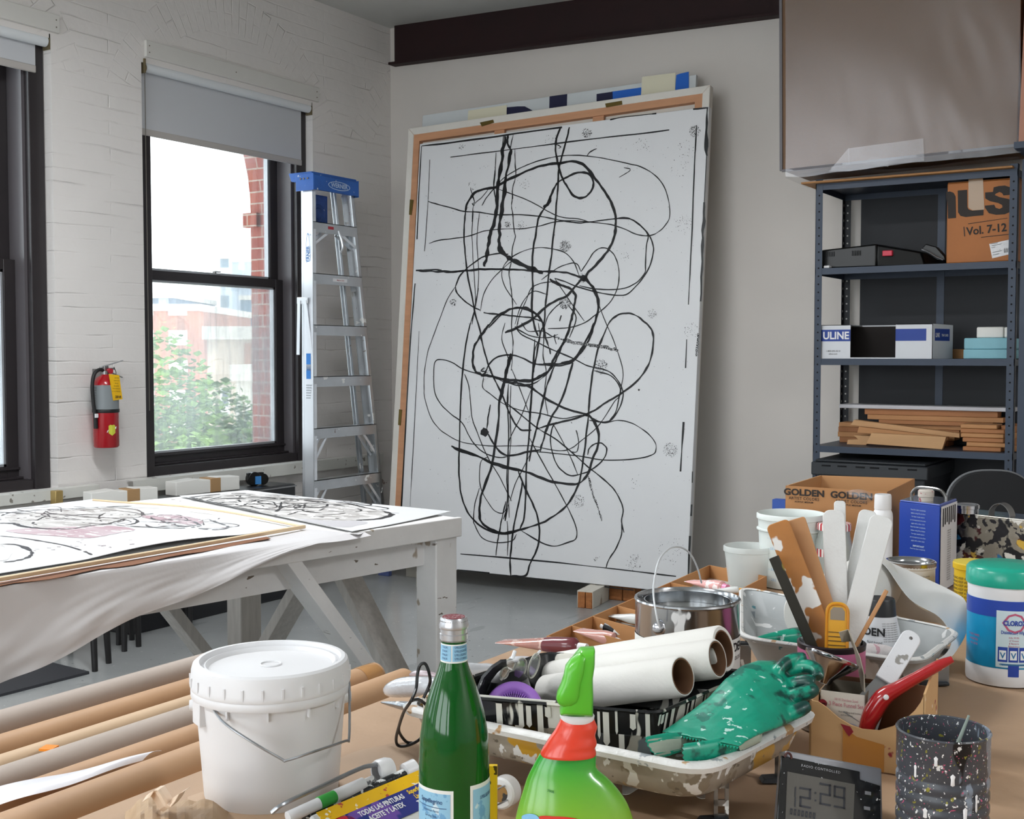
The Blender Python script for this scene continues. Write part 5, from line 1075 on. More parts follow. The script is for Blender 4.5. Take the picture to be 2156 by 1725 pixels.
pk('second plank from the bottom at the back of the lower shelf', 1764, 2010, 6.24, .12, zs+.029, .026, 0); pk('third plank from the bottom at the back of the lower shelf', 1765, 2020, 6.24, .12, zs+.056, .026, 3); pk('fourth plank from the bottom at the back of the lower shelf', 1766, 2030, 6.24, .12, zs+.083, .022, 0)
pk('wide plank directly under the second one from the top', 1850, 2090, 6.22, .1, zs+.106, .02, 1); pk('second plank from the top of the back stack', 1826, 2112, 6.22, .1, zs+.127, .024, 0); pk('top plank of the stack under the white board', 1820, 2100, 6.22, .1, zs+.152, .030, 1)
Yw = 6.2; a = PY(1766, 862, Yw); e = PY(2139, 868, Yw); mb = MB(); mb.box(a.x, -1.055, Yw, Yw+.16, zs+.1825, zs+.2025); o = mb.build('white_board', pm('white_melamine', 'c9c7cb', rough=.4), origin=(a.x, Yw, zs+.182), bevel=.003); o['label'] = 'long white board lying on top of the plank stack'; o['category'] = 'board'
def pm_poly(label, pts, y0, dy, mi, z_off=0, nm='wood_offcut'):
    P = [PY(x, y, y0) for x, y in pts]; mn = min(p.z for p in P); dz = (zs-mn) if z_off is None else 0
    mb = MB(); n = len(P); mb.add([p+V((0, 0, dz)) for p in P]+[p+V((0, dy, dz)) for p in P], [tuple(range(n)), tuple(range(2*n-1, n-1, -1))]+[(i, n+i, n+(i+1) % n, (i+1) % n) for i in range(n)])
    o = mb.build(nm, M_pl[mi], origin=P[0], bevel=.001, smooth=0); o['label'] = label; o['category'] = 'wood offcut'; o['group'] = 'wood offcuts on the lower shelf'
def zq(x, y): return (1750+x/5.31, 830+y/5.31)
pm_poly('slant ended broad offcut lying in front of the planks', [zq(*p) for p in ((390, 590), (1240, 655), (1285, 515), (450, 470))], 6.02, .03, 2, None)
pm_poly('long slanting strip, upper of the two in front of the planks', [zq(*p) for p in ((215, 345), (1435, 490), (1435, 440), (255, 288))], 6.12, .05, 2)
pm_poly('long slanting strip, lower of the two in front of the planks', [zq(*p) for p in ((290, 430), (1300, 520), (1300, 480), (310, 365))], 6.07, .04, 0)
pm_poly('small pointed offcut at the left end of the broad offcut', [zq(*p) for p in ((175, 565), (390, 575), (450, 470), (250, 465), (300, 510), (185, 515))], 6.10, .05, 2, None)
for k, (za, zb2, xa, xb, m_) in enumerate([(630, 685, 1470, 1900, 1), (590, 632, 1510, 1980, 0), (545, 588, 1465, 1925, 1), (500, 543, 1445, 1925, 0), (440, 495, 1440, 1935, 1), (380, 436, 1440, 1850, 0)]):
    y0 = 6.0; a = PY(*zq(xa, 600), y0).x; e = PY(*zq(xb, 600), y0).x; z0 = zs+.0215*k; mb = MB(); mb.box(a, e, y0, y0+.14, z0, z0+.0205); o = mb.build('short_plank', M_pl[m_], origin=(a, y0, z0), bevel=.004)
    o['label'] = ['bottom', 'second from bottom', 'third from bottom', 'third from top', 'second from top', 'top'][k]+' short plank of the right hand pile on the lower shelf'; o['category'] = 'plank'; o['group'] = 'short planks at the right of the lower shelf'
for k in range(4):
    z0 = zs+.031*k; mb = MB(); mb.box(-1.088, -1.02, 6.06, 6.3, z0, z0+.030); o = mb.build('short_plank', M_pl[k % 2], origin=(-1.06, 6.06, z0), bevel=.003); o['label'] = ['bottom', 'second', 'third', 'top'][k]+' plank of the pile by the right post of the lower shelf'; o['category'] = 'plank'; o['group'] = 'planks by the right post'
# --- black tote under the shelf
t = thing('storage_tote', 'dark grey lidded plastic tote under the lower shelf', 'tote', (-1.66, 6.0, .35))
a = PY(1727, 980, 5.97); e = PY(1985, 1010, 5.97)
mb = MB(); mb.hexa([(-1.90, 5.92, .351), (-1.42, 5.92, .351), (-1.42, 6.38, .351), (-1.90, 6.38, .351), (-1.93, 5.90, .81), (-1.39, 5.86, .81), (-1.39, 6.4, .81), (-1.93, 6.4, .81)]); mb.build('tub', pm('tote_grey', '26282c', rough=.5), t, world=True, bevel=.01)
mb = MB(); mb.box(-1.945, -1.375, 5.85, 6.41, .80, .865); mb.box(-1.93, -1.39, 5.87, 6.39, .865, .878); td = mb.build('lid', pm('tote_lid', '2c2f33', rough=.45), t, world=True, bevel=.006)
mb = MB()
for x in (-1.89, -1.81, -1.72, -1.65, -1.56, -1.47): mb.box(x, x+.045, 5.848, 5.85, .845, .853)
mb.build('lid_slots', M_hole, td, world=True)
# --- black chair back at the right
t = thing('black_chair', 'black chair with a rounded backrest at the right edge in front of the shelves', 'chair', (-.62, 4.75, 0))
bc = PD(2085, 1065, 4.6); mt = frame(bc, rt, y=(0, 0, 1))
mb = MB(); P = [(.170*math.copysign(abs(math.cos(a))**.75, math.cos(a)), .135*math.copysign(abs(math.sin(a))**.9, math.sin(a))) for a in [2*PI*k/48 for k in range(48)]]
mb.prism(P, -.012, .012, mt); mb.build('backrest', pm('chair_black', '202124', rough=.6, bump=(200, .2, .0005)), t, world=True, bevel=.006)
mb = MB(); mb.tube([mt @ V((x*1.01, y*1.01, 0)) for x, y in P], .005, n=1, closed=True); mb.build('edge_piping', pm('piping_grey', '77797c', rough=.4), t, world=True)
mb = MB(); mb.tube([bc+V((0, 0, -.1)), bc+V((0, 0, -.35))+fw*(-.05), V((bc.x, bc.y, .45))-fw*.1], .02, n=3); mb.build('back_post', pm('black_plastic', ''), t, world=True)
fl = V((bc.x, bc.y, 0))+V((rt.y, -rt.x, 0))*.25
mb = MB(); mb.lathe([(0, .43), (.2, .43), (.23, .45), (.23, .48), (.2, .5), (0, .5)], 32, TR(fl)); mb.build('seat', pm('chair_black', ''), t, world=True)
for k in range(4):
    a = k*PI/2+.5; mb = MB(); mb.cyl(fl+V((.1*math.cos(a), .1*math.sin(a), .43)), fl+V((.21*math.cos(a), .21*math.sin(a), 0)), .012); mb.build('leg', pm('black_plastic', ''), t, world=True)

# ================================================================= big wrapped panel on top of the shelving
M_krp = pm('brown_wrapping_board', '76593f', rough=.6, var=.06, vscale=2)
def pl(x, y, e=0):
    return PP(x, y, V((-2.10, 5.80, 2.29)), V((.02, -1, .02)).normalized())+V((0, -e, 0))
c = [pl(1647, 360), pl(2141, 306), pl(2152, -60), pl(1646, -60)]
t = thing('wrapped_panel', 'large brown board wrapped in clear plastic lying on top of the shelving', 'wrapped panel', c[0]+V((.3, .2, 0)))
bk = V((0, .42, 0)); mb = MB(); mb.hexa([c[0]+bk, c[1]+bk, c[1], c[0], c[3]+bk, c[2]+bk, c[2], c[3]]); mb.build('board', M_krp, t, world=True, smooth=0, bevel=.004)
mb = MB(); mb.bar(c[0]+V((-.004, -.003, 0)), c[3]+V((-.004, -.003, 0)), .014, .01, (0, 1, 0)); mb.bar(c[0]+V((0, -.003, -.0)), c[1]+V((0, -.003, -.0)), .012, .01, (0, 1, 0)); mb.build('grey_edge_guard', pm('edge_grey', '6d6a6d', rough=.6), t, world=True)
mp = bpy.data.materials.new('clear_plastic_film'); mp.use_nodes = True; nt = mp.node_tree; N = nt.nodes; L = nt.links; N.remove(N['Principled BSDF'])
tr_ = N.new('ShaderNodeBsdfTransparent'); gl = N.new('ShaderNodeBsdfGlossy'); gl.inputs['Roughness'].default_value = .34; gl.inputs[0].default_value = (.6, .61, .64, 1); mx = N.new('ShaderNodeMixShader'); mx.inputs[0].default_value = .17
df = N.new('ShaderNodeBsdfDiffuse'); df.inputs[0].default_value = (.6, .61, .64, 1); m2 = N.new('ShaderNodeMixShader'); m2.inputs[0].default_value = .4
L.new(gl.outputs[0], m2.inputs[1]); L.new(df.outputs[0], m2.inputs[2]); L.new(tr_.outputs[0], mx.inputs[1]); L.new(m2.outputs[0], mx.inputs[2]); L.new(mx.outputs[0], N['Material Output'].inputs[0]); M_film = mp
def film(u, v):
    x = 1655+495*u; base = 372-50*u+(8*math.sin(u*9)+4*math.sin(u*23))*(1-u)*.6
    y = base+(-30-base)*v; b0 = pl(x, y, .010+.012*mnoise.noise(V((u*2.2+v*1.6, v*1.2, 1)))+.0022*mnoise.noise(V((u*16+v*3, v*3, 1))))
    return b0
mb = MB(); mb.grid(film, 60, 50); mb.build('plastic_wrap', M_film, t, world=True)
mb = MB(); mb.grid(lambda u, v: pl(1655+490*u, 360-46*u, .014)+V((0, .35*v, -.035+.02*math.sin(u*8)*(1-u)-.01*v)), 40, 6); mb.build('plastic_fold', M_film, t, world=True)
def tape(pts, e=.020):
    P = [pl(x, y, e) for x, y in pts]; mb = MB(); mb.add(P, [tuple(range(len(P)))]); mb.build('tape_strip', M_film, t, world=True, smooth=0)
tape([(1790, 362), (1788, 314), (1946, 293), (1948, 340)]); tape([(1748, 362), (1790, 312), (1792, 362)]); tape([(1817, 345), (1840, 330), (1880, 338), (1872, 352)])
# the pinkish carton at the far right
c = [PY(2144, 300, 5.75), PY(2300, 296, 5.75), PY(2300, -60, 5.75), PY(2160, -60, 5.75)]
mb = MB(); mb.hexa([c[0]+V((0, .35, 0)), c[1]+V((0, .35, 0)), c[1], c[0], c[3]+V((0, .35, 0)), c[2]+V((0, .35, 0)), c[2], c[3]]); o = mb.build('tall_carton', pm('pinkish_carton', 'b98672', rough=.7, var=.05), origin=c[0], bevel=.005); o['label'] = 'tall pinkish carton edge at the top right beside the wrapped panel'; o['category'] = 'carton'
bx('cap_board', 'thin brown board under the wrapped panel on the shelf top', 'board', -2.03, -1.03, 5.9, 6.4, 2.2625, 2.272, M_card2, .002)
# ================================================================= foreground work table covered in kraft paper
T = .80
M_kraft = pm('kraft_paper', 'b39477', rough=.62, var=.07, vscale=3, bump=(6, .35, .01), spots=[('a07f62', 3.2, .68, (1, .3, 1))])
M_ply = pm('plywood_edge', 'b99a74', rough=.7, var=.2, stretch=(1, 1, 20))
t = thing('long_table', 'long table under the paint supplies covered with brown kraft paper', 'table', (-.45, 2.2, 0))
mb = MB(); mb.box(-1.292, .42, .35, 4.1, .762, T-.004); mb.build('table_top', M_ply, t, world=True, bevel=.002)
mb = MB()
def kp(u, v):
    x = -1.298+1.722*u; y = .34+3.77*v; z = T-.0015
    d = max(0, .10-u)*10
    return V((x+.004*mnoise.noise(V((0, y*3, 2)))*(d > .7), y, z+.0012*mnoise.noise(V((x*5, y*5, 0)))-.0012))
mb.grid(kp, 60, 110); mb.build('kraft_cover', M_kraft, t, world=True)
for x in (-1.2, .30):
    for y in (.5, 2.2, 3.9): mb = MB(); mb.box(x, x+.08, y, y+.08, 0, .762); mb.build('leg', M_woodg, t, world=True)
# loose kraft sheet with torn edge under the bucket
mb = MB(); c = [(720, 1572), (905, 1530), (905, 1740), (425, 1740), (440, 1660)]
def srf(u, v):
    q = PZ(395+520*u, 1745-(195+12*mnoise.noise(V((u*5, 0, 0))))*v*(.30+.70*u), T); return V((q.x, q.y, T+.003+.003*abs(math.sin(u*9+v*4))*v))
mb.grid(srf, 40, 16, .0006); o = mb.build('kraft_sheet', pm('kraft_sheet', 'b99c80', rough=.6, var=.05, bump=(5, .3, .01)), origin=PZ(700, 1700, T)); o['label'] = 'loose kraft sheet with a torn edge under the white bucket and green bottle'; o['category'] = 'paper'
# low bench with the paper rolls
BZ = .655
t = thing('low_bench', 'low bench beside the kraft covered table carrying the paper rolls', 'bench', (-1.75, .9, 0))
mb = MB(); mb.box(-2.15, -1.315, -.6, 2.0, BZ-.03, BZ); mb.build('bench_top', M_ply, t, world=True)
mb = MB(); mb.grid(lambda u, v: V((-2.155+.84*u, -.6+2.62*v, BZ+.002+.006*abs(mnoise.noise(V((u*6, v*1.5, 3)))))), 40, 60, .0005); mb.build('kraft_cover', pm('kraft_dull', 'a98a6c', rough=.65, var=.1, bump=(6, .4, .01)), t, world=True)
for x in (-2.1, -1.42):
    for y in (-.5, 1.85): mb = MB(); mb.box(x, x+.07, y, y+.07, 0, BZ-.03); mb.build('leg', M_woodg, t, world=True)
M_roll_g = pm('grey_paper_roll', 'b3a69c', rough=.7, var=.06, bump=(90, .15, .001)); M_roll_k = pm('kraft_roll', 'bb9572', rough=.6, var=.06, bump=(30, .15, .002)); M_roll_l = pm('light_kraft_roll', 'cdb090', rough=.6, var=.05)
M_core = pm('cardboard_core', '8d6647', rough=.8)
def proll(label, y410, r, y_end, m, y0=-.6, tape=None, rx=None):
    z = BZ+.012+r; X = PZ(410, y410, z).x if rx is None else rx
    t = thing('paper_roll', label, 'paper roll', (X, (y0+y_end)/2, z), group='paper rolls on the low bench')
    L_ = y_end-y0
    mb = MB(); mb.lathe([(r*.8, 0), (r, 0), (r, L_), (r*.8, L_), (r*.8, L_-.15)], 36, along((0, -L_/2, 0), (0, L_/2, 0)), close=False); mb.build('roll', m, t)
    mb = MB(); mb.lathe([(r*.8, 0), (r*.74, 0), (r*.74, L_-.01), (r*.8, L_-.01)], 28, along((0, -L_/2, 0), (0, L_/2, 0)), close=False); mb.build('core', M_core, t)
    if tape:
        for tp_ in tape: mb = MB(); mb.lathe([(r+.0006, 0), (r+.0012, .004), (r+.0012, .05), (r+.0006, .054)], 36, along((0, -L_/2+(tp_-y0), 0), (0, L_/2, 0)), close=False); mb.build('tape_band', pm('packing_tape', 'b98a58', rough=.15, coat=.5), t)
    return X
proll('grey beige paper roll farthest from the camera at the back of the bench', 1407, .027, 1.90, M_roll_g)
proll('kraft paper roll directly in front of the farthest grey roll', 1452, .027, 1.86, M_roll_k)
proll('slim pale kraft roll between the kraft roll and the near grey roll', 1484, .022, 1.80, M_roll_l)
proll('grey paper roll in the middle of the bench with a white sheet beside it', 1513, .028, 1.72, M_roll_g)
proll('kraft tube ending in tape just behind the brace of the white table', 1560, .030, 2.02, M_roll_k, tape=[1.96])
proll('fat kraft roll whose taped end shows right of the bucket', 1612, .036, 1.98, M_roll_k, tape=[1.62])
proll('thin kraft tube nearest the long table', 1668, .024, 1.70, M_roll_l)
mb = MB(); mb.grid(lambda u, v: lerp(PZ(-30+370*v, 1664-82*v, .732), PZ(-30+330*v, 1706-103*v, .728), u)+V((0, 0, .006*math.sin(u*PI)+.002*math.sin(v*9))), 8, 40, .0006); o = mb.build('white_sheet', pm('white_poly', 'e4e4ea', rough=.35), origin=(-1.75, .9, BZ)); o['label'] = 'white sheet lying between the grey roll and the fat kraft roll'; o['category'] = 'sheet'
mb = MB(); q = PZ(103, 1578, BZ+.06); mb.box(-.012, .012, -.012, .012, 0, .004, RZ(.4)); o = mb.build('orange_tab', pm('orange_tab', 'e8871c', rough=.5), origin=None); o.location = q; o['label'] = 'tiny orange tab on the paper rolls near the left edge'; o['category'] = 'tab'
# crumpled kraft parcel at the bottom left
t = thing('kraft_parcel', 'crumpled kraft paper parcel in front of the white bucket', 'parcel', PZ(370, 1740, T))
c0 = PZ(370, 1740, T)
mb = MB()
def parcel(u, v):
    px = 262+220*u; py = 1780-115*v; q = PZ(px, py, T+.03)
    h = .030+.005*mnoise.noise(V((u*3, v*3, 1)))+.009*abs(mnoise.noise(V((u*6, v*5, 5))))
    e = min(1, min(u, 1-u)*7, (1-v)*6); return V((q.x, q.y, T+h*max(0.05, e)))
mb.grid(parcel, 26, 18, .0008); mb.build('wrapper', pm('crumpled_kraft', 'b39676', rough=.6, var=.15, vscale=10), t, world=True, smooth=0)
mb = MB(); mb.grid(lambda u, v: PZ(300+70*u+30*v, 1690-22*v+6*u, T+.05+.02*math.sin(v*3))+V((0, 0, .01*math.sin(u*8))), 8, 6, .0006); mb.build('torn_flap', pm('pale_kraft', 'ddc6ae', rough=.6), t, world=True, smooth=0)

# ================================================================= white bucket
def stand(px, py, z=T): q = PZ(px, py, z); return q
cb = stand(573, 1668); t = thing('lidded_bucket', 'white plastic bucket with snap lid and wire handle in the foreground', 'bucket', cb)
t.scale = (1.024, 1.024, 1); M_wp = pm('white_plastic', 'e2e2e4', rough=.38, sss=.05); H = .187
mb = MB(); mb.lathe([(0, .002), (.082, .002), (.087, 0), (.0885, .006), (.0985, H-.045), (.0985, H-.028)], 64); mb.lathe([(.0985, H-.046), (.1035, H-.046), (.1045, H-.044), (.1045, H-.036), (.1035, H-.034), (.0985, H-.034)], 64, close=False)
for a in range(12): aa = a*PI/6+.2; mb.box(.098, .1035, -.001, .001, H-.058, H-.045, RZ(aa))
body = mb.build('pail', M_wp, t, smooth=40)
mb = MB(); mb.lathe([(.0990, H-.034), (.1045, H-.034), (.1055, H-.030), (.1045, H-.026), (.1035, H-.010), (.1015, H-.003), (.098, H), (.093, H), (.0915, H-.004), (.0905, H-.008), (.088, H-.009), (.087, H-.0055), (.085, H-.005), (.083, H-.009), (.081, H-.011), (0, H-.0095)], 72, close=False)
lid = mb.build('lid', M_wp, t, smooth=30)
mb = MB(); mb.lathe([(.0125, H-.0095), (.0135, H-.0078), (.0145, H-.0095)], 32, TR(.0, .0, 0), close=False); mb.build('gate_ring', M_wp, lid)
mb = MB()
for k in range(26): mb.box(.1035, .1058, -.0012, .0012, H-.030, H-.016, RZ(2*PI*k/26+.06))
mb.build('lid_ribs', M_wp, lid)
mb = MB(); vdir = (V((cb.x, cb.y, 0))).normalized(); side = V((vdir.y, -vdir.x, 0))
for s in (-1, 1): mb.cyl(side*s*.095+V((0, 0, H-.060)), side*s*.106+V((0, 0, H-.060)), .010, .007, seg=16); mb.build('handle_boss', M_wp, body); mb = MB()
mb.box(-.015, .012, .094, .1035, H-.075, H-.044, RZ(math.atan2(-side.y, -side.x)-PI/2+R(22))); mb.build('handle_boss', M_wp, body, bevel=.001)
mb = MB(); hp = [(434, 1452, 1.585), (440, 1466, 1.555), (468, 1515, 1.500), (530, 1560, 1.475), (592, 1597, 1.475), (603, 1600, 1.475), (660, 1581, 1.48), (722, 1560, 1.52), (731, 1553, 1.545), (732, 1470, 1.585), (731, 1436, 1.60), (724, 1426, 1.61)]
mb.tube([PD(p[0], p[1], p[2]+.034)-cb for p in hp], .0017, seg=8, n=5); mb.build('wire_handle', pm('zinc_wire', 'a9adb2', rough=.3, metal=.9), t)

# ================================================================= green glass bottle
def body_from_px(mb, cx, D, prof, base, seg=48):
    """prof: (y pixel, half width in pixels) -> lathe about the vertical through cx at depth D"""
    out = []
    for y, hw in prof: out.append((hw/F*D, PD(cx, y, D).z-base.z))
    return mb.lathe(out[::-1], seg, close=False)
Db = 1.395; q = PD(956, 1600, Db); bb = V((q.x, q.y, T)); zc = PD(956, 1296, Db).z-T
t = thing('green_glass_bottle', 'green glass water bottle with silver cap and pale blue labels', 'bottle', bb)
mg = pm('green_glass', '055c18', rough=.08, coat=.2, ior=1.45); bsdf(mg).inputs['Transmission Weight'].default_value = .3
prof = [(1336, 25), (1385, 27), (1405, 33), (1433, 44), (1465, 55), (1496, 64), (1543, 71.5), (1600, 74), (1700, 75)]
mb = MB(); P = [(hw/F*Db, PD(956, y, Db).z-T) for y, hw in prof][::-1]; mb.lathe([(0, .01), (.030, .002), (.038, 0), (.041, .006)]+P+[(.0135, zc-.012)], 64, close=False); gb = mb.build('glass', mg, t, smooth=60)
mb = MB(); z0 = PD(956, 1345, Db).z-T; mb.lathe([(.0150, z0), (.0165, z0+.002), (.0165, z0+.008), (.0155, z0+.009), (.0155, z0+.014), (.0170, z0+.015), (.0175, z0+.018), (.0160, z0+.022), (.0158, zc-.002), (.0148, zc), (0, zc)], 40, close=False); capo = mb.build('screw_cap', pm('cap_silver', 'c8c9cd', rough=.28, metal=.8), t)
mb = MB(); mb.lathe([(0, zc+.0006), (.0132, zc+.0006), (.0132, zc)], 32, close=False); mb.build('cap_print', pm('cap_red', '7e2430', rough=.4, spots=[('b9a9ab', 300, .6)]), capo)
mb = MB()
for k in range(36): mb.box(.0156, .0164, -.0005, .0005, z0+.023, zc-.003, RZ(2*PI*k/36))
mb.build('cap_knurl', pm('cap_silver', ''), capo)
M_lb = pm('label_pale_blue', '8fc0dc', rough=.5, spots=[('6ea3cc', 60, .60), ('c9dfe9', 45, .66)]); M_lw = pm('label_paper', 'e6e8e4', rough=.55)
az = math.atan2(-bb.y, -bb.x)          # direction from the bottle to the camera
def curved(mb, r, a0, a1, z0, z1, n=14):
    vs = []
    for k in range(n+1):
        a = az+a0+(a1-a0)*k/n; vs += [(r*math.cos(a), r*math.sin(a), z0), (r*math.cos(a), r*math.sin(a), z1)]
    mb.add(vs, [(2*k, 2*k+2, 2*k+3, 2*k+1) for k in range(n)])
zl = PD(956, 1640, Db).z-T; rr = .0413
# angles: negative is towards the picture left? (camera right is side +)
mb = MB(); curved(mb, rr+.0004, R(-80), R(-1), .02, zl, 20); curved(mb, rr+.0004, R(26), R(100), .02, zl+.004, 20); wl = mb.build('paper_label', M_lw, t)
mb = MB(); curved(mb, rr+.0008, R(-75), R(-6), .025, zl-.004, 20); curved(mb, rr+.0008, R(31), R(95), .025, zl-.001, 20); mb.build('label_field', M_lb, wl)
mb = MB()
ml = RZ(az+PI/2)
mb2 = MB(); 
def wtext(mb, s_, h, ang, z, r, sx=1, bold=0):
    mb.text(s_, h, TR(0, 0, z) @ RZ(az+PI/2+ang), wrap=r, sx=sx, bold=bold)
wtext(mb, 'Sanpellegrino', .0052, R(-40), zl-.016, rr+.0012, .8, .01)
for k in range(9): wtext(mb, ['Nutrition Facts', 'Serving Size', 'Amount per', 'Calories 0', 'Total Fat 0g', 'Sodium 10mg', 'Total Carb', 'Protein 0g', 'Calcium 4%'][k], .0028, R(-40), zl-.026-.0062*k, rr+.0012, .9)
wtext(mb, 'S.PELLEGRINO', .004, R(62), zl-.014, rr+.0012, .7, .01)
for zz in (zl-.021, zl-.043): curved(mb, rr+.0011, R(-70), R(-12), zz, zz+.0007, 12)
mb.build('label_print', pm('print_navy', '2c4a78', rough=.5), wl, smooth=0)
z1_ = PD(956, 1388, Db).z-T; z2_ = PD(956, 1349, Db).z-T
mb = MB(); mb.lathe([(.0156, z1_), (.0149, z2_)], 40, close=False); nl = mb.build('neck_label', M_lw, t)
mb = MB(); mb.lathe([(.0159, z1_+.002), (.0152, z2_-.0015)], 40, close=False, a0=az-R(80), a1=az-R(12)); mb.lathe([(.0159, z1_+.002), (.0152, z2_-.0015)], 40, close=False, a0=az-R(6), a1=az+R(80)); mb.build('neck_field', M_lb, nl)
mb = MB()
for k in range(4): wtext(mb, 'S.PELLEGRINO', .0026, R(34), z1_+.004+.0044*k, .0161, .75); wtext(mb, 'ITALIA', .0026, R(-42), z1_+.004+.0044*k, .0161, .75)
mb.build('label_print', pm('print_navy', ''), nl, smooth=0)

# ================================================================= green spray bottle
Ds = 1.37; q = PD(1222, 1600, Ds); sb_ = V((q.x, q.y, T)); t = thing('spray_bottle', 'bright green spray bottle with red collar and green trigger in the foreground', 'spray bottle', sb_)
def zs3(p): return (780+p[0]/3.165, 1180+p[1]/3.165)
sdir = V((rt.x, rt.y, 0)).normalized(); sfw = V((-sdir.y, sdir.x, 0))
def sring(y, xl, xr, kd, n=40, pw=1.0):
    x0, y0 = zs3((xl, y)); x1, _ = zs3((xr, y)); a = PD(x0, y0, Ds); b_ = PD(x1, y0, Ds); c = (a+b_)/2; hw = (b_-a).length/2
    return [c-sb_+sdir*(hw*math.cos(2*PI*k/n))+sfw*(hw*kd*math.sin(2*PI*k/n)) for k in range(n)]
def rings_i(lst, m=3):
    out = []
    P = spline([V((y, xl, xr)) for y, xl, xr in lst], m)
    return [(p.x, p.y, p.z) for p in P]
M_sg = pm('spray_green', '33b53a', rough=.22, coat=.3); nt = M_sg.node_tree; N = nt.nodes; L = nt.links
tc = N.new('ShaderNodeTexCoord'); sp = N.new('ShaderNodeSeparateXYZ'); L.new(tc.outputs['Object'], sp.inputs[0]); cr = N.new('ShaderNodeValToRGB'); mr = N.new('ShaderNodeMapRange'); mr.inputs[1].default_value = 0; mr.inputs[2].default_value = .2
L.new(sp.outputs[2], mr.inputs[0]); L.new(mr.outputs[0], cr.inputs[0]); cr.color_ramp.elements[0].color = srgb('b3cf2a'); cr.color_ramp.elements[1].color = srgb('1f9f3b'); cr.color_ramp.elements[0].position = .02; cr.color_ramp.elements[1].position = .72
L.new(cr.outputs[0], bsdf(M_sg).inputs['Base Color'])
lst = rings_i([(1290, 1128, 1505), (1330, 1105, 1503), (1380, 1078, 1505), (1410, 1062, 1530), (1460, 1040, 1590), (1540, 1015, 1660), (1620, 990, 1712), (1725, 966, 1750), (1850, 950, 1772), (1950, 955, 1768), (2020, 980, 1740)])
mb = MB(); mb.loft([sring(y, a, b_, .42+.0*y) for y, a, b_ in lst][::-1]); mb.build('bottle_body', M_sg, t, smooth=60)
lst = rings_i([(1052, 1268, 1490), (1080, 1256, 1500), (1110, 1240, 1512), (1140, 1222, 1505), (1170, 1200, 1498), (1200, 1180, 1506), (1225, 1165, 1508), (1250, 1148, 1498), (1285, 1132, 1505), (1300, 1135, 1500)])
mb = MB(); mb.loft([sring(y+.04*0, a, b_, .60) for y, a, b_ in lst][::-1]); mb.build('red_collar', pm('spray_red', 'e0452f', rough=.25, coat=.3), t, smooth=60)
mb = MB(); mb.loft([sring(y, a, b_, .7) for y, a, b_ in ((1075, 1275, 1485), (1062, 1270, 1490), (1035, 1262, 1494), (1022, 1270, 1485))]); mb.build('white_ring', M_wp, t, smooth=50)
def zpl(p, D=Ds): x, y = zs3(p); return PD(x, y, D)-sb_
def extr(pts, offs, nm, m, shift=0):
    P = [zpl(p) for p in pts]; cH = sum(P, V((0, 0, 0)))/len(P)
    mb = MB(); mb.loft([[cH+(p-cH)*k+sfw*(off+shift) for p in P] for off, k in offs]); return mb.build(nm, m, t, smooth=50, bevel=.0015)
extr([(1400, 588), (1495, 583), (1492, 690), (1480, 770), (1482, 900), (1480, 1030), (1262, 1020), (1264, 960), (1310, 900), (1330, 800), (1335, 700), (1350, 650)], ((-.020, .66), (-.018, .88), (-.010, .99), (0, 1.0), (.010, .99), (.018, .88), (.020, .66)), 'trigger_head', pm('trigger_green', '5cbc30', rough=.3, coat=.2))
extr([(1398, 592), (1440, 610), (1425, 720), (1402, 800), (1392, 890), (1372, 935), (1330, 958), (1285, 958), (1248, 938), (1234, 905), (1240, 868), (1268, 805), (1285, 750), (1298, 685), (1335, 638)], ((-.014, .5), (-.0125, .78), (-.008, .95), (0, 1.0), (.008, .95), (.012, .8)), 'trigger', pm('trigger_green', ''), -.010)
mb = MB()
lr = lambda y, a, b_: sring(y, a, b_, .425)
def bodypt(px, py):   # point on the near side of the green body
    x = (px-780)*3.165; y = (py-1180)*3.165
    L0 = [(1290, 1128, 1505), (1380, 1078, 1505), (1460, 1040, 1590), (1540, 1015, 1660), (1620, 990, 1712), (1725, 966, 1750), (1850, 950, 1772)]
    for (y0, a0, b0), (y1, a1, b1) in zip(L0, L0[1:]):
        if y0 <= y <= y1: k = (y-y0)/(y1-y0); a = a0+(a1-a0)*k; b_ = b0+(b1-b0)*k; break
    c = (a+b_)/2; h = (b_-a)/2; u = max(-.98, min(.98, (x-c)/h)); q = PD(px, py, Ds); hw = h/3.165/F*Ds
    return q-sfw*(hw*.42*math.sqrt(1-u*u)+.0012)-sb_
def decal(poly, m, nm, par, lift=0, n=6):
    P = spline([V((x, y, 0)) for x, y in poly], n, True); cx = sum(p.x for p in P)/len(P); cy = sum(p.y for p in P)/len(P); rings = []
    for k in (.02, .5, 1): rings.append([bodypt(cx+(p.x-cx)*k, cy+(p.y-cy)*k)-sfw*lift for p in P])
    n_ = len(P); mb = MB(); mb.add([q for r_ in rings for q in r_], [(i*n_+k, i*n_+(k+1) % n_, (i+1)*n_+(k+1) % n_, (i+1)*n_+k) for i in range(2) for k in range(n_)]); return mb.build(nm, m, par, smooth=0)
ch = [o for o in t.children if o.name.startswith('bottle_body')][0]
decal([(1132, 1706), (1165, 1701), (1205, 1703), (1245, 1716), (1262, 1740), (1200, 1748), (1130, 1740)], pm('badge_red', 'd8382c', rough=.3), 'red_badge', ch)
decal([(1098, 1712), (1112, 1702), (1128, 1702), (1136, 1712), (1132, 1728), (1108, 1730)], pm('badge_blue', '7fb9e0', rough=.3), 'blue_badge', ch, .0004)
mb = MB(); vs, fs = text_geo('Kills Bacteria*', .01, 'C', 1.0); mb.add([bodypt(1196+x*8.5, 1722-y*8.5+.0012*(x*8.5)**2)-sfw*.0006 for x, y in vs], fs); mb.build('lettering', pm('label_white', ''), ch, smooth=0)
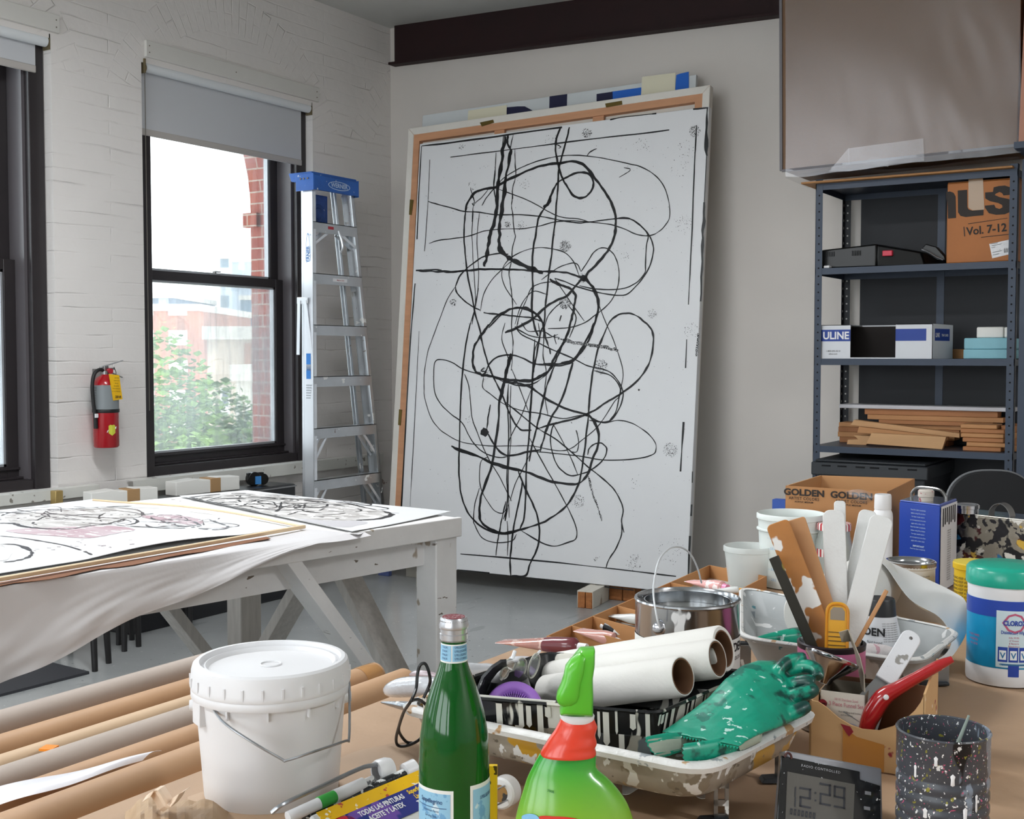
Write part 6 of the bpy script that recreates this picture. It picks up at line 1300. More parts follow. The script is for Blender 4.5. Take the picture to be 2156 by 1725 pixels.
mb = MB(); vs, fs = text_geo('7008', .01, 'C', 1.0); mb.add([bodypt(1158+x*5, 1655-y*5+x*.8)-sfw*.0006 for x, y in vs], fs); mb.build('batch_code', pm('print_dkgreen', '1d6a2c'), ch, smooth=0)

# ================================================================= metal cans, canister, clock
def erect(name, label, cat, px, py, D=None, z=T):
    if D is None: q = PZ(px, py, z)
    else: r_ = PD(px, py, D); q = V((r_.x, r_.y, z))
    return thing(name, label, cat, q), q
# gallon paint can
Dc = 1.975; t, cc = erect('paint_can', 'shiny open metal paint can with raised wire handle behind the paper towels', 'paint can', 1447, 1300, Dc, T); r = 109/F*Dc; zt = PD(1447, 1257, Dc).z-T
M_tin = pm('bright_tin', 'b9bcc0', rough=.16, metal=1, var=.1, bump=(30, .08, .001), spots=[('e3e3e3', 20, .70, (1, 1, .5)), ('6f7f7c', 12, .735, (1, 1, .4))])
mb = MB(); mb.lathe([(0, .003), (r-.004, .003), (r-.002, 0), (r, .002), (r, zt-.006), (r+.002, zt-.003), (r+.001, zt), (r-.003, zt+.001), (r-.005, zt-.002), (r-.006, zt-.010), (r-.011, zt-.010), (r-.014, zt-.004), (r-.016, zt-.004), (r-.017, zt-.03), (r-.017, .10), (0, .10)], 72, close=False); can = mb.build('can_body', M_tin, t, smooth=40)
mb = MB(); mb.lathe([(0, zt-.022), (r-.018, zt-.022)], 48, close=False); mb.build('paint_skin', pm('silver_paint', '8d8f8c', rough=.25, metal=.5, var=.2, bump=(20, .4, .004)), t)
mb = MB(); mb.lathe([(r+.0006, .02), (r+.0006, .142)], 72, close=False); lb = mb.build('paper_label', M_lw, t)
azc = math.atan2(-cc.y, -cc.x)
mb = MB(); mb.text('GOLDEN', .014, TR(0, 0, .122) @ RZ(azc+PI/2+R(58)), wrap=r+.0012, bold=.03); mb.text('ARTIST COLORS', .006, TR(0, 0, .108) @ RZ(azc+PI/2+R(58)), wrap=r+.0012); mb.build('lettering', pm('print_black', ''), lb, smooth=0)
ea = PD(1392, 1325, Dc-.075)-cc; mb = MB(); mb.lathe([(.013, 0), (.011, .003), (.006, .006), (0, .0065)], 24, along(ea+fw*.008, ea), close=False); mb.build('handle_ear', pm('chrome', 'c9cbd2', rough=.12, metal=1), t)
mb = MB(); hp = [(1390, 1325, Dc-.08), (1383, 1300, Dc-.085), (1376, 1255, Dc-.08), (1378, 1220, Dc-.07), (1388, 1180, Dc-.05), (1407, 1157, Dc-.02), (1430, 1152, Dc+.01), (1452, 1165, Dc+.04), (1468, 1195, Dc+.06), (1477, 1228, Dc+.075)]
mb.tube([PD(*p)-cc for p in hp], .0016, seg=8, n=5); mb.build('wire_handle', pm('white_wire', 'd5d8db', rough=.3, metal=.3), t)
# dark speckled can
Dd = 1.47; t, cc = erect('speckled_can', 'dark grey ribbed can spattered with paint holding a thin brush', 'can', 1985, 1600, Dd, T); r = 94.0/F*Dd; zt = PD(1985, 1532, Dd).z-T
M_spk = pm('spattered_grey', '4b4e55', rough=.35, var=.35, vscale=14, spots=[('17181b', 26, .64, (1, 1, .25)), ('7d8794', 34, .64, (1, 1, .4)), ('e6e6e6', 120, .71, (1, 1, .6)), ('c05a7a', 200, .71), ('8f8b3a', 110, .70), ('f0f0f0', 230, .70)], bump=(40, .35, .002))
P = [(r*.96, 0), (r, .003), (r, .012)]
zz = .02
while zz < zt*.62: P += [(r, zz), (r-.0018, zz+.003), (r-.0018, zz+.006), (r, zz+.009)]; zz += .016
P += [(r, zt-.004), (r+.0012, zt-.002), (r, zt), (r-.0022, zt-.001), (r-.0025, .02), (0, .02)]
mb = MB(); mb.lathe(P, 72, close=False); can = mb.build('can_body', M_spk, t, smooth=40)
mb = MB()
for a_, z0_, l, w_ in ((R(28), .06, .05, .0028), (R(12), .10, .012, .003), (R(44), .075, .02, .002), (R(-34), .105, .014, .002), (R(-8), .12, .01, .0025), (R(-20), .055, .01, .003), (R(3), .035, .016, .002)):
    aa = math.atan2(-cc.y, -cc.x)+a_; mb.lathe([(.0001, -l), (w_*.8, -l*.9), (w_*.7, -l*.3), (w_, 0), (.0001, w_)], 8, TR((r+.0003)*math.cos(aa), (r+.0003)*math.sin(aa), z0_) @ RZ(aa) @ Matrix.Diagonal((.35, 1, 1, 1)), close=False)
mb.build('white_drips', pm('label_white', ''), can)
t, _ = erect('thin_brush', 'thin artist brush with a green tip leaning in the dark speckled can', 'brush', 2030, 1560, 1.47, T)
b0 = PD(2003, 1600, 1.44)-_; b1 = PD(2040, 1507, 1.46)-_
mb = MB(); mb.cyl(b0, b1, .003, .0015, seg=10); mb.build('handle', pm('brush_grey', '7f8c84', rough=.4), t); mb = MB(); mb.cyl(b0-(b1-b0)*.05, b0+(b1-b0)*.35, .0034, .003, seg=10); mb.build('green_tip', pm('brush_green', '4e9a68', rough=.4), t)
# disinfecting wipes canister
t, cc = erect('wipes_canister', 'tall blue wipes canister with a green lid at the right edge', 'canister', 2113, 1428, None); Dw = (cc-O).dot(fw); r = 76.0/F*Dw; zt = PD(2113, 1200, Dw).z-T
mb = MB(); mb.lathe([(0, .002), (r-.006, .002), (r-.001, 0), (r, .006), (r, .03), (r-.002, .033), (r-.002, zt-.035), (r-.001, zt-.02), (r-.004, zt-.012), (0, zt-.012)], 72, close=False); can = mb.build('tub', M_wp, t, smooth=40)
mb = MB(); mb.lathe([(r-.003, zt-.022), (r+.001, zt-.022), (r+.002, zt-.018), (r+.001, zt+.006), (r-.003, zt+.011), (r-.010, zt+.014), (0, zt+.017)], 72, close=False); mb.build('lid', pm('lid_teal', '1ba58c', rough=.3, coat=.2), t, smooth=40)
az = math.atan2(-cc.y, -cc.x)
mb = MB(); mb.lathe([(r-.0012, .033), (r-.0012, zt-.045)], 72, close=False); lb = mb.build('wrap_label', pm('label_cyan', '1ca9de', rough=.3, col2='0e86b8', vscale=8, stretch=(1, 1, .4)), t)
mb = MB(); mb.lathe([(r-.0006, zt-.075), (r-.0006, zt-.045)], 72, close=False); mb.build('blue_band', pm('label_royal', '2a49a8', rough=.3), lb)
mb = MB(); curved(mb, r-.0002, R(-12), R(72), .036, zt-.062, 20); wl = mb.build('white_panel', pm('panel_pale', 'cfe3ea', rough=.4), t)
mb = MB(); wtext(mb, 'Disinfecting Wipes', .006, R(15), zt-.104, r+.0003, .72, .02)
for k in range(3): curved(mb, r+.0001, R(-9+15.5*k), R(5+15.5*k), zt-.155, zt-.128, 5)
curved(mb, r+.0001, R(6), R(22), zt-.182, zt-.160, 5); mb.build('blue_print', pm('label_royal', ''), wl, smooth=0)
mb = MB(); 
for k in range(3): curved(mb, r+.0004, R(-7+15.5*k), R(3+15.5*k), zt-.151, zt-.134, 4)
mb.build('pictogram_fields', pm('panel_white', 'eef4f6'), wl, smooth=0)
mb = MB()
for k in range(3): wtext(mb, 'V', .010, R(-2+15.5*k), zt-.148, r+.0007, 1, .03)
for k in range(12): wtext(mb, ['DIRECTIONS FOR USE IT IS A', 'VIOLATION OF FEDERAL LAW', 'TO CLEAN AND DISINFECT', 'WIPE SURFACE LET STAND', 'FOR 4 MINUTES', 'PRECAUTIONARY', 'STATEMENTS HAZARDS TO', 'HUMANS KEEP OUT OF', 'STORAGE AND DISPOSAL', 'STORE IN COOL PLACE', 'OFFER FOR RECYCLING', 'QUESTIONS COMMENTS'][k], .0030, R(15), zt-.192-.0065*k if zt-.192-.0065*k > .04 else .04, r+.0002, .9)
mb.build('small_print', pm('print_cyanblue', '3f7fb0'), wl, smooth=0)
mb = MB(); wtext(mb, 'CLOROX', .0085, R(15), zt-.088, r+.0009, .8, .04); mb.build('logo_lettering', pm('label_royal', ''), wl, smooth=0)
mb = MB(); rr_ = r+.0005; pts = [(-.022, 0), (-.012, .014), (.0, .018), (.012, .014), (.022, 0), (.012, -.014), (0, -.018), (-.012, -.014)]
def ringband(pts, k): return [(x*k, y*k) for x, y in pts]
Mx = TR(0, 0, zt-.084) @ RZ(az+PI/2+R(15)); A_, B_ = ringband(pts, 1), ringband(pts, .8); w3 = lambda x, y: (rr_*math.sin(x/rr_), -rr_*math.cos(x/rr_), y)
mb.add([w3(*p) for p in A_]+[w3(*p) for p in B_], [(i, (i+1) % 8, 8+(i+1) % 8, 8+i) for i in range(8)], Mx); mb.build('logo_ring', pm('logo_rose', 'c05a7a'), wl, smooth=0)
mb = MB()
for k in range(4): wtext(mb, ['Kills 99.9%', 'of Viruses', '& Bacteria', 'Bleach-Free'][k], .0032, R(14), zt-.112-.0052*k, r+.0003, .9)
for k in range(3): wtext(mb, ['75 WET WIPES', 'LINGETTES', '7 IN x 8 IN'][k], .004, R(-52), .085-.008*k, r-.0004, .8)
mb.build('rose_print', pm('logo_rose', ''), wl, smooth=0)
# digital clock
Dk = 1.49
c = [PD(1634, 1760, Dk-.01), PD(1850, 1800, Dk+.0), PD(1858, 1626, Dk+.035), PD(1645, 1591, Dk+.025)]
ox = (c[1]-c[0]).normalized(); oy = (c[3]-c[0]); oy = (oy-ox*oy.dot(ox)).normalized(); on = ox.cross(oy)
if on.dot(O-c[0]) < 0: on = -on
p0 = c[0]; W_ = (c[1]-c[0]).length; H_ = (c[3]-c[0]).length; zmin = T+.002
base = V((p0.x+ox.x*W_/2, p0.y+ox.y*W_/2, T)); t = thing('digital_clock', 'black and silver digital clock reading 12:29 in the foreground', 'clock', base)
def ck(x, y, e=0): return PP(x, y, p0+on*e, on)
def ckbox(mb, pts, e0, e1):
    A_ = [ck(*p, e1) for p in pts]; B_ = [a+on*(e0-e1) for a in A_]; n = len(A_); mb.add(A_+B_, [tuple(range(n)), tuple(range(2*n-1, n-1, -1))]+[(i, n+i, n+(i+1) % n, (i+1) % n) for i in range(n)])
btm = p0.z
mb = MB(); s = -.03; A_ = [ck(1642, 1760), ck(1862, 1790), ck(1859, 1618), ck(1656, 1580)]
mb.hexa([a+on*-.028 for a in A_]+[a+on*-.003 for a in A_]); mb.build('silver_case', pm('clock_silver', 'a3a4aa', rough=.3, metal=.6), t, world=True, bevel=.002)
mb = MB(); ckbox(mb, [(1634, 1760), (1856, 1790), (1854, 1655), (1811, 1642), (1811, 1625), (1645, 1591)], -.003, 0); fr_ = mb.build('black_face', pm('clock_black', '101113', rough=.15, coat=.4, spots=[('d8d8da', 160, .735)]), t, world=True, bevel=.001)
mb = MB(); ckbox(mb, [(1652, 1760), (1794, 1785), (1800, 1652), (1658, 1625)], 0, .0006); lcd = mb.build('display', pm('lcd_grey', '5d5b57', rough=.12), t, world=True, smooth=0)
mb = MB()
ckx = (ck(1800, 1652)-ck(1658, 1625)).normalized()
SEG = {'1': 'bc', '2': 'abged', '9': 'abcdfg'}
def seg7(mb, x, y, w_, h, ch, sk=0):
    d = w_*.17; L_ = {'a': (0, 0, w_, d), 'g': (0, h/2-d/2, w_, h/2+d/2), 'd': (0, h-d, w_, h), 'f': (0, 0, d, h/2), 'b': (w_-d, 0, w_, h/2), 'e': (0, h/2, d, h), 'c': (w_-d, h/2, w_, h)}
    for s_ in SEG[ch]:
        a, b_, c_, e_ = L_[s_]; sl = .19
        P = [(x+a, y+b_+sl*a), (x+c_, y+b_+sl*c_), (x+c_-1, y+e_+sl*c_), (x+a-1, y+e_+sl*a)]
        q = [ck(*p, .0012) for p in P]; mb.add(q, [(0, 1, 2, 3)])
seg7(mb, 1662, 1655, 14, 42, '1'); seg7(mb, 1684, 1657, 24, 42, '2'); seg7(mb, 1726, 1648, 24, 46, '2'); seg7(mb, 1756, 1654, 24, 46, '9')
for y in (1668, 1684): q = [ck(x, yy, .0012) for x, yy in ((1715, y), (1719, y), (1719, y+4), (1715, y+4))]; mb.add(q, [(0, 1, 2, 3)])
for k in range(7): q = [ck(x, y, .0012) for x, y in ((1664+k*8, 1702+k*1.5), (1669+k*8, 1703+k*1.5), (1668+k*8, 1716+k*1.5), (1663+k*8, 1715+k*1.5))]; mb.add([q[0], q[1], q[2], q[3], lerp(q[0], q[2], .3), lerp(q[1], q[3], .3), lerp(q[2], q[0], .3), lerp(q[3], q[1], .3)], [(0, 1, 5, 4), (1, 2, 6, 5), (2, 3, 7, 6), (3, 0, 4, 7)])
mb.build('digits', pm('lcd_dark', '34363c', rough=.3), lcd, world=True, smooth=0)
mb = MB(); mm = frame(ck(1727, 1632, .0008), ox, y=oy); mb.text('RADIO CONTROLLED', .0030, frame(ck(1728, 1622, .0008), ox*1+V((0, 0, -.0)), y=oy), sx=1.1, space=1.15); mb.text('SkyScan', .0036, frame(ck(1728, 1609, .0008), ox, y=oy), bold=.02); mb.build('lettering', pm('print_palegrey', 'a9abb0'), fr_, world=True, smooth=0)
for (x, y) in ((1828, 1670), (1826, 1702)):
    mb = MB(); ckbox(mb, [(x-6, y-4), (x+6, y-2), (x+6, y+5), (x-6, y+3)], 0, .0015); mb.build('button', pm('clock_silver', ''), t, world=True)
mb = MB(); mb.tube([ck(1652, 1594, .002), ck(1657, 1586, .004), ck(1664, 1589, .002), ck(1667, 1598, .001)], .0016, n=4); mb.build('cord_stub', pm('cord_maroon', '4b2a28'), t, world=True)
mb = MB(); q = ck(1740, 1790, -.02); mb.box(-.04, .04, -.004, .03, 0, max(.003, q.z-T+.01), TR(q.x, q.y, T) @ RZ(math.atan2(ox.y, ox.x))); mb.build('stand', pm('clock_black', ''), t, world=True)
# ================================================================= trays and what lies in them
def rring(c, z, inset, rad, n=6):
    """rounded quadrilateral ring; c: four ground corners counter-clockwise"""
    out = []; cen = sum((V((p.x, p.y, 0)) for p in c), V((0, 0, 0)))/4
    Q = []
    for i in range(4):
        p, a, b_ = V((c[i].x, c[i].y, 0)), V((c[i-1].x, c[i-1].y, 0)), V((c[(i+1) % 4].x, c[(i+1) % 4].y, 0))
        u = (a-p).normalized(); v = (b_-p).normalized(); q = p+(u+v)*inset
        p0 = q+u*rad; p1 = q+v*rad
        for k in range(n+1):
            t_ = k/n; w_ = (p0*(1-t_)+q*t_)*(1-t_)+(q*(1-t_)+p1*t_)*t_; out.append(V((w_.x, w_.y, z)))
    return out
def orient(c):
    ar = sum(c[i].x*c[(i+1) % 4].y-c[(i+1) % 4].x*c[i].y for i in range(4)); return c if ar > 0 else c[::-1]
M_lipw = pm('paint_caked_lip', 'dfdedb', rough=.4, bump=(55, .7, .004), spots=[('b9946b', 26, .66), ('9aa0a3', 34, .66)])
M_beige = pm('stained_clear_plastic', 'b0a697', rough=.3, var=.3, vscale=14, coat=.3, spots=[('8a7f6e', 22, .60), ('cf9e34', 11, .64), ('e8e8e6', 42, .62, (1, 1, .6)), ('6f675b', 55, .67)])
t1 = orient([V((-1.040, 1.333, 0)), V((-.569, 1.326, 0)), V((-.530, 1.632, 0)), V((-1.02, 1.66, 0))])
zr = .90
t = thing('paint_tray', 'stained plastic paint tray with white caked rim standing on metal legs', 'paint tray', (-.79, 1.48, T))
mb = MB(); mb.loft([rring(t1, .853, .034, .05), rring(t1, .846, .026, .05), rring(t1, .853, .016, .05), rring(t1, zr-.008, .004, .045), rring(t1, zr-.004, .006, .045), rring(t1, .858, .022, .045)], cap=True); mb.build('tray_body', M_beige, t, world=True, smooth=60)
mb = MB(); mb.loft([rring(t1, zr-.010, .003, .045), rring(t1, zr-.010, -.007, .05), rring(t1, zr-.003, -.009, .05), rring(t1, zr+.002, -.003, .05), rring(t1, zr+.001, .006, .045), rring(t1, zr-.012, .007, .045)], cap=False); mb.build('rolled_rim', M_lipw, t, world=True, smooth=60)
M_zinc = pm('galvanised', 'a7adb3', rough=.3, metal=.7, var=.15, spots=[('e6e6e4', 50, .68)]); M_rub = pm('rubber_foot', '26282b', rough=.6)
for (x, y) in ((-.583, 1.415), (-.570, 1.602), (-1.0, 1.40), (-1.0, 1.60)):
    dr = V((rt.x, rt.y, 0)); a = V((x, y, 0))
    mb = MB(); mm = frame((x, y, T), (rt.x, rt.y, 0), y=(0, 0, 1)); mb.box(-.0095, -.0045, .004, .053, -.0015, .0015, mm); mb.box(.0045, .0095, .004, .053, -.0015, .0015, mm)
    for yy in (.004, .022, .045): mb.box(-.0095, .0095, yy, yy+.008, -.0015, .0015, mm)
    lg = mb.build('leg', M_zinc, t, world=True)
    mb = MB(); mb.box(-.030, .008, 0, .006, -.012, .012, mm); mb.build('rubber_foot', M_rub, lg, world=False) if 0 else None
    vs = [mm @ V(q) for q in ((-.030, 0, -.012), (.010, 0, -.012), (.010, 0, .012), (-.030, 0, .012), (-.026, .006, -.010), (.009, .008, -.010), (.009, .008, .010), (-.026, .006, .010))]
    mb = MB(); mb.hexa(vs); mb.build('rubber_foot', M_rub, t, world=True, bevel=.001)
# torn white tissue scrap beneath the tray
mb = MB(); mb.grid(lambda u, v: PZ(1310+175*u, 1672+10*u-20*v+4*math.sin(u*22), T+.003)+V((0, 0, .012*(1-v)*math.sin(u*3.1))), 24, 6, .0008); o = mb.build('paper_scrap', pm('tissue_white', 'dcdad6', rough=.8), origin=PZ(1400, 1670, T)); o['label'] = 'torn white tissue scrap on the kraft paper under the paint tray'; o['category'] = 'paper'
# black liner
M_blk = pm('black_tray_drips', '16181a', rough=.22, coat=.3, spots=[('d9d6cc', 26, .575, (1, 1, .22)), ('8f9aa3', 18, .72, (1, 1, .4))])
t2 = orient([V((-.985, 1.312, 0)), V((-.668, 1.408, 0)), V((-.640, 1.665, 0)), V((-.955, 1.60, 0))])
t = thing('tray_liner', 'black plastic tray liner running with white paint drips inside the stained tray', 'tray liner', (-.8, 1.5, .858))
mb = MB(); mb.loft([rring(t2, .8595, .03, .02), rring(t2, .864, .022, .02), rring(t2, .893, .012, .02), rring(t2, .896, .007, .02), rring(t2, .927, .001, .02), rring(t2, .930, -.003, .022), rring(t2, .933, -.001, .022), rring(t2, .931, .004, .02), rring(t2, .868, .024, .02)]); mb.build('liner_body', M_blk, t, world=True, smooth=40)
mb = MB()
nl, nr_ = V((-.985, 1.312, 0)), V((-.668, 1.408, 0)); fr_2 = V((-.640, 1.665, 0)); random.seed(11)
def drips(a, b_, n, out, big):
    for k in range(n):
        p = a+(b_-a)*((k+random.random()*.8)/n); w_ = random.uniform(.0012, .0038)*big; l = random.uniform(.012, .058); z0 = random.choice([.928, .926, .896])
        d = (b_-a).normalized(); o_ = out*(.0045 if z0 < .9 else .0015)
        in_b = .010 if z0 > .9 else .012
        P = []
        for s_, kk in ((-1, 0), (1, 0), (1, .6), (1.35, .9), (0, 1.05), (-1.35, .9), (-1, .6)):
            zz = z0-l*kk; inset = .0015+(.928-zz)*.19; P.append(p+d*s_*w_*(1 if kk < .7 else .8)+V((0, 0, zz))-out*inset+out*.0022)
        mb.add(P, [tuple(range(7))])
oN = V((nr_.y-nl.y, nl.x-nr_.x, 0)).normalized(); 
if oN.dot(V((0, -1, 0))) < 0: oN = -oN
oR = V((fr_2.y-nr_.y, nr_.x-fr_2.x, 0)).normalized()
if oR.dot(V((1, 0, 0))) < 0: oR = -oR
drips(nl, nr_, 26, oN, 1.1); drips(nr_, fr_2, 30, oR, 1.2); mb.build('white_drips', pm('drip_white', 'd8d6cd', rough=.35), t, world=True, smooth=0)
mb = MB(); mb.box(-.07, .07, -.003, .003, 0, .0025, frame((nl+(nr_-nl)*.36)+V((0, .004, .9315)), nr_-nl, y=(0, 0, 1)) @ RX(-PI/2)); mb.build('white_rim_patch', pm('drip_white', ''), t, world=True)
# paper towel rolls
M_tow = pm('paper_towel', 'e3e1dc', rough=.9, bump=(130, .35, .0015)); M_tc = pm('towel_core', '7c5840', rough=.85)
def towel(label, a, b_, r, rc, off=(0, 0)):
    c = (a+b_)/2; L_ = (b_-a).length; t = thing('paper_towel_roll', label, 'paper towel', c, group='paper towel rolls on the black tray')
    mb = MB(); N_ = 48; rg = lambda z, q, w_=0: [V((q*math.cos(2*PI*k/N_), q*math.sin(2*PI*k/N_)*1.0, z)) for k in range(N_)]
    mm = along(V((0, 0, 0))-(b_-a)/2, (b_-a)/2)
    mb.loft([rg(.004, rc+.0005), rg(0, rc+.001), rg(.0, r-.002), rg(.003, r), rg(L_-.003, r), rg(L_, r-.002), rg(L_, rc+.0012), rg(L_-.05, rc+.0005)], cap=False, M=mm); mb.build('towel', M_tow, t, smooth=50)
    mb = MB(); mb.loft([rg(0.0, rc+.0006), rg(0.0, rc-.0008), rg(L_, rc-.0008), rg(L_, rc+.0006)], cap=False, M=mm); mb.build('cardboard_core', M_tc, t, smooth=50)
    mb = MB(); mb.box(-.0006, .0006, 0, 0.0, 0, 0) if 0 else mb.tube([V((r*.99*math.cos(a_), r*.99*math.sin(a_), z)) for a_, z in ((.4, .01), (.42, L_*.5), (.38, L_-.01))], .0009, seg=6, M=mm); mb.build('loose_end', M_tow, t)
towel('front paper towel roll with its brown core facing the gloves', PD(1150, 1462, 1.82), PD(1438, 1424, 1.655), .0285, .0240)
towel('middle paper towel roll lying behind the front roll', PD(1150, 1432, 1.88), PD(1511, 1387, 1.705), .0285, .0238)
towel('rear paper towel roll peeking above the middle roll', PD(1172, 1420, 1.93), PD(1524, 1366, 1.755), .0345, .0262)
# respirator with purple filter
t = thing('respirator', 'black respirator mask with a purple filter disc left of the paper towels', 'respirator', PD(1075, 1480, 1.66))
mb = MB(); q = PD(1062, 1452, 1.74); mb.lathe([(0, -.04), (.02, -.036), (.034, -.022), (.040, 0), (.034, .022), (.018, .036), (0, .04)], 28, TR(q) @ Matrix.Diagonal((1, 1, .82, 1))); mb.build('mask_body', pm('mask_black', '101113', rough=.35), t, world=True)
dn = (-fw*.80+up*.60).normalized(); q = PD(1082, 1490, 1.662); mm = frame(q, rt, y=dn.cross(rt)); mm = along(q-dn*.008, q+dn*.008) @ Matrix.Diagonal((1.12, 1.12, 1, 1))
mb = MB(); mb.lathe([(.020, .004), (.0215, .004), (.0235, .0085), (.026, .0105), (.030, .0112), (.0325, .011), (.0345, .009), (.0362, .004), (.0362, 0), (.0355, -.008), (0, -.008)], 56, mm, close=False); pf = mb.build('filter_ring', pm('filter_purple', 'a877d2', rough=.35), t, world=True, smooth=40)
mb = MB(); mb.lathe([(0, .003), (.0205, .003)], 40, mm, close=False); mb.build('filter_grille', pm('filter_dark', '47306b', rough=.5), t, world=True)
mb = MB()
for k in range(44): mb.box(.005, .0222, -.0005, .0005, .003, .0062, mm @ RZ(2*PI*k/44))
mb.build('grille_ribs', pm('filter_purple', ''), t, world=True)
mb = MB()
bp = [(1000, 1478), (1003, 1450), (1014, 1424), (1034, 1402), (1054, 1389), (1066, 1388)]; ip = [(1012, 1478), (1020, 1452), (1030, 1430), (1044, 1412), (1056, 1402), (1066, 1400)]
def bandg(u, v):
    k = u*5; i = min(4, int(k)); f_ = k-i; o_ = lerp(V((*bp[i], 0)), V((*bp[i+1], 0)), f_); n_ = lerp(V((*ip[i], 0)), V((*ip[i+1], 0)), f_); p = lerp(o_, n_, v); return PD(p.x, p.y, 1.66+.05*v)
mb.grid(bandg, 30, 4, .004); mb.build('head_strap', pm('strap_black', '232427', rough=.35, spots=[('9a9a9a', 40, .735)]), t, world=True, smooth=60)
# clear safety goggles
M_clear = bpy.data.materials.new('clear_plastic'); M_clear.use_nodes = True; nt = M_clear.node_tree; N = nt.nodes; L = nt.links; N.remove(N['Principled BSDF'])
tr_ = N.new('ShaderNodeBsdfTransparent'); tr_.inputs[0].default_value = (.86, .88, .88, 1); gl = N.new('ShaderNodeBsdfGlossy'); gl.inputs['Roughness'].default_value = .08; mx = N.new('ShaderNodeMixShader'); mx.inputs[0].default_value = .28; L.new(tr_.outputs[0], mx.inputs[1]); L.new(gl.outputs[0], mx.inputs[2]); L.new(mx.outputs[0], N['Material Output'].inputs[0])
t = thing('safety_goggles', 'clear plastic safety goggles crumpled behind the purple filter', 'goggles', PD(1095, 1415, 1.74))
def cup(c, w_, h, D, nm='lens'):
    mb = MB(); P = []
    for k in range(20): a = 2*PI*k/20; P.append(PD(c[0]+w_*math.cos(a)+h*.25*math.sin(a), c[1]-h*math.sin(a), D+.012*math.cos(a)))
    P2 = [PD(c[0]+w_*.75*math.cos(2*PI*k/20)+h*.2*math.sin(2*PI*k/20), c[1]-h*.8*math.sin(2*PI*k/20), D-.02) for k in range(20)]
    mb.loft([P, P2]); mb.build(nm, M_clear, t, world=True); mb = MB(); mb.tube(P, .0013, seg=6, n=1, closed=True); mb.build('frame_edge', pm('milky_edge', 'c9c7bb', rough=.3), t, world=True)
cup((1072, 1402), 14, 14, 1.72); cup((1094, 1410), 13, 24, 1.74); cup((1124, 1402), 10, 26, 1.77); cup((1062, 1418), 8, 12, 1.70)
mb = MB(); mb.tube([PD(*p) for p in ((1062, 1400, 1.70), (1078, 1393, 1.71), (1090, 1391, 1.72))], .0022, seg=8); mb.tube([PD(*p) for p in ((1078, 1390, 1.72), (1084, 1372, 1.73))], .003, seg=8); mb.tube([PD(*p) for p in ((1122, 1388, 1.76), (1137, 1371, 1.78))], .002, seg=8); mb.build('bridge', pm('glint_white', 'e6e8ea', rough=.15), t, world=True)
mb = MB(); mb.tube([PD(*p) for p in ((1055, 1431, 1.69), (1060, 1424, 1.69), (1067, 1414, 1.70))], .0045, seg=8, flat=.5); mb.build('side_clip', pm('milky_edge', ''), t, world=True)

def softtube(name, label, cat, a, b_, r, mat, cap=None, body2=None, hint=(0, 0, 1), group=None, capr=None):
    """collapsible paint tube: flat crimp at a, round shoulder near b"""
    c = (a+b_)/2; t = thing(name, label, cat, c, group=group); L_ = (b_-a).length; mm = along(a-c, b_-c, hint); N_ = 20; R_ = []
    for i in range(9):
        k = i/8; z = L_*.86*k; w_ = r*(1.35-.35*k); h = r*(.08+.92*min(1, k*1.25)); wob = 1+.10*mnoise.noise(V((k*5, r*90, 1)))
        R_.append([V((w_*wob*math.cos(2*PI*j/N_), h*wob*math.sin(2*PI*j/N_), z)) for j in range(N_)])
    sh = [V((r*.4*math.cos(2*PI*j/N_), r*.4*math.sin(2*PI*j/N_), L_*.92)) for j in range(N_)]
    mb = MB(); mb.loft((R_[:6] if body2 else R_+[sh]), M=mm); mb.build('tube_body', mat, t, smooth=50)
    if body2: mb = MB(); mb.loft(R_[5:]+[sh], M=mm); mb.build('tube_shoulder', body2, t, smooth=50)
    cr = capr or r*.5; mb = MB(); mb.cyl(mm @ V((0, 0, L_*.91)), mm @ V((0, 0, L_)), cr, cr*.9, seg=18); mb.build('cap', cap or M_wp, t)
    return t
softtube('paint_tube', 'squeezed pinkish paint tube with maroon shoulder left of the cardboard tray', 'paint tube', PD(1056, 1350, 2.36), PD(1236, 1364, 2.24), .0165, pm('tube_flesh', 'bd8a7f', rough=.2, coat=.4, var=.25, vscale=20, spots=[('d3b5aa', 40, .6)]), M_wp, pm('tube_maroon', '6d3138', rough=.25, coat=.4))
softtube('paint_tube', 'long white plastic tube lying below the pinkish paint tube', 'paint tube', PD(1185, 1392, 2.31), PD(1058, 1398, 2.26), .013, pm('tube_white', 'd6d8dc', rough=.25, coat=.4, var=.1), M_wp)
softtube('paint_tube', 'white ribbed tube partly hidden behind the green bottle', 'paint tube', PD(1040, 1400, 1.95), PD(960, 1420, 1.86), .013, pm('tube_white', ''), M_wp)
# plastic wrapped silver things on the left end of the tray
def lump(name, label, cat, cs, mat, seed=0, group=None):
    """soft wrapped bundle through (x px, y px, depth, radius px) stations"""
    C_ = [PD(x, y, D) for x, y, D, r_ in cs]; rs = [r_/F*D for x, y, D, r_ in cs]; N_ = 22; R_ = []
    for i, (p, r_) in enumerate(zip(C_, rs)):
        d = (C_[min(i+1, len(C_)-1)]-C_[max(i-1, 0)]).normalized(); x_ = up.cross(d).normalized(); y_ = d.cross(x_)
        R_.append([p+x_*(r_*1.1*math.cos(2*PI*j/N_)*(1+.18*mnoise.noise(V((j*.9, i*1.1, seed)))))+y_*(r_*math.sin(2*PI*j/N_)*(1+.22*mnoise.noise(V((j*.9, i*1.1, seed+5))))) for j in range(N_)])
    o_ = C_[len(C_)//2]; mb = MB(); mb.loft(R_); o = mb.build(name, mat, origin=o_, smooth=50, sub=1); o['label'] = label; o['category'] = cat
    if group: o['group'] = group
    return o
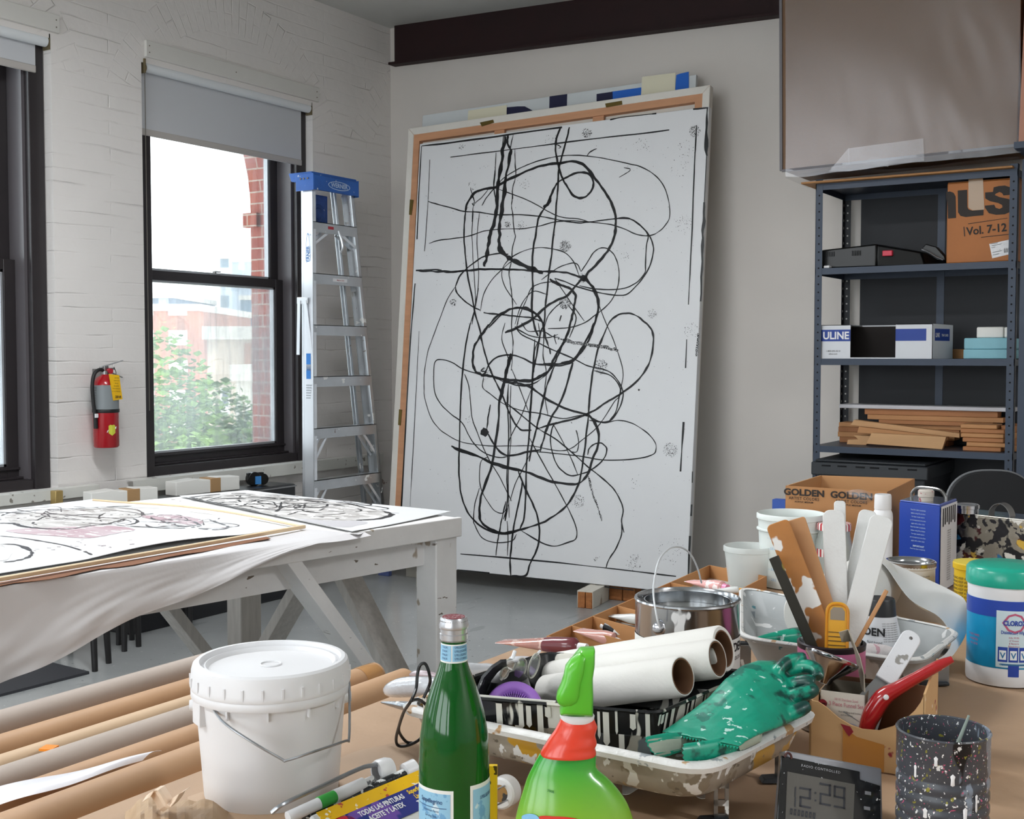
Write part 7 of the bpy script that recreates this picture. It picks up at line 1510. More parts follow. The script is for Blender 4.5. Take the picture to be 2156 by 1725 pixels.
M_bag = pm('glossy_white_plastic', 'd9dce2', rough=.12, coat=.6, var=.15, vscale=18, bump=(22, .6, .006)); M_sil = pm('silver_tube', 'a9adb2', rough=.25, metal=.8, var=.2, bump=(30, .5, .004), spots=[('e1e1e1', 30, .65)])
lump('plastic_wrapped_roll', 'white plastic wrapped bundle left of the green bottle', 'bundle', [(812, 1456, 1.90, 7), (820, 1453, 1.89, 15), (840, 1449, 1.87, 22), (870, 1446, 1.84, 23), (900, 1446, 1.80, 22), (940, 1448, 1.77, 20)], M_bag, 1)
lump('silver_paint_tube', 'flattened silver paint tube under the white plastic bundle', 'paint tube', [(800, 1479, 1.86, 1.5), (820, 1482, 1.84, 5), (860, 1488, 1.80, 11), (890, 1494, 1.76, 15), (920, 1498, 1.73, 15)], M_sil, 2)
lump('clear_wrapped_tube', 'clear wrapped pinkish tube behind the black cord', 'tube', [(862, 1422, 2.16, 3), (875, 1419, 2.14, 10), (900, 1423, 2.11, 10), (930, 1426, 2.07, 7)], pm('mauve_wrap', 'b7a6ab', rough=.15, coat=.5, var=.2, vscale=20), 3)
t = None; mb = MB(); cp = [(892, 1470, 1.62), (905, 1440, 1.62), (904, 1420, 1.60), (898, 1402, 1.60), (892, 1397, 1.60), (884, 1402, 1.60), (879, 1420, 1.60), (876, 1450, 1.59), (866, 1475, 1.57), (850, 1500, 1.62), (840, 1530, 1.68), (834, 1555, 1.72), (838, 1570, 1.73), (855, 1571, 1.73), (880, 1560, 1.73), (893, 1545, 1.74)]
mb.tube([PD(*p) for p in cp], .0022, seg=8, n=5); mb.tube([PD(*p) for p in ((866, 1476, 1.58), (880, 1473, 1.60), (892, 1480, 1.62), (900, 1488, 1.62))], .0022, seg=8, n=5); mb.tube([PD(*p) for p in ((850, 1500, 1.62), (840, 1530, 1.68), (842, 1545, 1.71), (855, 1562, 1.73), (868, 1565, 1.735))], .0022, seg=8, n=5)
o = mb.build('loose_cable', pm('cord_black', '1a1b1d', rough=.4), origin=PD(870, 1500, 1.53)); o['label'] = 'thin black cable looping down from the tray left of the green bottle'; o['category'] = 'cable'
# ---------------------------------------------------------------- green rubber gloves
M_gl = pm('green_rubber', '109a7d', rough=.38, coat=.08, var=.15, vscale=25, bump=(45, .3, .002), spots=[('0b6d5c', 20, .60), ('b9dcd2', 70, .70, (1, 1, .6))]); nt = M_gl.node_tree; N = nt.nodes; L = nt.links; tc = N.new('ShaderNodeTexCoord')
g0 = PD(1600, 1470, 1.66); g1 = PD(1715, 1440, 1.68); gd = (g1-g0)
dp = N.new('ShaderNodeVectorMath'); dp.operation = 'DOT_PRODUCT'; L.new(tc.outputs['Object'], dp.inputs[0]); dp.inputs[1].default_value = tuple(gd/gd.length_squared)
nz = N.new('ShaderNodeTexNoise'); nz.inputs['Scale'].default_value = 38; nz.inputs['Detail'].default_value = 5; L.new(tc.outputs['Object'], nz.inputs['Vector'])
ad = N.new('ShaderNodeMath'); ad.operation = 'MULTIPLY_ADD'; L.new(dp.outputs['Value'], ad.inputs[0]); ad.inputs[1].default_value = .25; L.new(nz.outputs['Fac'], ad.inputs[2])
mr = N.new('ShaderNodeMapRange'); mr.inputs[1].default_value = .57; mr.inputs[2].default_value = .66; mr.inputs[4].default_value = .88; L.new(ad.outputs[0], mr.inputs[0])
old = bsdf(M_gl).inputs['Base Color'].links[0].from_socket; mx = N.new('ShaderNodeMix'); mx.data_type = 'RGBA'; L.new(mr.outputs[0], mx.inputs[0]); L.new(old, mx.inputs[6]); mx.inputs[7].default_value = srgb('0a2b2a'); L.new(mx.outputs[2], bsdf(M_gl).inputs['Base Color'])
t = thing('rubber_glove', 'upper green rubber glove with dark stained fingers lying on the tray edge', 'glove', g0)
t.location = g0; t.matrix_basis = TR(g0)
SEC = [((1393, 1541, 1.56), (1557, 1572, 1.475), .010), ((1420, 1524, 1.58), (1570, 1562, 1.49), .012), ((1455, 1500, 1.60), (1590, 1550, 1.51), .015), ((1495, 1470, 1.625), (1608, 1541, 1.53), .018), ((1530, 1434, 1.65), (1632, 1532, 1.55), .021), ((1565, 1407, 1.68), (1655, 1520, 1.575), .024), ((1600, 1396, 1.70), (1672, 1512, 1.60), .025), ((1635, 1395, 1.71), (1685, 1500, 1.62), .021), ((1655, 1405, 1.71), (1690, 1490, 1.63), .012)]
N_ = 30; rg = []
for a, b_, th in SEC:
    A_ = PD(*a); B_ = PD(*b_); c = (A_+B_)/2; h = (A_-B_)/2; vn = (O-c).normalized(); vn = (vn-h.normalized()*vn.dot(h.normalized())).normalized()
    rg.append([c+h*math.copysign(abs(math.cos(2*PI*j/N_))**.9, math.cos(2*PI*j/N_))+vn*(th*math.sin(2*PI*j/N_)*(1+.25*mnoise.noise(V((j*.35, a[0]*.03, 2))))) for j in range(N_)])
mb = MB(); mb.loft(rg)
for pts, r_ in (([(1628, 1445, 1.66), (1634, 1420, 1.665), (1650, 1400, 1.675), (1672, 1388, 1.685), (1694, 1384, 1.69)], .0105), ([(1640, 1425, 1.69), (1668, 1410, 1.685), (1698, 1404, 1.675), (1718, 1412, 1.665), (1722, 1428, 1.655)], .0125),
                ([(1640, 1450, 1.67), (1672, 1440, 1.66), (1700, 1436, 1.65), (1716, 1440, 1.645)], .012), ([(1640, 1480, 1.64), (1670, 1468, 1.63), (1700, 1458, 1.63), (1718, 1450, 1.635)], .0125), ([(1632, 1518, 1.60), (1655, 1508, 1.60), (1682, 1496, 1.605), (1702, 1486, 1.61)], .0115)):
    mb.tube([PD(*p) for p in pts], lambda q, r_=r_: r_*.86*(1-.35*max(0, q-.75)*4*.6), seg=14, n=5)
o = mb.build('glove_hand', M_gl, t, world=True, smooth=80); m_ = o.modifiers.new('r', 'REMESH'); m_.mode = 'VOXEL'; m_.voxel_size = .0017; m_.use_smooth_shade = True; m2 = o.modifiers.new('s', 'SMOOTH'); m2.factor = .5; m2.iterations = 3
def teeth(par, a, b_, n, w_, mat, nm='pinked_cuff_edge'):
    mb = MB()
    for k in range(n):
        p = [lerp(a, b_, (k+i)/n) for i in (0, .5, 1)]; vn = (O-p[0]).normalized(); dn_ = V((-.15, -.1, -1)).normalized()*w_
        mb.add([p[0]+vn*.010, p[2]+vn*.010, p[1]+vn*.010+dn_, p[0]+vn*.007, p[2]+vn*.007, p[1]+vn*.007+dn_], [(0, 1, 2), (5, 4, 3), (0, 2, 5, 3), (1, 4, 5, 2)])
    return mb.build(nm, mat, par, world=True, smooth=0)
teeth(t, PD(1400, 1543, 1.555), PD(1556, 1573, 1.475), 24, .0038, M_gl)
M_gin = pm('glove_lining', 'a9b4a4', rough=.7, var=.15, vscale=30)
t = thing('rubber_glove', 'lower green rubber glove whose curled cuffs show under the upper glove', 'glove', PD(1460, 1590, 1.49))
def sleeve(st, nm):
    N_ = 26; R_ = []; I_ = []
    for k, (x, y, D, hh, th, an) in enumerate(st):
        c = PD(x, y, D); e1 = up*math.cos(R(an))+rt*math.sin(R(an)); e2 = (-fw)*.8+rt*-.4; h_ = hh/F*D; R_.append([]); I_.append([])
        for j in range(N_):
            a = 2*PI*j/N_; z = .0022*(j % 2) if k == 0 else 0
            p = c+e1*(h_*math.cos(a))+e2*(th*math.sin(a))-rt*z; R_[-1].append(p); I_[-1].append(c+(p-c)*.9+rt*.001)
    mb = MB(); mb.loft(R_, cap=False); mb.build(nm, M_gl, t, world=True, smooth=60); mb = MB(); mb.loft(I_, cap=False); mb.build(nm+'_lining', M_gin, t, world=True, smooth=60)
sleeve([(1378, 1574, 1.50, 27, .014, -35), (1410, 1566, 1.52, 24, .014, -20), (1450, 1560, 1.54, 18, .012, -10)], 'left_cuff'.replace('left_', ''))
sleeve([(1446, 1589, 1.475, 23, .012, -8), (1500, 1580, 1.49, 22, .014, 0), (1560, 1566, 1.51, 18, .012, 0), (1600, 1552, 1.53, 12, .008, 0)], 'cuff')

# ================================================================= far tray with paper roll, jar and glove
M_tray2 = pm('galvanised_tray', 'a9adae', rough=.55, metal=.0, var=.1, vscale=5, spots=[('8b9594', 11, .70), ('e3e4e4', 16, .66), ('4e7f88', 40, .745)])
t3 = orient([V((-.785, 1.99, 0)), V((-.475, 1.985, 0)), V((-.468, 2.25, 0)), V((-.955, 2.42, 0))])
t = thing('metal_paint_tray', 'large grey metal paint tray behind the pink can', 'paint tray', (-.65, 2.15, T))
mb = MB(); mb.loft([rring(t3, .852, .05, .04), rring(t3, .848, .03, .04), rring(t3, .896, .003, .05), rring(t3, .893, -.004, .05), rring(t3, .899, -.006, .05), rring(t3, .902, 0, .05), rring(t3, .899, .004, .05), rring(t3, .856, .036, .04)]); mb.build('tray_body', M_tray2, t, world=True, smooth=50)
mb = MB(); mb.loft([rring(t3, .8985, -.0065, .05), rring(t3, .9025, -.0005, .05), rring(t3, .9005, .0045, .05)], cap=False); mb.build('white_rim', M_lipw, t, world=True)
for (x, y) in ((-.492, 2.235), (-.50, 2.02), (-.80, 2.05), (-.90, 2.33)):
    mm = frame((x, y, T), (rt.x, rt.y, 0), y=(0, 0, 1)); mb = MB(); mb.box(-.010, .010, .003, .07, -.0015, .0015, mm); mb.build('leg', M_zinc, t, world=True)
    mb = MB(); mb.box(-.045, .008, 0, .006, -.011, .011, mm); mb.build('rubber_foot', M_rub, t, world=True, bevel=.002)
lump('rubber_glove', 'green glove crumpled in the far metal tray behind the near glove', 'glove', [(1584, 1349, 2.13, 3), (1610, 1345, 2.14, 9), (1640, 1343, 2.15, 14), (1670, 1340, 2.16, 19), (1700, 1340, 2.17, 20)], M_gl, 7)
# big paper roll with its sheet pulled out
a = PD(1712, 1302, 2.20); b_ = PD(1838, 1226, 2.42)
t = thing('paper_roll_white', 'white paper roll lying across the far tray with its sheet curling to the right', 'paper roll', (a+b_)/2)
t.name = 'white_paper_roll'
c = (a+b_)/2; mm = along(a-c, b_-c); L_ = (b_-a).length
mb = MB(); mb.lathe([(.018, .002), (.02, 0), (.058, 0), (.060, .003), (.060, L_-.003), (.058, L_), (.020, L_), (.018, L_-.03)], 56, mm, close=False); mb.build('roll', M_tow, t); mb = MB(); mb.lathe([(.0182, 0), (.0165, 0), (.0165, L_), (.0182, L_)], 32, mm, close=False); mb.build('core', pm('dark_core', '2b2523', rough=.8), t)
M_sheet = pm('roll_paper', 'e4e4e2', rough=.7, var=.03, vscale=4)
B_ = spline([V((*p, 0))[:2]+(0,) if 0 else V((p[0], p[1], p[2])) for p in ((1835, 1172, 2.42), (1872, 1184, 2.44), (1940, 1215, 2.42), (2005, 1246, 2.39), (2034, 1270, 2.35), (2036, 1325, 2.28), (2012, 1372, 2.20), (1985, 1400, 2.12))], 6)
Fc = spline([V(p) for p in ((1840, 1180, 2.36), (1865, 1194, 2.34), (1915, 1262, 2.31), (1975, 1298, 2.27), (1999, 1330, 2.23), (2003, 1352, 2.20), (1992, 1375, 2.15), (1972, 1390, 2.10))], 6)
mb = MB(); nB = len(B_)-1
def shf(u, v):
    k = u*nB; i = min(nB-1, int(k)); p = lerp(lerp(B_[i], B_[i+1], k-i), lerp(Fc[i], Fc[i+1], k-i), v); return PD(p.x, p.y, p.z)
mb.grid(shf, nB, 8, .0008); mb.build('loose_sheet', M_sheet, t, world=True, smooth=60)
G_ = spline([V(p) for p in ((1842, 1186, 2.40), (1850, 1225, 2.42), (1880, 1290, 2.42), (1930, 1306, 2.40), (1975, 1312, 2.36), (1999, 1330, 2.30))], 6); nG = len(G_)-1
F2 = spline([V(p) for p in ((1842, 1181, 2.41), (1868, 1197, 2.40), (1900, 1242, 2.40), (1935, 1278, 2.38), (1978, 1300, 2.34), (2000, 1331, 2.29))], 6)
mb = MB(); mb.grid(lambda u, v: (lambda p: PD(p.x, p.y, p.z))(lerp(lerp(F2[min(nG-1, int(u*nG))], F2[min(nG-1, int(u*nG))+1], u*nG-min(nG-1, int(u*nG))), lerp(G_[min(nG-1, int(u*nG))], G_[min(nG-1, int(u*nG))+1], u*nG-min(nG-1, int(u*nG))), v)), nG, 6, .0008); mb.build('inner_sheet', pm('roll_paper_inner', 'd9d3c8', rough=.7), t, world=True, smooth=60)
# upside down jar
Dj = 2.13; q = PD(1852, 1378, Dj); t = thing('acrylic_jar', 'white jar with black lid standing upside down in the far tray', 'jar', q); j = lambda y: PD(1852, y, Dj).z-q.z
mb = MB(); mb.lathe([(0, 0), (.030, 0), (.036, .003), (46/F*Dj, j(1362)), (41/F*Dj, j(1330)), (32/F*Dj, j(1290)), (29/F*Dj, j(1284)), (0, j(1284))], 48, close=False); jb = mb.build('jar_body', pm('jar_white', 'd5d7db', rough=.35), t)
mb = MB(); mb.lathe([(28/F*Dj, j(1296)), (33/F*Dj, j(1296)), (30/F*Dj, j(1262)), (28/F*Dj, j(1258)), (0, j(1258))], 48, close=False); mb.build('lid', pm('jar_black', '26282b', rough=.4), t)
az = math.atan2(-q.y, -q.x); mb = MB(); mb.text('GOLDEN', .0135, TR(0, 0, j(1330)) @ RZ(az+PI/2-R(47)), wrap=42/F*Dj+.001, bold=.03); mb.text('fluid based', .0045, TR(0, 0, j(1346)) @ RZ(az+PI/2-R(14)), wrap=44/F*Dj+.001)
for k in range(9): mb.text('acrylic colors water based dry', .0022, TR(0, 0, j(1306)-.0038*k) @ RZ(az+PI/2+R(34)), wrap=(36+k*.8)/F*Dj+.0012, sx=.8)
mb.build('lettering', pm('print_black', ''), jb, smooth=0)
lump('paint_rag', 'pink and white paint crusted rag at the foot of the upside down jar', 'rag', [(1800, 1372, 2.05, 8), (1820, 1368, 2.05, 14), (1850, 1370, 2.06, 15), (1878, 1374, 2.06, 12), (1892, 1378, 2.06, 5)], pm('crusted_rag', 'd9d2d2', rough=.6, bump=(90, 1, .004), spots=[('c9a0aa', 40, .6), ('5fb59b', 26, .68)]), 9)
# ================================================================= pink can with stir sticks
Dp = 1.93; t, cc = erect('pink_can', 'pink and silver tin full of stir sticks and tools', 'can', 1750, 1400, Dp, T); r = 68/F*Dp; zt = PD(1750, 1350, Dp).z-T
mb = MB(); mb.lathe([(0, .002), (r-.003, .002), (r, 0), (r, .05), (r, zt-.004), (r+.001, zt-.001), (r-.001, zt), (r-.003, zt-.003), (r-.003, .01), (0, .01)], 56, close=False); cb_ = mb.build('can_body', M_tin, t)
M_pk = pm('pink_paint_drips', 'c9709a', rough=.35, var=.15, spots=[('2a1a22', 16, .66, (1, 1, .2)), ('d9c5cf', 26, .66, (1, 1, .2))], bump=(20, .4, .002))
mb = MB(); mb.lathe([(r+.0008, zt-.048), (r+.0012, zt-.044), (r+.0012, zt-.006)], 56, close=False); mb.build('pink_paint', M_pk, cb_); mb = MB(); mb.lathe([(r+.0014, zt-.009), (r+.0022, zt-.001), (r-.0012, zt+.001)], 56, close=False); mb.build('black_rim', pm('rim_black', '231a20', rough=.4), cb_)
def stick(name, label, cat, base, top, D0, D1, wpx, th, mat, rnd=.3, taper=1.0, group=None, ext=.06, parts=None):
    a = PD(base[0], base[1], D0); b_ = PD(top[0], top[1], D1); d = (b_-a).normalized(); a2 = a-d*ext
    L_ = (b_-a2).length; w_ = wpx/F*(D0+D1)/2; vn = (O-a).normalized(); x_ = d.cross(vn).normalized()
    mm = Matrix((x_, d, x_.cross(d))).transposed().to_4x4()
    c_ = min(w_/2*.98, w_*rnd); P = [(-w_/2*taper, 0), (w_/2*taper, 0)]
    for k in range(7): an = k*PI/12; P.append((w_/2-c_+c_*math.cos(an), L_-c_+c_*math.sin(an)))
    for k in range(7): an = PI/2+k*PI/12; P.append((-w_/2+c_+c_*math.cos(an), L_-c_+c_*math.sin(an)))
    mb = MB(); mb.prism(P, -th/2, th/2, mm); o = mb.build(name, mat, origin=None, bevel=min(.0015, th/3)); o.location = a2; o['label'] = label; o['category'] = cat
    if group: o['group'] = group
    return o, mm, L_, w_
M_st1 = pm('orange_stained_stick', 'b5773a', rough=.5, var=.2, vscale=10, bump=(25, .3, .002), spots=[('e2dfdb', 17, .60), ('2e2018', 24, .69)]); M_st2 = pm('plain_stick', 'b9885c', rough=.6, var=.1, vscale=5, stretch=(1, 1, .3)); M_st3 = pm('white_coated_stick', 'd8d8d6', rough=.45, var=.06, bump=(35, .7, .004))
G_s = 'stir sticks in the pink can'
stick('stir_stick', 'orange stained stir stick smeared with white and black paint leaning left', 'stir stick', (1730, 1345), (1636, 1100), 1.93, 1.97, 50, .006, M_st1, .22, group=G_s)
stick('stir_stick', 'clean tan stir stick leaning left beside the orange stained one', 'stir stick', (1752, 1330), (1674, 1093), 1.95, 1.99, 42, .006, M_st2, .15, group=G_s)
stick('stir_stick', 'upright stir stick thickly coated in white paint', 'stir stick', (1764, 1330), (1755, 1074), 1.965, 1.99, 46, .009, M_st3, .35, group=G_s)
stick('stir_stick', 'short white stir stick tip behind the upright coated stick', 'stir stick', (1772, 1330), (1768, 1055), 1.985, 2.03, 24, .006, M_st3, .3, group=G_s)
stick('stir_stick', 'white coated stir stick leaning right, the farther one of the pair', 'stir stick', (1778, 1330), (1829, 1075), 1.965, 2.00, 38, .008, M_st3, .35, group=G_s)
stick('stir_stick', 'white coated stir stick leaning right, the nearer and wider one of the pair', 'stir stick', (1792, 1335), (1858, 1088), 1.94, 1.97, 48, .010, M_st3, .3, group=G_s)
stick('flat_brush', 'long black and yellow stained brush handle leaning far left in the pink can', 'brush', (1703, 1345), (1629, 1173), 1.91, 1.93, 22, .007, pm('brush_black', '231f15', rough=.35, spots=[('8a7a22', 22, .62, (1, 1, .4))]), .08)
stick('thin_dowel', 'thin tan wooden dowel leaning right in the pink can', 'dowel', (1808, 1350), (1867, 1243), 1.90, 1.90, 9, .006, M_st2, .2)
o, mm, L_, w_ = stick('utility_knife', 'yellow ridged knife handle standing in the pink can', 'knife', (1762, 1352), (1764, 1268), 1.895, 1.90, 49, .010, pm('tool_yellow', 'dda01f', rough=.4, var=.1), .42)
mb = MB(); 
for k in range(6): mb.box(-w_*.36, w_*.36, L_-.052+.0068*k-.03, L_-.0508+.0068*k-.03, .005, .0062, mm)
mb.build('grip_ridges', pm('ridge_brown', '5e4216', rough=.6), o)
mb = MB(); mb.prism([(-w_*.30, L_-.028), (w_*.30, L_-.028), (w_*.30, L_-.014), (w_*.18, L_-.008), (-w_*.18, L_-.008), (-w_*.30, L_-.014)], .0048, .0056, mm); mb.build('window_slot', pm('slot_grey', '8b7d6c', rough=.4), o, smooth=0)
mb = MB(); mb.tube([mm @ V(q) for q in ((-w_*.42, L_-.075, .0055), (-w_*.43, L_-.02, .0055), (-w_*.25, L_-.005, .0055), (w_*.25, L_-.005, .0055), (w_*.43, L_-.02, .0055), (w_*.42, L_-.075, .0055))], .0018, seg=8); mb.build('raised_edge', pm('tool_orange', 'cf8418', rough=.4), o)
# ================================================================= open box with the curved front and what stands in it
M_cdb = pm('tan_box_board', 'c9a273', rough=.6, var=.05, spots=[('8c2a33', 26, .745), ('e8e4dc', 34, .75), ('5a4634', 30, .748)]); zt = .892
FL_, FR_ = PZ(1703, 1602, T), PZ(1946, 1640, T); dx = (FR_-FL_); bk = V((-dx.y, dx.x, 0)).normalized()*.125; BL_, BR_ = FL_+bk, FR_+bk
t = thing('cut_cardboard_box', 'open tan cardboard box with a curved cut front holding tools', 'box', (FL_+BR_)/2)
Wb = dx.length; mm = frame(FL_, dx, y=(0, 0, 1)); th = .003
def zb(px, py): q = PP(px, py, FL_, bk.normalized()); return ((q-FL_).dot(dx.normalized()), q.z-T)
top = [zb(*p) for p in ((1946, 1462), (1938, 1480), (1925, 1498), (1905, 1516), (1880, 1530), (1850, 1539), (1815, 1536), (1790, 1527), (1765, 1512), (1740, 1490), (1722, 1478), (1712, 1476))]
mb = MB(); mb.prism([(0, 0), (Wb, 0)]+top+[(0, top[-1][1])], -th, 0, mm); fp = mb.build('front_panel', M_cdb, t, world=True, smooth=0)
hR = top[0][1]; hL = top[-1][1]
mb = MB(); mb.hexa([FR_, FR_-dx.normalized()*th, BR_-dx.normalized()*th, BR_, FR_+V((0, 0, hR)), FR_-dx.normalized()*th+V((0, 0, hR)), BR_-dx.normalized()*th+V((0, 0, hR+.022)), BR_+V((0, 0, hR+.022))]); mb.build('side_panel', M_cdb, t, world=True, smooth=0)
mb = MB(); mb.hexa([FL_, FL_+dx.normalized()*th, BL_+dx.normalized()*th, BL_, FL_+V((0, 0, hL)), FL_+dx.normalized()*th+V((0, 0, hL)), BL_+dx.normalized()*th+V((0, 0, hL+.0)), BL_+V((0, 0, hL+.0))]); mb.build('side_panel', M_cdb, t, world=True, smooth=0)
mb = MB(); mb.hexa([BL_, BR_, BR_-bk.normalized()*th, BL_-bk.normalized()*th]+[q+V((0, 0, .10)) for q in (BL_, BR_, BR_-bk.normalized()*th, BL_-bk.normalized()*th)]); mb.build('back_panel', pm('brown_box_inside', '6e4a33', rough=.8), t, world=True, smooth=0)
k0, k1 = Wb*.30, Wb*.66; mb = MB(); mb.prism([(k0, 0), (k1, 0), (k1, .040), (k0+.02, .046), (k0, .058)], .0002, .0008, mm) ; mb.build('packing_tape', pm('amber_tape', 'b97f3c', rough=.25, coat=.3), fp, world=True, smooth=0)
mb = MB(); P = [zb(*p) for p in ((1770, 1524), (1790, 1530), (1797, 1541), (1788, 1551), (1781, 1542))]; mb.prism(P, .0004, .0014, mm); mb.build('red_splash', pm('splash_red', '8e1f2e', rough=.4), fp, world=True, smooth=0)
# funnel set box
Da = 1.80; A_, B2 = PZ(1727, 1545, T+.002), PZ(1822, 1548, T+.002); dxf = V((B2.x-A_.x, B2.y-A_.y, 0)); q0 = PD(1727, 1453, Da); A_ = V((q0.x, q0.y, T+.001)); q1 = PD(1822, 1459, Da-.03); B2 = V((q1.x, q1.y, T+.001)); dxf = B2-A_; hz = q0.z-T-.001
bkf = V((-dxf.y, dxf.x, 0)).normalized()*.07
t = thing('funnel_box', 'small open white box printed 3 Piece Funnel Set standing in the cut cardboard box', 'box', (A_+B2)/2)
mb = MB()
def wall(mb, a, b_, h, th_=.0012):
    n_ = V((-(b_-a).y, (b_-a).x, 0)).normalized()*th_; mb.hexa([a, b_, b_+n_, a+n_, a+V((0, 0, h)), b_+V((0, 0, h)), b_+n_+V((0, 0, h)), a+n_+V((0, 0, h))])
wall(mb, A_, B2, hz); fb = mb.build('front_panel', pm('funnel_white', 'ddd9cd', rough=.5), t, world=True, smooth=0)
mb = MB(); wall(mb, B2, B2+bkf, hz); wall(mb, B2+bkf, A_+bkf, hz); wall(mb, A_+bkf, A_, hz); mb.build('side_walls', pm('funnel_inside', '7d7466', rough=.8), t, world=True, smooth=0)
mf = frame(A_, dxf, y=(0, 0, 1)); wf = dxf.length
mb = MB(); mb.text('3 Piece Funnel Set', .0062, mf @ TR(wf*.58, hz-.021, .0008), bold=.01, sx=.78); mb.text('18/10 Stainless Steel', .0042, mf @ TR(wf*.58, hz-.0125, .0008), sx=.72); mb.build('lettering', pm('funnel_rose', 'c98a92', rough=.5), fb, world=True, smooth=0)
mb = MB(); mb.text('Ideal for filling small bottles', .0026, mf @ TR(wf*.66, hz-.030, .0008), sx=.8); mb.text('and containers', .0026, mf @ TR(wf*.60, hz-.0345, .0008), sx=.8); mb.build('small_print', pm('print_dark2', ''), fb, world=True, smooth=0)
mb = MB(); mb.lathe([(0, 0), (.0065, 0), (.0065, .0005)], 28, mf @ TR(wf*.06, hz-.020, .0006), close=False); rb_ = mb.build('round_logo', pm('logo_red', 'a8384c', rough=.5), fb, world=True, smooth=0)
mb = MB(); mb.text('NORPRO', .0026, mf @ TR(wf*.06, hz-.0212, .0014), bold=.04, sx=.85); mb.build('logo_band_lettering', pm('print_black', ''), fb, world=True, smooth=0)
mb = MB(); mb.lathe([(.0145, 0), (.0175, .0006), (.0160, .0006)], 36, mf @ TR(wf*.70, hz-.062, .0004), close=False); mb.lathe([(0, 0), (.0150, .0002)], 36, mf @ TR(wf*.70, hz-.062, .0003), close=False); mb.build('funnel_picture', pm('picture_blue', '9fa6c4', rough=.4, col2='d6d8e4', vscale=60), fb, world=True, smooth=0)
mb = MB(); fl0 = [(1766, 1331, 1.83), (1786, 1325, 1.83), (1797, 1350, 1.82), (1812, 1385, 1.80), (1820, 1420, 1.79), (1822, 1458, 1.77)]; fl1 = [(1772, 1352, 1.835), (1792, 1350, 1.85), (1800, 1370, 1.85), (1806, 1400, 1.85), (1812, 1430, 1.84), (1816, 1452, 1.82)]
mb.grid(lambda u, v: (lambda p: PD(p.x, p.y, p.z))(lerp(lerp(V(fl0[min(4, int(u*5))]), V(fl0[min(4, int(u*5))+1]), u*5-min(4, int(u*5))), lerp(V(fl1[min(4, int(u*5))]), V(fl1[min(4, int(u*5))+1]), u*5-min(4, int(u*5))), v)), 20, 3, .0012); mb.build('bent_flap', pm('flap_taupe', 'a39a8a', rough=.7), t, world=True, smooth=60)
# steel funnel
ca = PD(1752, 1385, 1.815); ap = PD(1734, 1440, 1.808); mm2 = along(V((0, 0, 0)), ap-ca); Lf = (ap-ca).length; rf = 54/F*1.83
t = thing('steel_funnel', 'shiny steel funnel tipped on its side above the funnel box', 'funnel', ca); mb = MB(); mb.lathe([(rf-.003, .002), (rf+.0015, -.001), (rf+.0015, .003), (rf-.001, .006), (.012, Lf*.8), (.008, Lf), (.007, Lf), (.011, Lf*.8), (rf-.003, .004)], 56, mm2, close=False); mb.build('cone', pm('chrome', ''), t, smooth=40)
mb = MB(); mb.tube([mm2 @ V((rf*math.cos(a_), rf*math.sin(a_), 0)) for a_ in [2*PI*k/40 for k in range(40)]], .0018, seg=8, n=1, closed=True); mb.build('rolled_rim', pm('chrome', ''), t)
# red handled tool
t = thing('red_handled_scraper', 'red curved handle tool sticking out of the cut cardboard box', 'tool', PD(1860, 1500, 1.74))
ph = [(1822, 1560, 1.76), (1826, 1530, 1.755), (1838, 1500, 1.75), (1860, 1468, 1.745), (1890, 1450, 1.74), (1930, 1427, 1.735), (1975, 1402, 1.73), (2006, 1388, 1.725)]
mb = MB(); hp2 = spline([PD(*p) for p in ph], 6)
mb.tube(hp2, lambda q: (lambda k: (lambda i: [.0150, .0165, .0200, .0190, .0150, .0125, .0115, .0070][i]+([.0150, .0165, .0200, .0190, .0150, .0125, .0115, .0070, .005][i+1]-[.0150, .0165, .0200, .0190, .0150, .0125, .0115, .0070][i])*(k-i))(min(7, int(k))))(q*7), seg=16, n=1, flat=.7)
mb.build('handle', pm('glossy_red', 'a81d22', rough=.18, coat=.6, spots=[('e9e6e2', 34, .755)]), t, world=True, smooth=60)
mb = MB(); q = PD(1866, 1469, 1.725); mb.lathe([(0, .002), (.003, .0015), (.0042, 0)], 12, along(q-(-fw)*.0006, q+(-fw)), close=False); mb.build('white_drop', M_wp, t, world=True)
# putty knife with white handle
o, mm, L_, w_ = stick('putty_knife', 'putty knife with paint covered white handle leaning in the cut cardboard box', 'putty knife', (1862, 1436), (1924, 1334), 1.80, 1.83, 42, .014, pm('white_handle', 'd6d8db', rough=.5, bump=(40, .4, .002), spots=[('6f86a8', 60, .745), ('8f8d88', 30, .74)]), .45, ext=.0)
mb = MB(); mb.cyl(mm @ V((0, L_-.012, .0062)), mm @ V((0, L_-.012, .0070)), .0028, seg=14); mb.build('hanging_hole', pm('hole_brown', '4a3a2c'), o)
mb = MB(); mb.prism([(-w_*.45, 0), (w_*.45, 0), (w_*.9, -.075), (-w_*.9, -.075)], -.0006, .0006, mm); mb.build('blade', pm('steel_satin', ''), o, smooth=0)
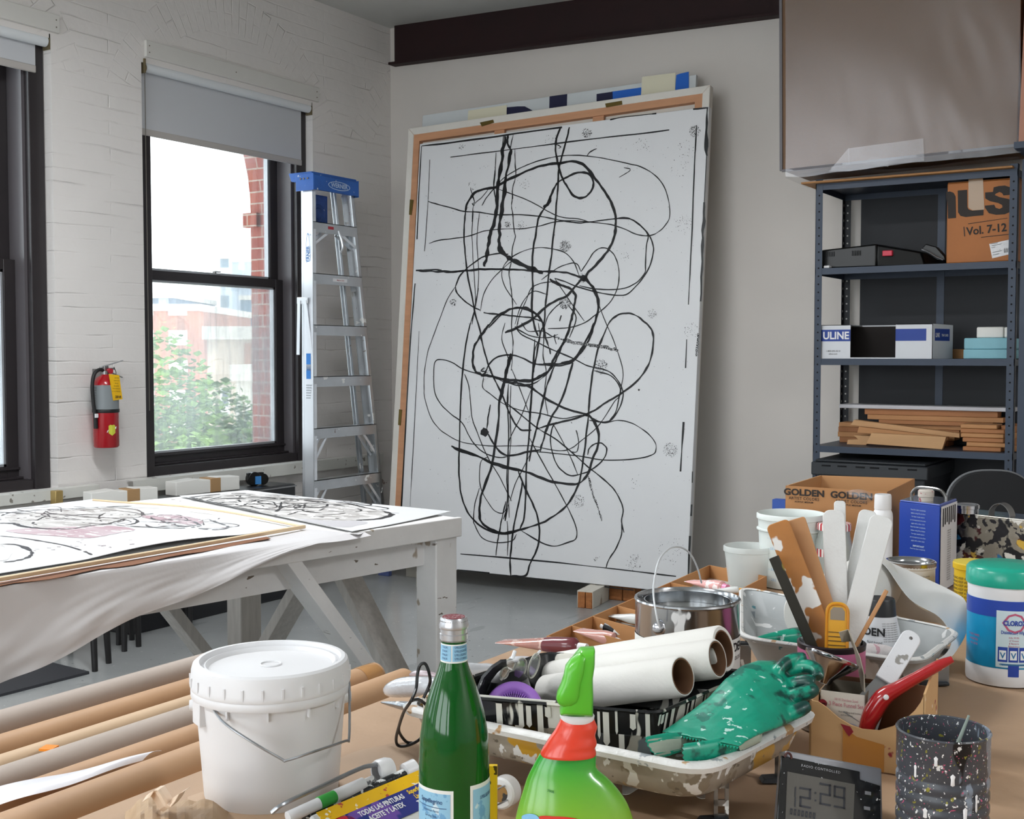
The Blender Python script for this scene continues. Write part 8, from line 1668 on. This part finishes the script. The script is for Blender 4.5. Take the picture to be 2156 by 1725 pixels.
# ================================================================= divided cardboard tray with paint tubes
M_tray = pm('cardboard_tray', 'b98555', rough=.7, var=.08)
A0, A1 = V((-1.215, 2.04, T)), V((-1.262, 2.97, T)); wv = V((.185, -.072, 0)); Hh = V((0, 0, .036))
t = thing('divided_cardboard_tray', 'long brown cardboard tray with dividers along the table edge holding paint tubes', 'tray', (A0+A1+wv)/2)
def pan(a, b_, nm, th=.0022, h=Hh): mb = MB(); n_ = V((-(b_-a).y, (b_-a).x, 0)).normalized()*th; mb.hexa([a, b_, b_+n_, a+n_, a+h, b_+h, b_+n_+h, a+n_+h]); mb.build(nm, M_tray, t, world=True, smooth=0)
pan(A0, A1, 'side_wall'); pan(A0+wv, A1+wv, 'side_wall'); pan(A0, A0+wv, 'end_wall'); pan(A1, A1+wv, 'end_wall')
for k in (.115, .225, .36, .50, .70): p = lerp(A0, A1, k); pan(p, p+wv, 'divider')
mb = MB(); mb.hexa([A0, A0+wv, A1+wv, A1]+[q+V((0, 0, .0015)) for q in (A0, A0+wv, A1+wv, A1)]); mb.build('tray_floor', pm('tray_liner_grey', 'b9b6ae', rough=.6), t, world=True, smooth=0)
zq_ = .822
softtube('paint_tube', 'pink clear paint tube lying in the nearest compartment of the cardboard tray', 'paint tube', PD(1218, 1326, 2.46), PD(1304, 1352, 2.40), .015, pm('tube_pinkclear', 'cf9a90', rough=.2, coat=.4, spots=[('7a5650', 30, .64, (.3, 1, 1))]))
softtube('paint_tube', 'white paint tube with black band and white cap in the cardboard tray', 'paint tube', PD(1338, 1343, 2.50), PD(1266, 1318, 2.56), .012, pm('tube_label_white', 'dcdcda', rough=.3, spots=[('7b3a40', 22, .62)]), body2=pm('tube_black', '17181c', rough=.3))
softtube('paint_tube', 'white ribbed paint tube in the third compartment of the cardboard tray', 'paint tube', PD(1285, 1296, 2.66), PD(1350, 1306, 2.62), .011, pm('tube_ribbed', 'd9dbd9', rough=.35, spots=[('9ba0a0', 60, .58, (.2, 1, 1))]))
softtube('paint_tube', 'pale pink paint tube with bright pink end behind the metal paint can', 'paint tube', PD(1452, 1223, 2.94), PD(1532, 1240, 2.84), .015, pm('tube_pale_pink', 'e0aaa6', rough=.25, spots=[('f0e6e4', 40, .58)]), pm('cap_pink', 'e58fb4', rough=.3), capr=.011)
softtube('paint_tube', 'thin tube with an orange end at the right of the cardboard tray', 'paint tube', PD(1500, 1243, 2.82), PD(1562, 1242, 2.80), .008, pm('tube_ribbed', ''), pm('cap_orange', 'e0a03a', rough=.3))
# ================================================================= containers at the back of the table
M_milk = pm('milky_plastic', 'dfe4e2', rough=.3, alpha=.5)
def tub(name, label, cat, cx, ybase, D, hwb, hwt, ytop, mat, rim=3, seg=56, inner=True):
    t, q = erect(name, label, cat, cx, ybase, D, T); r0, r1 = hwb/F*D, hwt/F*D; h = PD(cx, ytop, D).z-T
    P = [(0, .002), (r0-.003, .002), (r0, 0), (r0+(r1-r0)*.9, h-.016), (r1+rim/F*D, h-.014), (r1+rim/F*D, h-.003), (r1, h), (r1-.002, h-.002), (r0+(r1-r0)*.85-.002, h-.02), (r0-.001, .004), (0, .004)]
    mb = MB(); mb.lathe(P, seg, close=False); o = mb.build('tub', mat, t, smooth=40); return t, q, r0, r1, h, o
t, q, r0, r1, h, o = tub('plastic_bucket', 'large open milky white bucket with faint blue measuring marks behind the stir sticks', 'bucket', 1664, 1225, 3.12, 60, 69, 1079, pm('milky_bucket', 'd9dfdc', rough=.35), 2)
mb = MB(); mb.lathe([(r0+(r1-r0)*.75+.002, h-.045), (r1+.002, h-.043), (r1+.002, h-.040), (r1-.002, h-.038)], 56, close=False); mb.build('lower_ring', pm('milky_bucket', ''), o)
mb = MB(); azb = math.atan2(-q.y, -q.x)
for k in range(5): mb.text('- - 2.5 L', .006, TR(0, 0, .02+.027*k) @ RZ(azb+PI/2-R(36)), wrap=r0+(r1-r0)*(.02+.027*k)/h+.002, sx=.9)
mb.build('blue_marks', pm('mark_blue', '6aa3d0'), o)
t, q, r0, r1, h, o = tub('deli_container', 'small cloudy open plastic container at the end of the cardboard tray', 'container', 1575, 1225, 3.12, 41, 50, 1148, M_milk, 2)
mb = MB(); mb.lathe([(0, .006), (r0-.004, .006), (r0-.002, h*.62), (0, h*.62)], 40, close=False); mb.build('cloudy_residue', pm('residue_grey', 'c3c1bd', rough=.6, alpha=.5), t)
t, cc = erect('preserve_jar', 'glass jar with a red and white striped lid behind the white stir stick', 'jar', 1755, 1200, 3.04, T); r = 39/F*3.04; h = PD(1755, 1110, 3.04).z-T
mb = MB(); mb.lathe([(0, .002), (r-.004, .002), (r, .006), (r, h*.72), (r*.86, h*.88), (r*.82, h), (r*.80, h), (r*.84, h*.88), (r-.003, h*.7), (r-.003, .006), (0, .005)], 48, close=False); jg = mb.build('glass_body', pm('jar_glass', 'c9d2ce', rough=.1, alpha=.45, coat=.5), t)
mb = MB(); mb.lathe([(0, .006), (r-.005, .006), (r-.005, h*.45), (0, h*.45)], 40, close=False); mb.build('brown_contents', pm('jar_contents', '9a8c78', rough=.4, var=.3, vscale=20), t)
mb = MB(); mb.mi = 0; n_ = 40
for k in range(n_):
    mb.mi = k % 2; mb.lathe([(.001, h+.012), (r*.86, h+.012), (r*.90, h+.008), (r*.90, h-.006)], 1, close=False, a0=2*PI*k/n_, a1=2*PI*(k+1)/n_)
mb.build('striped_lid', None, t, mats=[pm('lid_red', 'b5303a', rough=.4), pm('lid_white', 'e6e3df', rough=.4)])
mb = MB(); mb.mi = 0
for k in range(8):
    mb.mi = k % 2; a0 = math.atan2(-cc.y, -cc.x)-R(60)+R(7)*k; mb.lathe([(r+.0006, h*.56), (r+.0006, h*.68)], 1, close=False, a0=a0, a1=a0+R(7))
mb.build('striped_label', None, jg, mats=[pm('lid_red', ''), pm('lid_white', '')])
t, cc = erect('aerosol_bottle', 'slim white spray can with a white cap and red lettering behind the stir sticks', 'spray can', 1857, 1200, 2.86, T); Dv = 2.86; r = 20.5/F*Dv; h = PD(1857, 1040, Dv).z-T
mb = MB(); mb.lathe([(0, .001), (r, 0), (r, h-.055), (r*.97, h-.046), (r*.80, h-.036), (0, h-.036)], 36, close=False); bo = mb.build('can_body', pm('label_white', ''), t); mb = MB(); mb.lathe([(r*.84, h-.036), (r*.86, h-.034), (r*.84, h-.004), (r*.78, h), (0, h)], 36, close=False); mb.build('cap', M_wp, t)
mb = MB(); az = math.atan2(-cc.y, -cc.x); mb.text('Preval', .011, TR(0, 0, h-.072) @ RZ(az+PI/2), wrap=r+.0008, bold=.03); mb.build('red_lettering', pm('print_red', ''), bo, smooth=0)
mb = MB(); mb.text('SPRAY', .010, TR(0, 0, h-.088) @ RZ(az+PI/2), wrap=r+.0008, bold=.03); mb.text('GUN', .008, TR(0, 0, h-.115) @ RZ(az+PI/2), wrap=r+.0008, bold=.03); mb.build('black_lettering', pm('print_black', ''), bo, smooth=0)
t, q, r0, r1, h, o = tub('small_paint_can', 'small white labelled paint can with a silver rim right of the stir sticks', 'paint can', 1915, 1290, 2.76, 50, 50, 1179, pm('can_white', 'd3d1cc', rough=.4, var=.06), 2)
mb = MB(); mb.lathe([(r1+.002, h-.012), (r1+.003, h-.002), (r1-.001, h), (r1-.006, h-.004), (r1-.008, h-.010), (0, h-.010)], 48, close=False); mb.build('silver_lid', M_tin, t)
mb = MB(); az = math.atan2(-q.y, -q.x)
for k in range(7): mb.text('paint contains titanium dioxide', .0034, TR(0, 0, h-.03-.0075*k) @ RZ(az+PI/2+R(24)), wrap=r0+.001, sx=.8)
mb.build('small_print', pm('print_dark2', ''), o)
t, q, r0, r1, h, o = tub('yellow_canister', 'yellow canister half hidden behind the wipes canister', 'canister', 2052, 1280, 2.62, 42, 42, 1182, pm('canister_yellow', 'dcb722', rough=.35), 3)
mb = MB(); mb.lathe([(r1+.002, h-.012), (r1+.002, h), (0, h+.002)], 40, close=False); mb.build('yellow_lid', pm('lid_yellow', 'e6cf52', rough=.35), t)
mb = MB(); az = math.atan2(-q.y, -q.x)
for k in range(8): mb.text('WARNING KEEP AWAY', .0055, TR(0, 0, h-.036-.008*k) @ RZ(az+PI/2-R(48)), wrap=r0+.001, sx=.8)
mb.build('black_print', pm('print_black', ''), o)
# ---- rectangular solvent cans
def fcan(name, label, pts, ytop_z, mats, side_m=None):
    """pts: left, near, right ground points of the visible faces"""
    A_, B_, C_ = pts; D_ = A_+(C_-B_); h = ytop_z-T
    t = thing(name, label, 'can', (A_+C_)/2)
    mb = MB(); G = [A_, B_, C_, D_]; cen = (A_+C_)/2; ins = lambda k: [cen+(p-cen)*k for p in G]; lv = lambda L_, z: [p+V((0, 0, z)) for p in L_]
    for z0, z1, k0, k1 in ((0, .004, .97, 1.0), (.004, h-.004, .985, .985), (h-.004, h, 1.0, .98)): mb.loft([lv(ins(k0), z0), lv(ins(k1), z1)])
    bd = mb.build('can_body', mats, t, world=True, smooth=0, bevel=.002)
    mb = MB(); mb.loft([lv(ins(.93), h-.002), lv(ins(.93), h+.0005)]); mb.build('top_plate', M_tin, t, world=True, smooth=0)
    return t, bd, h, cen
def panel(par, a, b_, z0, z1, m, nm, off=.0012, k=.98):
    c = (a+b_)/2; a = c+(a-c)*k; b_ = c+(b_-c)*k; n_ = V(((b_-a).y, -(b_-a).x, 0)).normalized()*off
    mb = MB(); mb.add([a+n_+V((0, 0, z0)), b_+n_+V((0, 0, z0)), b_+n_+V((0, 0, z1)), a+n_+V((0, 0, z1))], [(0, 1, 2, 3)]); return mb.build(nm, m, par, world=True, smooth=0), frame(a+n_*1.3, b_-a, y=(0, 0, 1)), (b_-a).length
Pa, Pb, Pc = PD(1891, 1240, 3.10), PD(1977, 1248, 3.0), PD(2012, 1240, 3.13)
for p in (Pa, Pb, Pc): p.z = T
ztop = PD(1977, 1062, 3.0).z
t, bd, h, cen = fcan('blue_solvent_can', 'tall blue and white metal solvent can with a carrying handle', [Pa, Pb, Pc], ztop, pm('can_royal', '2747a6', rough=.3, coat=.3))
wp_, mf, wl_ = panel(bd, Pb, Pc, .004, h-.006, pm('label_white', ''), 'white_side', k=.96)
mb = MB()
for k in range(22): mb.text(['DANGER EXTREMELY', 'FLAMMABLE LIQUID', 'HARMFUL OR FATAL', 'IF SWALLOWED USE'][k % 4], .0036, mf @ TR(wl_*.5, h-.075-.006*k, .0005), sx=.7)
mb.build('small_print', pm('print_dark2', ''), bd, world=True, smooth=0)
mb = MB()
for k in range(7): mb.box(wl_*(.1+.12*k), wl_*(.15+.12*k), h-.058+.004*(k % 3), h-.012, .0003, .0008, mf)
mb.build('bar_marks', pm('print_black', ''), bd, world=True)
bp_, mf, wl_ = panel(bd, Pa, Pb, .030, h-.006, pm('can_royal', ''), 'blue_front')
mb = MB()
for k in range(11): mb.text(['Read this label completely', 'before using this product', 'For best results test in', 'an inconspicuous area then', 'apply with a clean cloth'][k % 5], .0036, mf @ TR(wl_*.48, h-.022-(.0088*k if k < 10 else .100), .0006), sx=.82)
mb.text('IMPORTANT', .0042, mf @ TR(wl_*.5, h-.115, .0006), bold=.03); mb.build('pale_print', pm('print_pale_blue', ''), bd, world=True, smooth=0)
mb = MB(); mb.box(0, wl_, .0, .012, .0, .0006, mf); mb.build('magenta_band', pm('band_magenta', 'a5256e'), bd, world=True)
hd = (Pb-Pa).normalized(); q0 = cen+V((0, 0, h)); mb = MB(); mb.tube([q0-hd*.052, q0-hd*.050+V((0, 0, .012)), q0-hd*.034+V((0, 0, .027)), q0+V((0, 0, .030)), q0+hd*.034+V((0, 0, .027)), q0+hd*.050+V((0, 0, .012)), q0+hd*.052], .0042, seg=10, n=5); mb.build('carry_handle', pm('steel_satin', ''), t, world=True)
mb = MB(); cq = PD(1950, 1030, 3.07); cq.z = T+h; mb.lathe([(.018, 0), (.018, .010), (.020, .011), (.020, .026), (.017, .029), (0, .029)], 28, TR(cq), close=False); mb.build('cap', pm('old_cap', 'c7bfb6', rough=.5, spots=[('a0505a', 60, .62)]), t, world=True)
Pa, Pb, Pc = PD(2009, 1215, 3.16), PD(2190, 1226, 2.98), PD(2215, 1216, 3.06)
for p in (Pa, Pb, Pc): p.z = T
ztop = PD(2010, 1078, 3.16).z
M_spl = pm('splattered_tin', 'a8a498', rough=.35, metal=.2, bump=(30, .5, .003), spots=[('4a1c20', 17, .57), ('14151a', 13, .56), ('c9a544', 15, .63), ('2f6f9a', 16, .66), ('d8d6cf', 26, .60), ('1b1b20', 38, .60)])
t, bd, h, cen = fcan('splattered_can', 'metal can heavily splattered with dark paint behind the wipes canister', [Pa, Pb, Pc], ztop, M_spl)
cq = PD(2036, 1075, 3.14); cq.z = T+h; mb = MB(); mb.lathe([(.029, 0), (.029, .012), (.031, .013), (.031, .021), (.027, .024), (.024, .021), (0, .021)], 32, TR(cq), close=False); mb.build('screw_cap', pm('chrome', ''), t, world=True)
c1 = PD(2092, 1078, 3.10); c1.z = T+h-.004; dv = (Pb-Pa).normalized(); ov = V((-dv.y, dv.x, 0)); mb = MB()
mb.grid(lambda u, v: c1+dv*(.062*u-.014)+ov*(.028*v-.004)+V((0, 0, .036*math.sin(min(1, max(0, u*1.02))*PI)**.45)), 20, 3, .002); mb.build('strap_handle', pm('steel_satin', ''), t, world=True, smooth=60)
# ---- open cardboard box
zt = 1.04; FLb, FRb, BRb, BLb = PZ(1654, 1023, zt), PZ(1868, 1036, zt), PZ(1926, 1008, zt), PZ(1727, 1001, zt)
t = thing('open_cardboard_box', 'open brown cardboard box with printed sides at the far end of the table', 'box', V(((FLb.x+BRb.x)/2, (FLb.y+BRb.y)/2, T)))
M_ob = pm('brown_carton', 'b27f50', rough=.65, var=.08, vscale=6); hb = zt-T
def wall2(a, b_, nm, m=M_ob, dz0=0, dz1=0): mb = MB(); n_ = V((-(b_-a).y, (b_-a).x, 0)).normalized()*.004; f = V((0, 0, -hb)); mb.hexa([a+f, b_+f, b_+n_+f, a+n_+f, a+V((0, 0, dz0)), b_+V((0, 0, dz1)), b_+n_+V((0, 0, dz1)), a+n_+V((0, 0, dz0))]); return mb.build(nm, m, t, world=True, smooth=0)
fw_ = wall2(FLb, FRb, 'front_panel'); wall2(FRb, BRb, 'side_panel'); wall2(BRb, BLb, 'back_panel', pm('carton_inside', 'c39465', rough=.7)); wall2(BLb, FLb, 'side_panel', pm('carton_inside', ''))
mf = frame(FLb+V((0, 0, -hb))+(FRb-FLb).cross(V((0, 0, 1))).normalized()*.0015, FRb-FLb, y=(0, 0, 1)); wl_ = (FRb-FLb).length
mb = MB()
for x in (.19, .66): mb.text('GOLDEN', .017, mf @ TR(wl_*x, hb-.024, .0), bold=.04, sx=1.15); mb.text('ARTIST COLORS', .0075, mf @ TR(wl_*x, hb-.036, .0), bold=.01, space=1.1); mb.text('ACRYLIC MEDIUM', .0045, mf @ TR(wl_*x, hb-.044, .0), bold=.02)
mb.text('IL', .016, mf @ TR(wl_*.47, hb-.078, 0)); mb.build('lettering', pm('carton_black', ''), fw_, world=True, smooth=0)
mb = MB(); mb.box(wl_*.52, wl_*.62, 0, hb-.085, .0002, .0008, mf); mb.box(wl_*.70, wl_*.98, 0, hb-.10, .0002, .0008, mf); mb.box(wl_*.02, wl_*.3, 0, hb-.085, .0002, .0008, mf); mb.build('packing_tape', pm('amber_tape2', 'a8673a', rough=.25, coat=.3), fw_, world=True, smooth=0)
mb = MB(); mb.grid(lambda u, v: lerp(mf @ V((wl_*.60, hb-.004, .002)), mf @ V((wl_*.92, hb+.002, .002)), u)+V((0, 0, .012*math.sin(u*5)*u-.036*v*math.sin(u*PI)))+(mf.to_3x3() @ V((0, 0, .006*math.sin(v*3)))), 20, 6); mb.build('loose_tape', M_film, t, world=True)
mb = MB(); q = PD(1646, 1062, 3.36); mb.box(-.028, .01, 0, .03, 0, q.z-T+.012, TR(q.x, q.y, T)); o = mb.build('blue_carton', pm('carton_blue', '2d53a8', rough=.5), origin=V((q.x, q.y, T))); o['label'] = 'sliver of a blue carton left of the open brown cardboard box'; o['category'] = 'carton'
# ================================================================= rollers and their pack at the bottom edge
t = thing('roller_pack', 'blue and yellow roller pack lettered in Spanish at the bottom edge', 'pack', PZ(790, 1790, T))
pa, pb, pc_, pd_ = PD(668, 1716, 1.48), PD(884, 1626, 1.585), PD(915, 1708, 1.55), PD(700, 1800, 1.43)
mf = frame(pa, pb-pa, y=pa-pd_); wl_ = (pb-pa).length; hl = (pa-pd_).length
mb = MB(); mb.box(-.01, wl_+.03, -hl-.005, .004, -.013, 0, mf); bo = mb.build('pack_body', pm('pack_white', 'd3d2d0', rough=.35, coat=.3), t, world=True, bevel=.004)
mb = MB(); mb.box(.0, wl_+.03, -.0165, .003, .0003, .0008, mf); mb.build('yellow_band', pm('pack_yellow', 'e0b012', rough=.3, spots=[('e8e2d8', 60, .62), ('b04a3a', 55, .66)]), bo, world=True)
mb = MB(); mb.box(.030, wl_+.03, -.055, -.0165, .0003, .0008, mf); bf = mb.build('blue_field', pm('pack_blue', '24307e', rough=.3, coat=.3, spots=[('6a4aa0', 14, .64)]), bo, world=True)
mb = MB(); mb.text('TODAS LAS PINTURAS', .0078, mf @ TR(wl_*.50, -.029, .0012), bold=.03, sx=.62); mb.text('ACEITE Y LATEX', .0078, mf @ TR(wl_*.50, -.041, .0012), bold=.03, sx=.66); mb.text('Tejido Dralon', .0070, mf @ TR(wl_*.885, -.0475, .0012), bold=.03, sx=.62); mb.build('white_lettering', pm('label_white', ''), bo, world=True, smooth=0)
mb = MB(); mb.text('Superficies Muy', .0070, mf @ TR(wl_*.885, -.0265, .0012), bold=.03, sx=.60); mb.text('Lisas o Lisas', .0070, mf @ TR(wl_*.885, -.037, .0012), bold=.03, sx=.60); mb.build('yellow_lettering', pm('pack_yellow2', 'e6c02a'), bo, world=True, smooth=0)
mb = MB(); mb.lathe([(0, 0), (.013, 0), (.013, .0004)], 28, mf @ TR(.020, -.030, .0008) @ Matrix.Diagonal((1.35, 1, 1, 1)), close=False); mb.build('red_badge', pm('badge_crimson', 'c0283c', rough=.3), bo, world=True)
def roller(label, pts, r_, m, capc, D_, extra=None):
    t = thing('mini_roller', label, 'roller', PD(*pts[0])); P = [PD(*p) for p in pts]; mb = MB(); mb.tube(P, r_, seg=16, n=1); mb.build('sleeve', m, t, world=True)
    return t
M_rs = pm('black_sleeve', '202325', rough=.3, bump=(60, .6, .003), spots=[('dcdedd', 70, .61)])
t = roller('black mini roller sleeve flecked with white behind the roller pack', [(640, 1722, 1.50), (740, 1680, 1.55), (862, 1624, 1.615)], .0065, M_rs, None, 0)
mb = MB(); a = PD(852, 1628, 1.61); b_ = PD(874, 1618, 1.62); mb.cyl(a, b_, .0125, .013, seg=24); mb.build('end_cap', M_wp, t, world=True)
t = roller('white mini roller handle with a green grip ring beside the bucket', [(606, 1722, 1.48), (672, 1692, 1.51)], .0075, M_wp, None, 0)
mb = MB(); mb.cyl(PD(671, 1692, 1.51), PD(703, 1678, 1.53), .0082, seg=20); mb.build('green_ring', pm('grip_green', '3fae4a', rough=.4), t, world=True); mb = MB(); mb.cyl(PD(703, 1678, 1.53), PD(764, 1652, 1.57), .0085, .0090, seg=20); mb.build('handle_shaft', M_wp, t, world=True); mb = MB(); mb.cyl(PD(764, 1652, 1.57), PD(786, 1642, 1.585), .006, seg=16); mb.build('ferrule', pm('ferrule_grey', '6f7072', rough=.4, spots=[('d8d8d8', 60, .6)]), t, world=True)
mb = MB(); mb.tube([PD(572, 1712, 1.45), PD(600, 1692, 1.455), PD(680, 1655, 1.51), PD(760, 1618, 1.57), PD(793, 1611, 1.60)], .0030, seg=8, n=5); mb.build('bent_wire', pm('zinc_wire', ''), t, world=True)
a, b_ = PD(792, 1626, 1.60), PD(822, 1618, 1.615); mb = MB(); mb.lathe([(.011, 0), (.014, 0), (.0155, .004), (.0160, (b_-a).length*.7), (.0140, (b_-a).length), (.004, (b_-a).length), (.004, .012), (.011, .010)], 32, along(a, b_), close=False); mb.build('end_cap', M_wp, t, world=True)
t = thing('roller_cage', 'white ringed roller cage end between the green bottle and the spray bottle', 'roller', PD(1050, 1672, 1.57))
a, b_ = PD(1052, 1672, 1.555), PD(1068, 1664, 1.575); mb = MB(); Lr = (b_-a).length; mb.lathe([(.0115, 0), (.0180, 0), (.0205, .002), (.0205, Lr), (.0180, Lr+.002), (.0115, Lr), (.0115, 0)], 36, along(a, b_), close=False); mb.build('end_ring', M_wp, t, world=True)
mb = MB(); mb.cyl(a, a+(b_-a)*.4, .0112, seg=24); mb.build('amber_core', pm('amber_core', '9a7238', rough=.4, spots=[('2b2622', 50, .56)]), t, world=True)
for k in range(4): an = k*PI/2+.5; mm = along(a, b_); mb = MB(); mb.tube([mm @ V((.013*math.cos(an), .013*math.sin(an), .002)), mm @ V((.012*math.cos(an), .012*math.sin(an), -.05))], .0011, seg=6, n=1); mb.build('cage_wire', pm('zinc_wire', ''), t, world=True)
mb = MB(); q = PD(1032, 1618, 1.50); mb.box(-.007, .009, -.004, .004, 0, q.z-T+.004, TR(q.x, q.y, T) @ RZ(.5)); o = mb.build('yellow_card', pm('card_yellow', 'e3bd1c', rough=.4, spots=[('4a3c10', 60, .64)]), origin=V((q.x, q.y, T))); o['label'] = 'yellow card edge standing between the green bottle and the paint tray'; o['category'] = 'card'
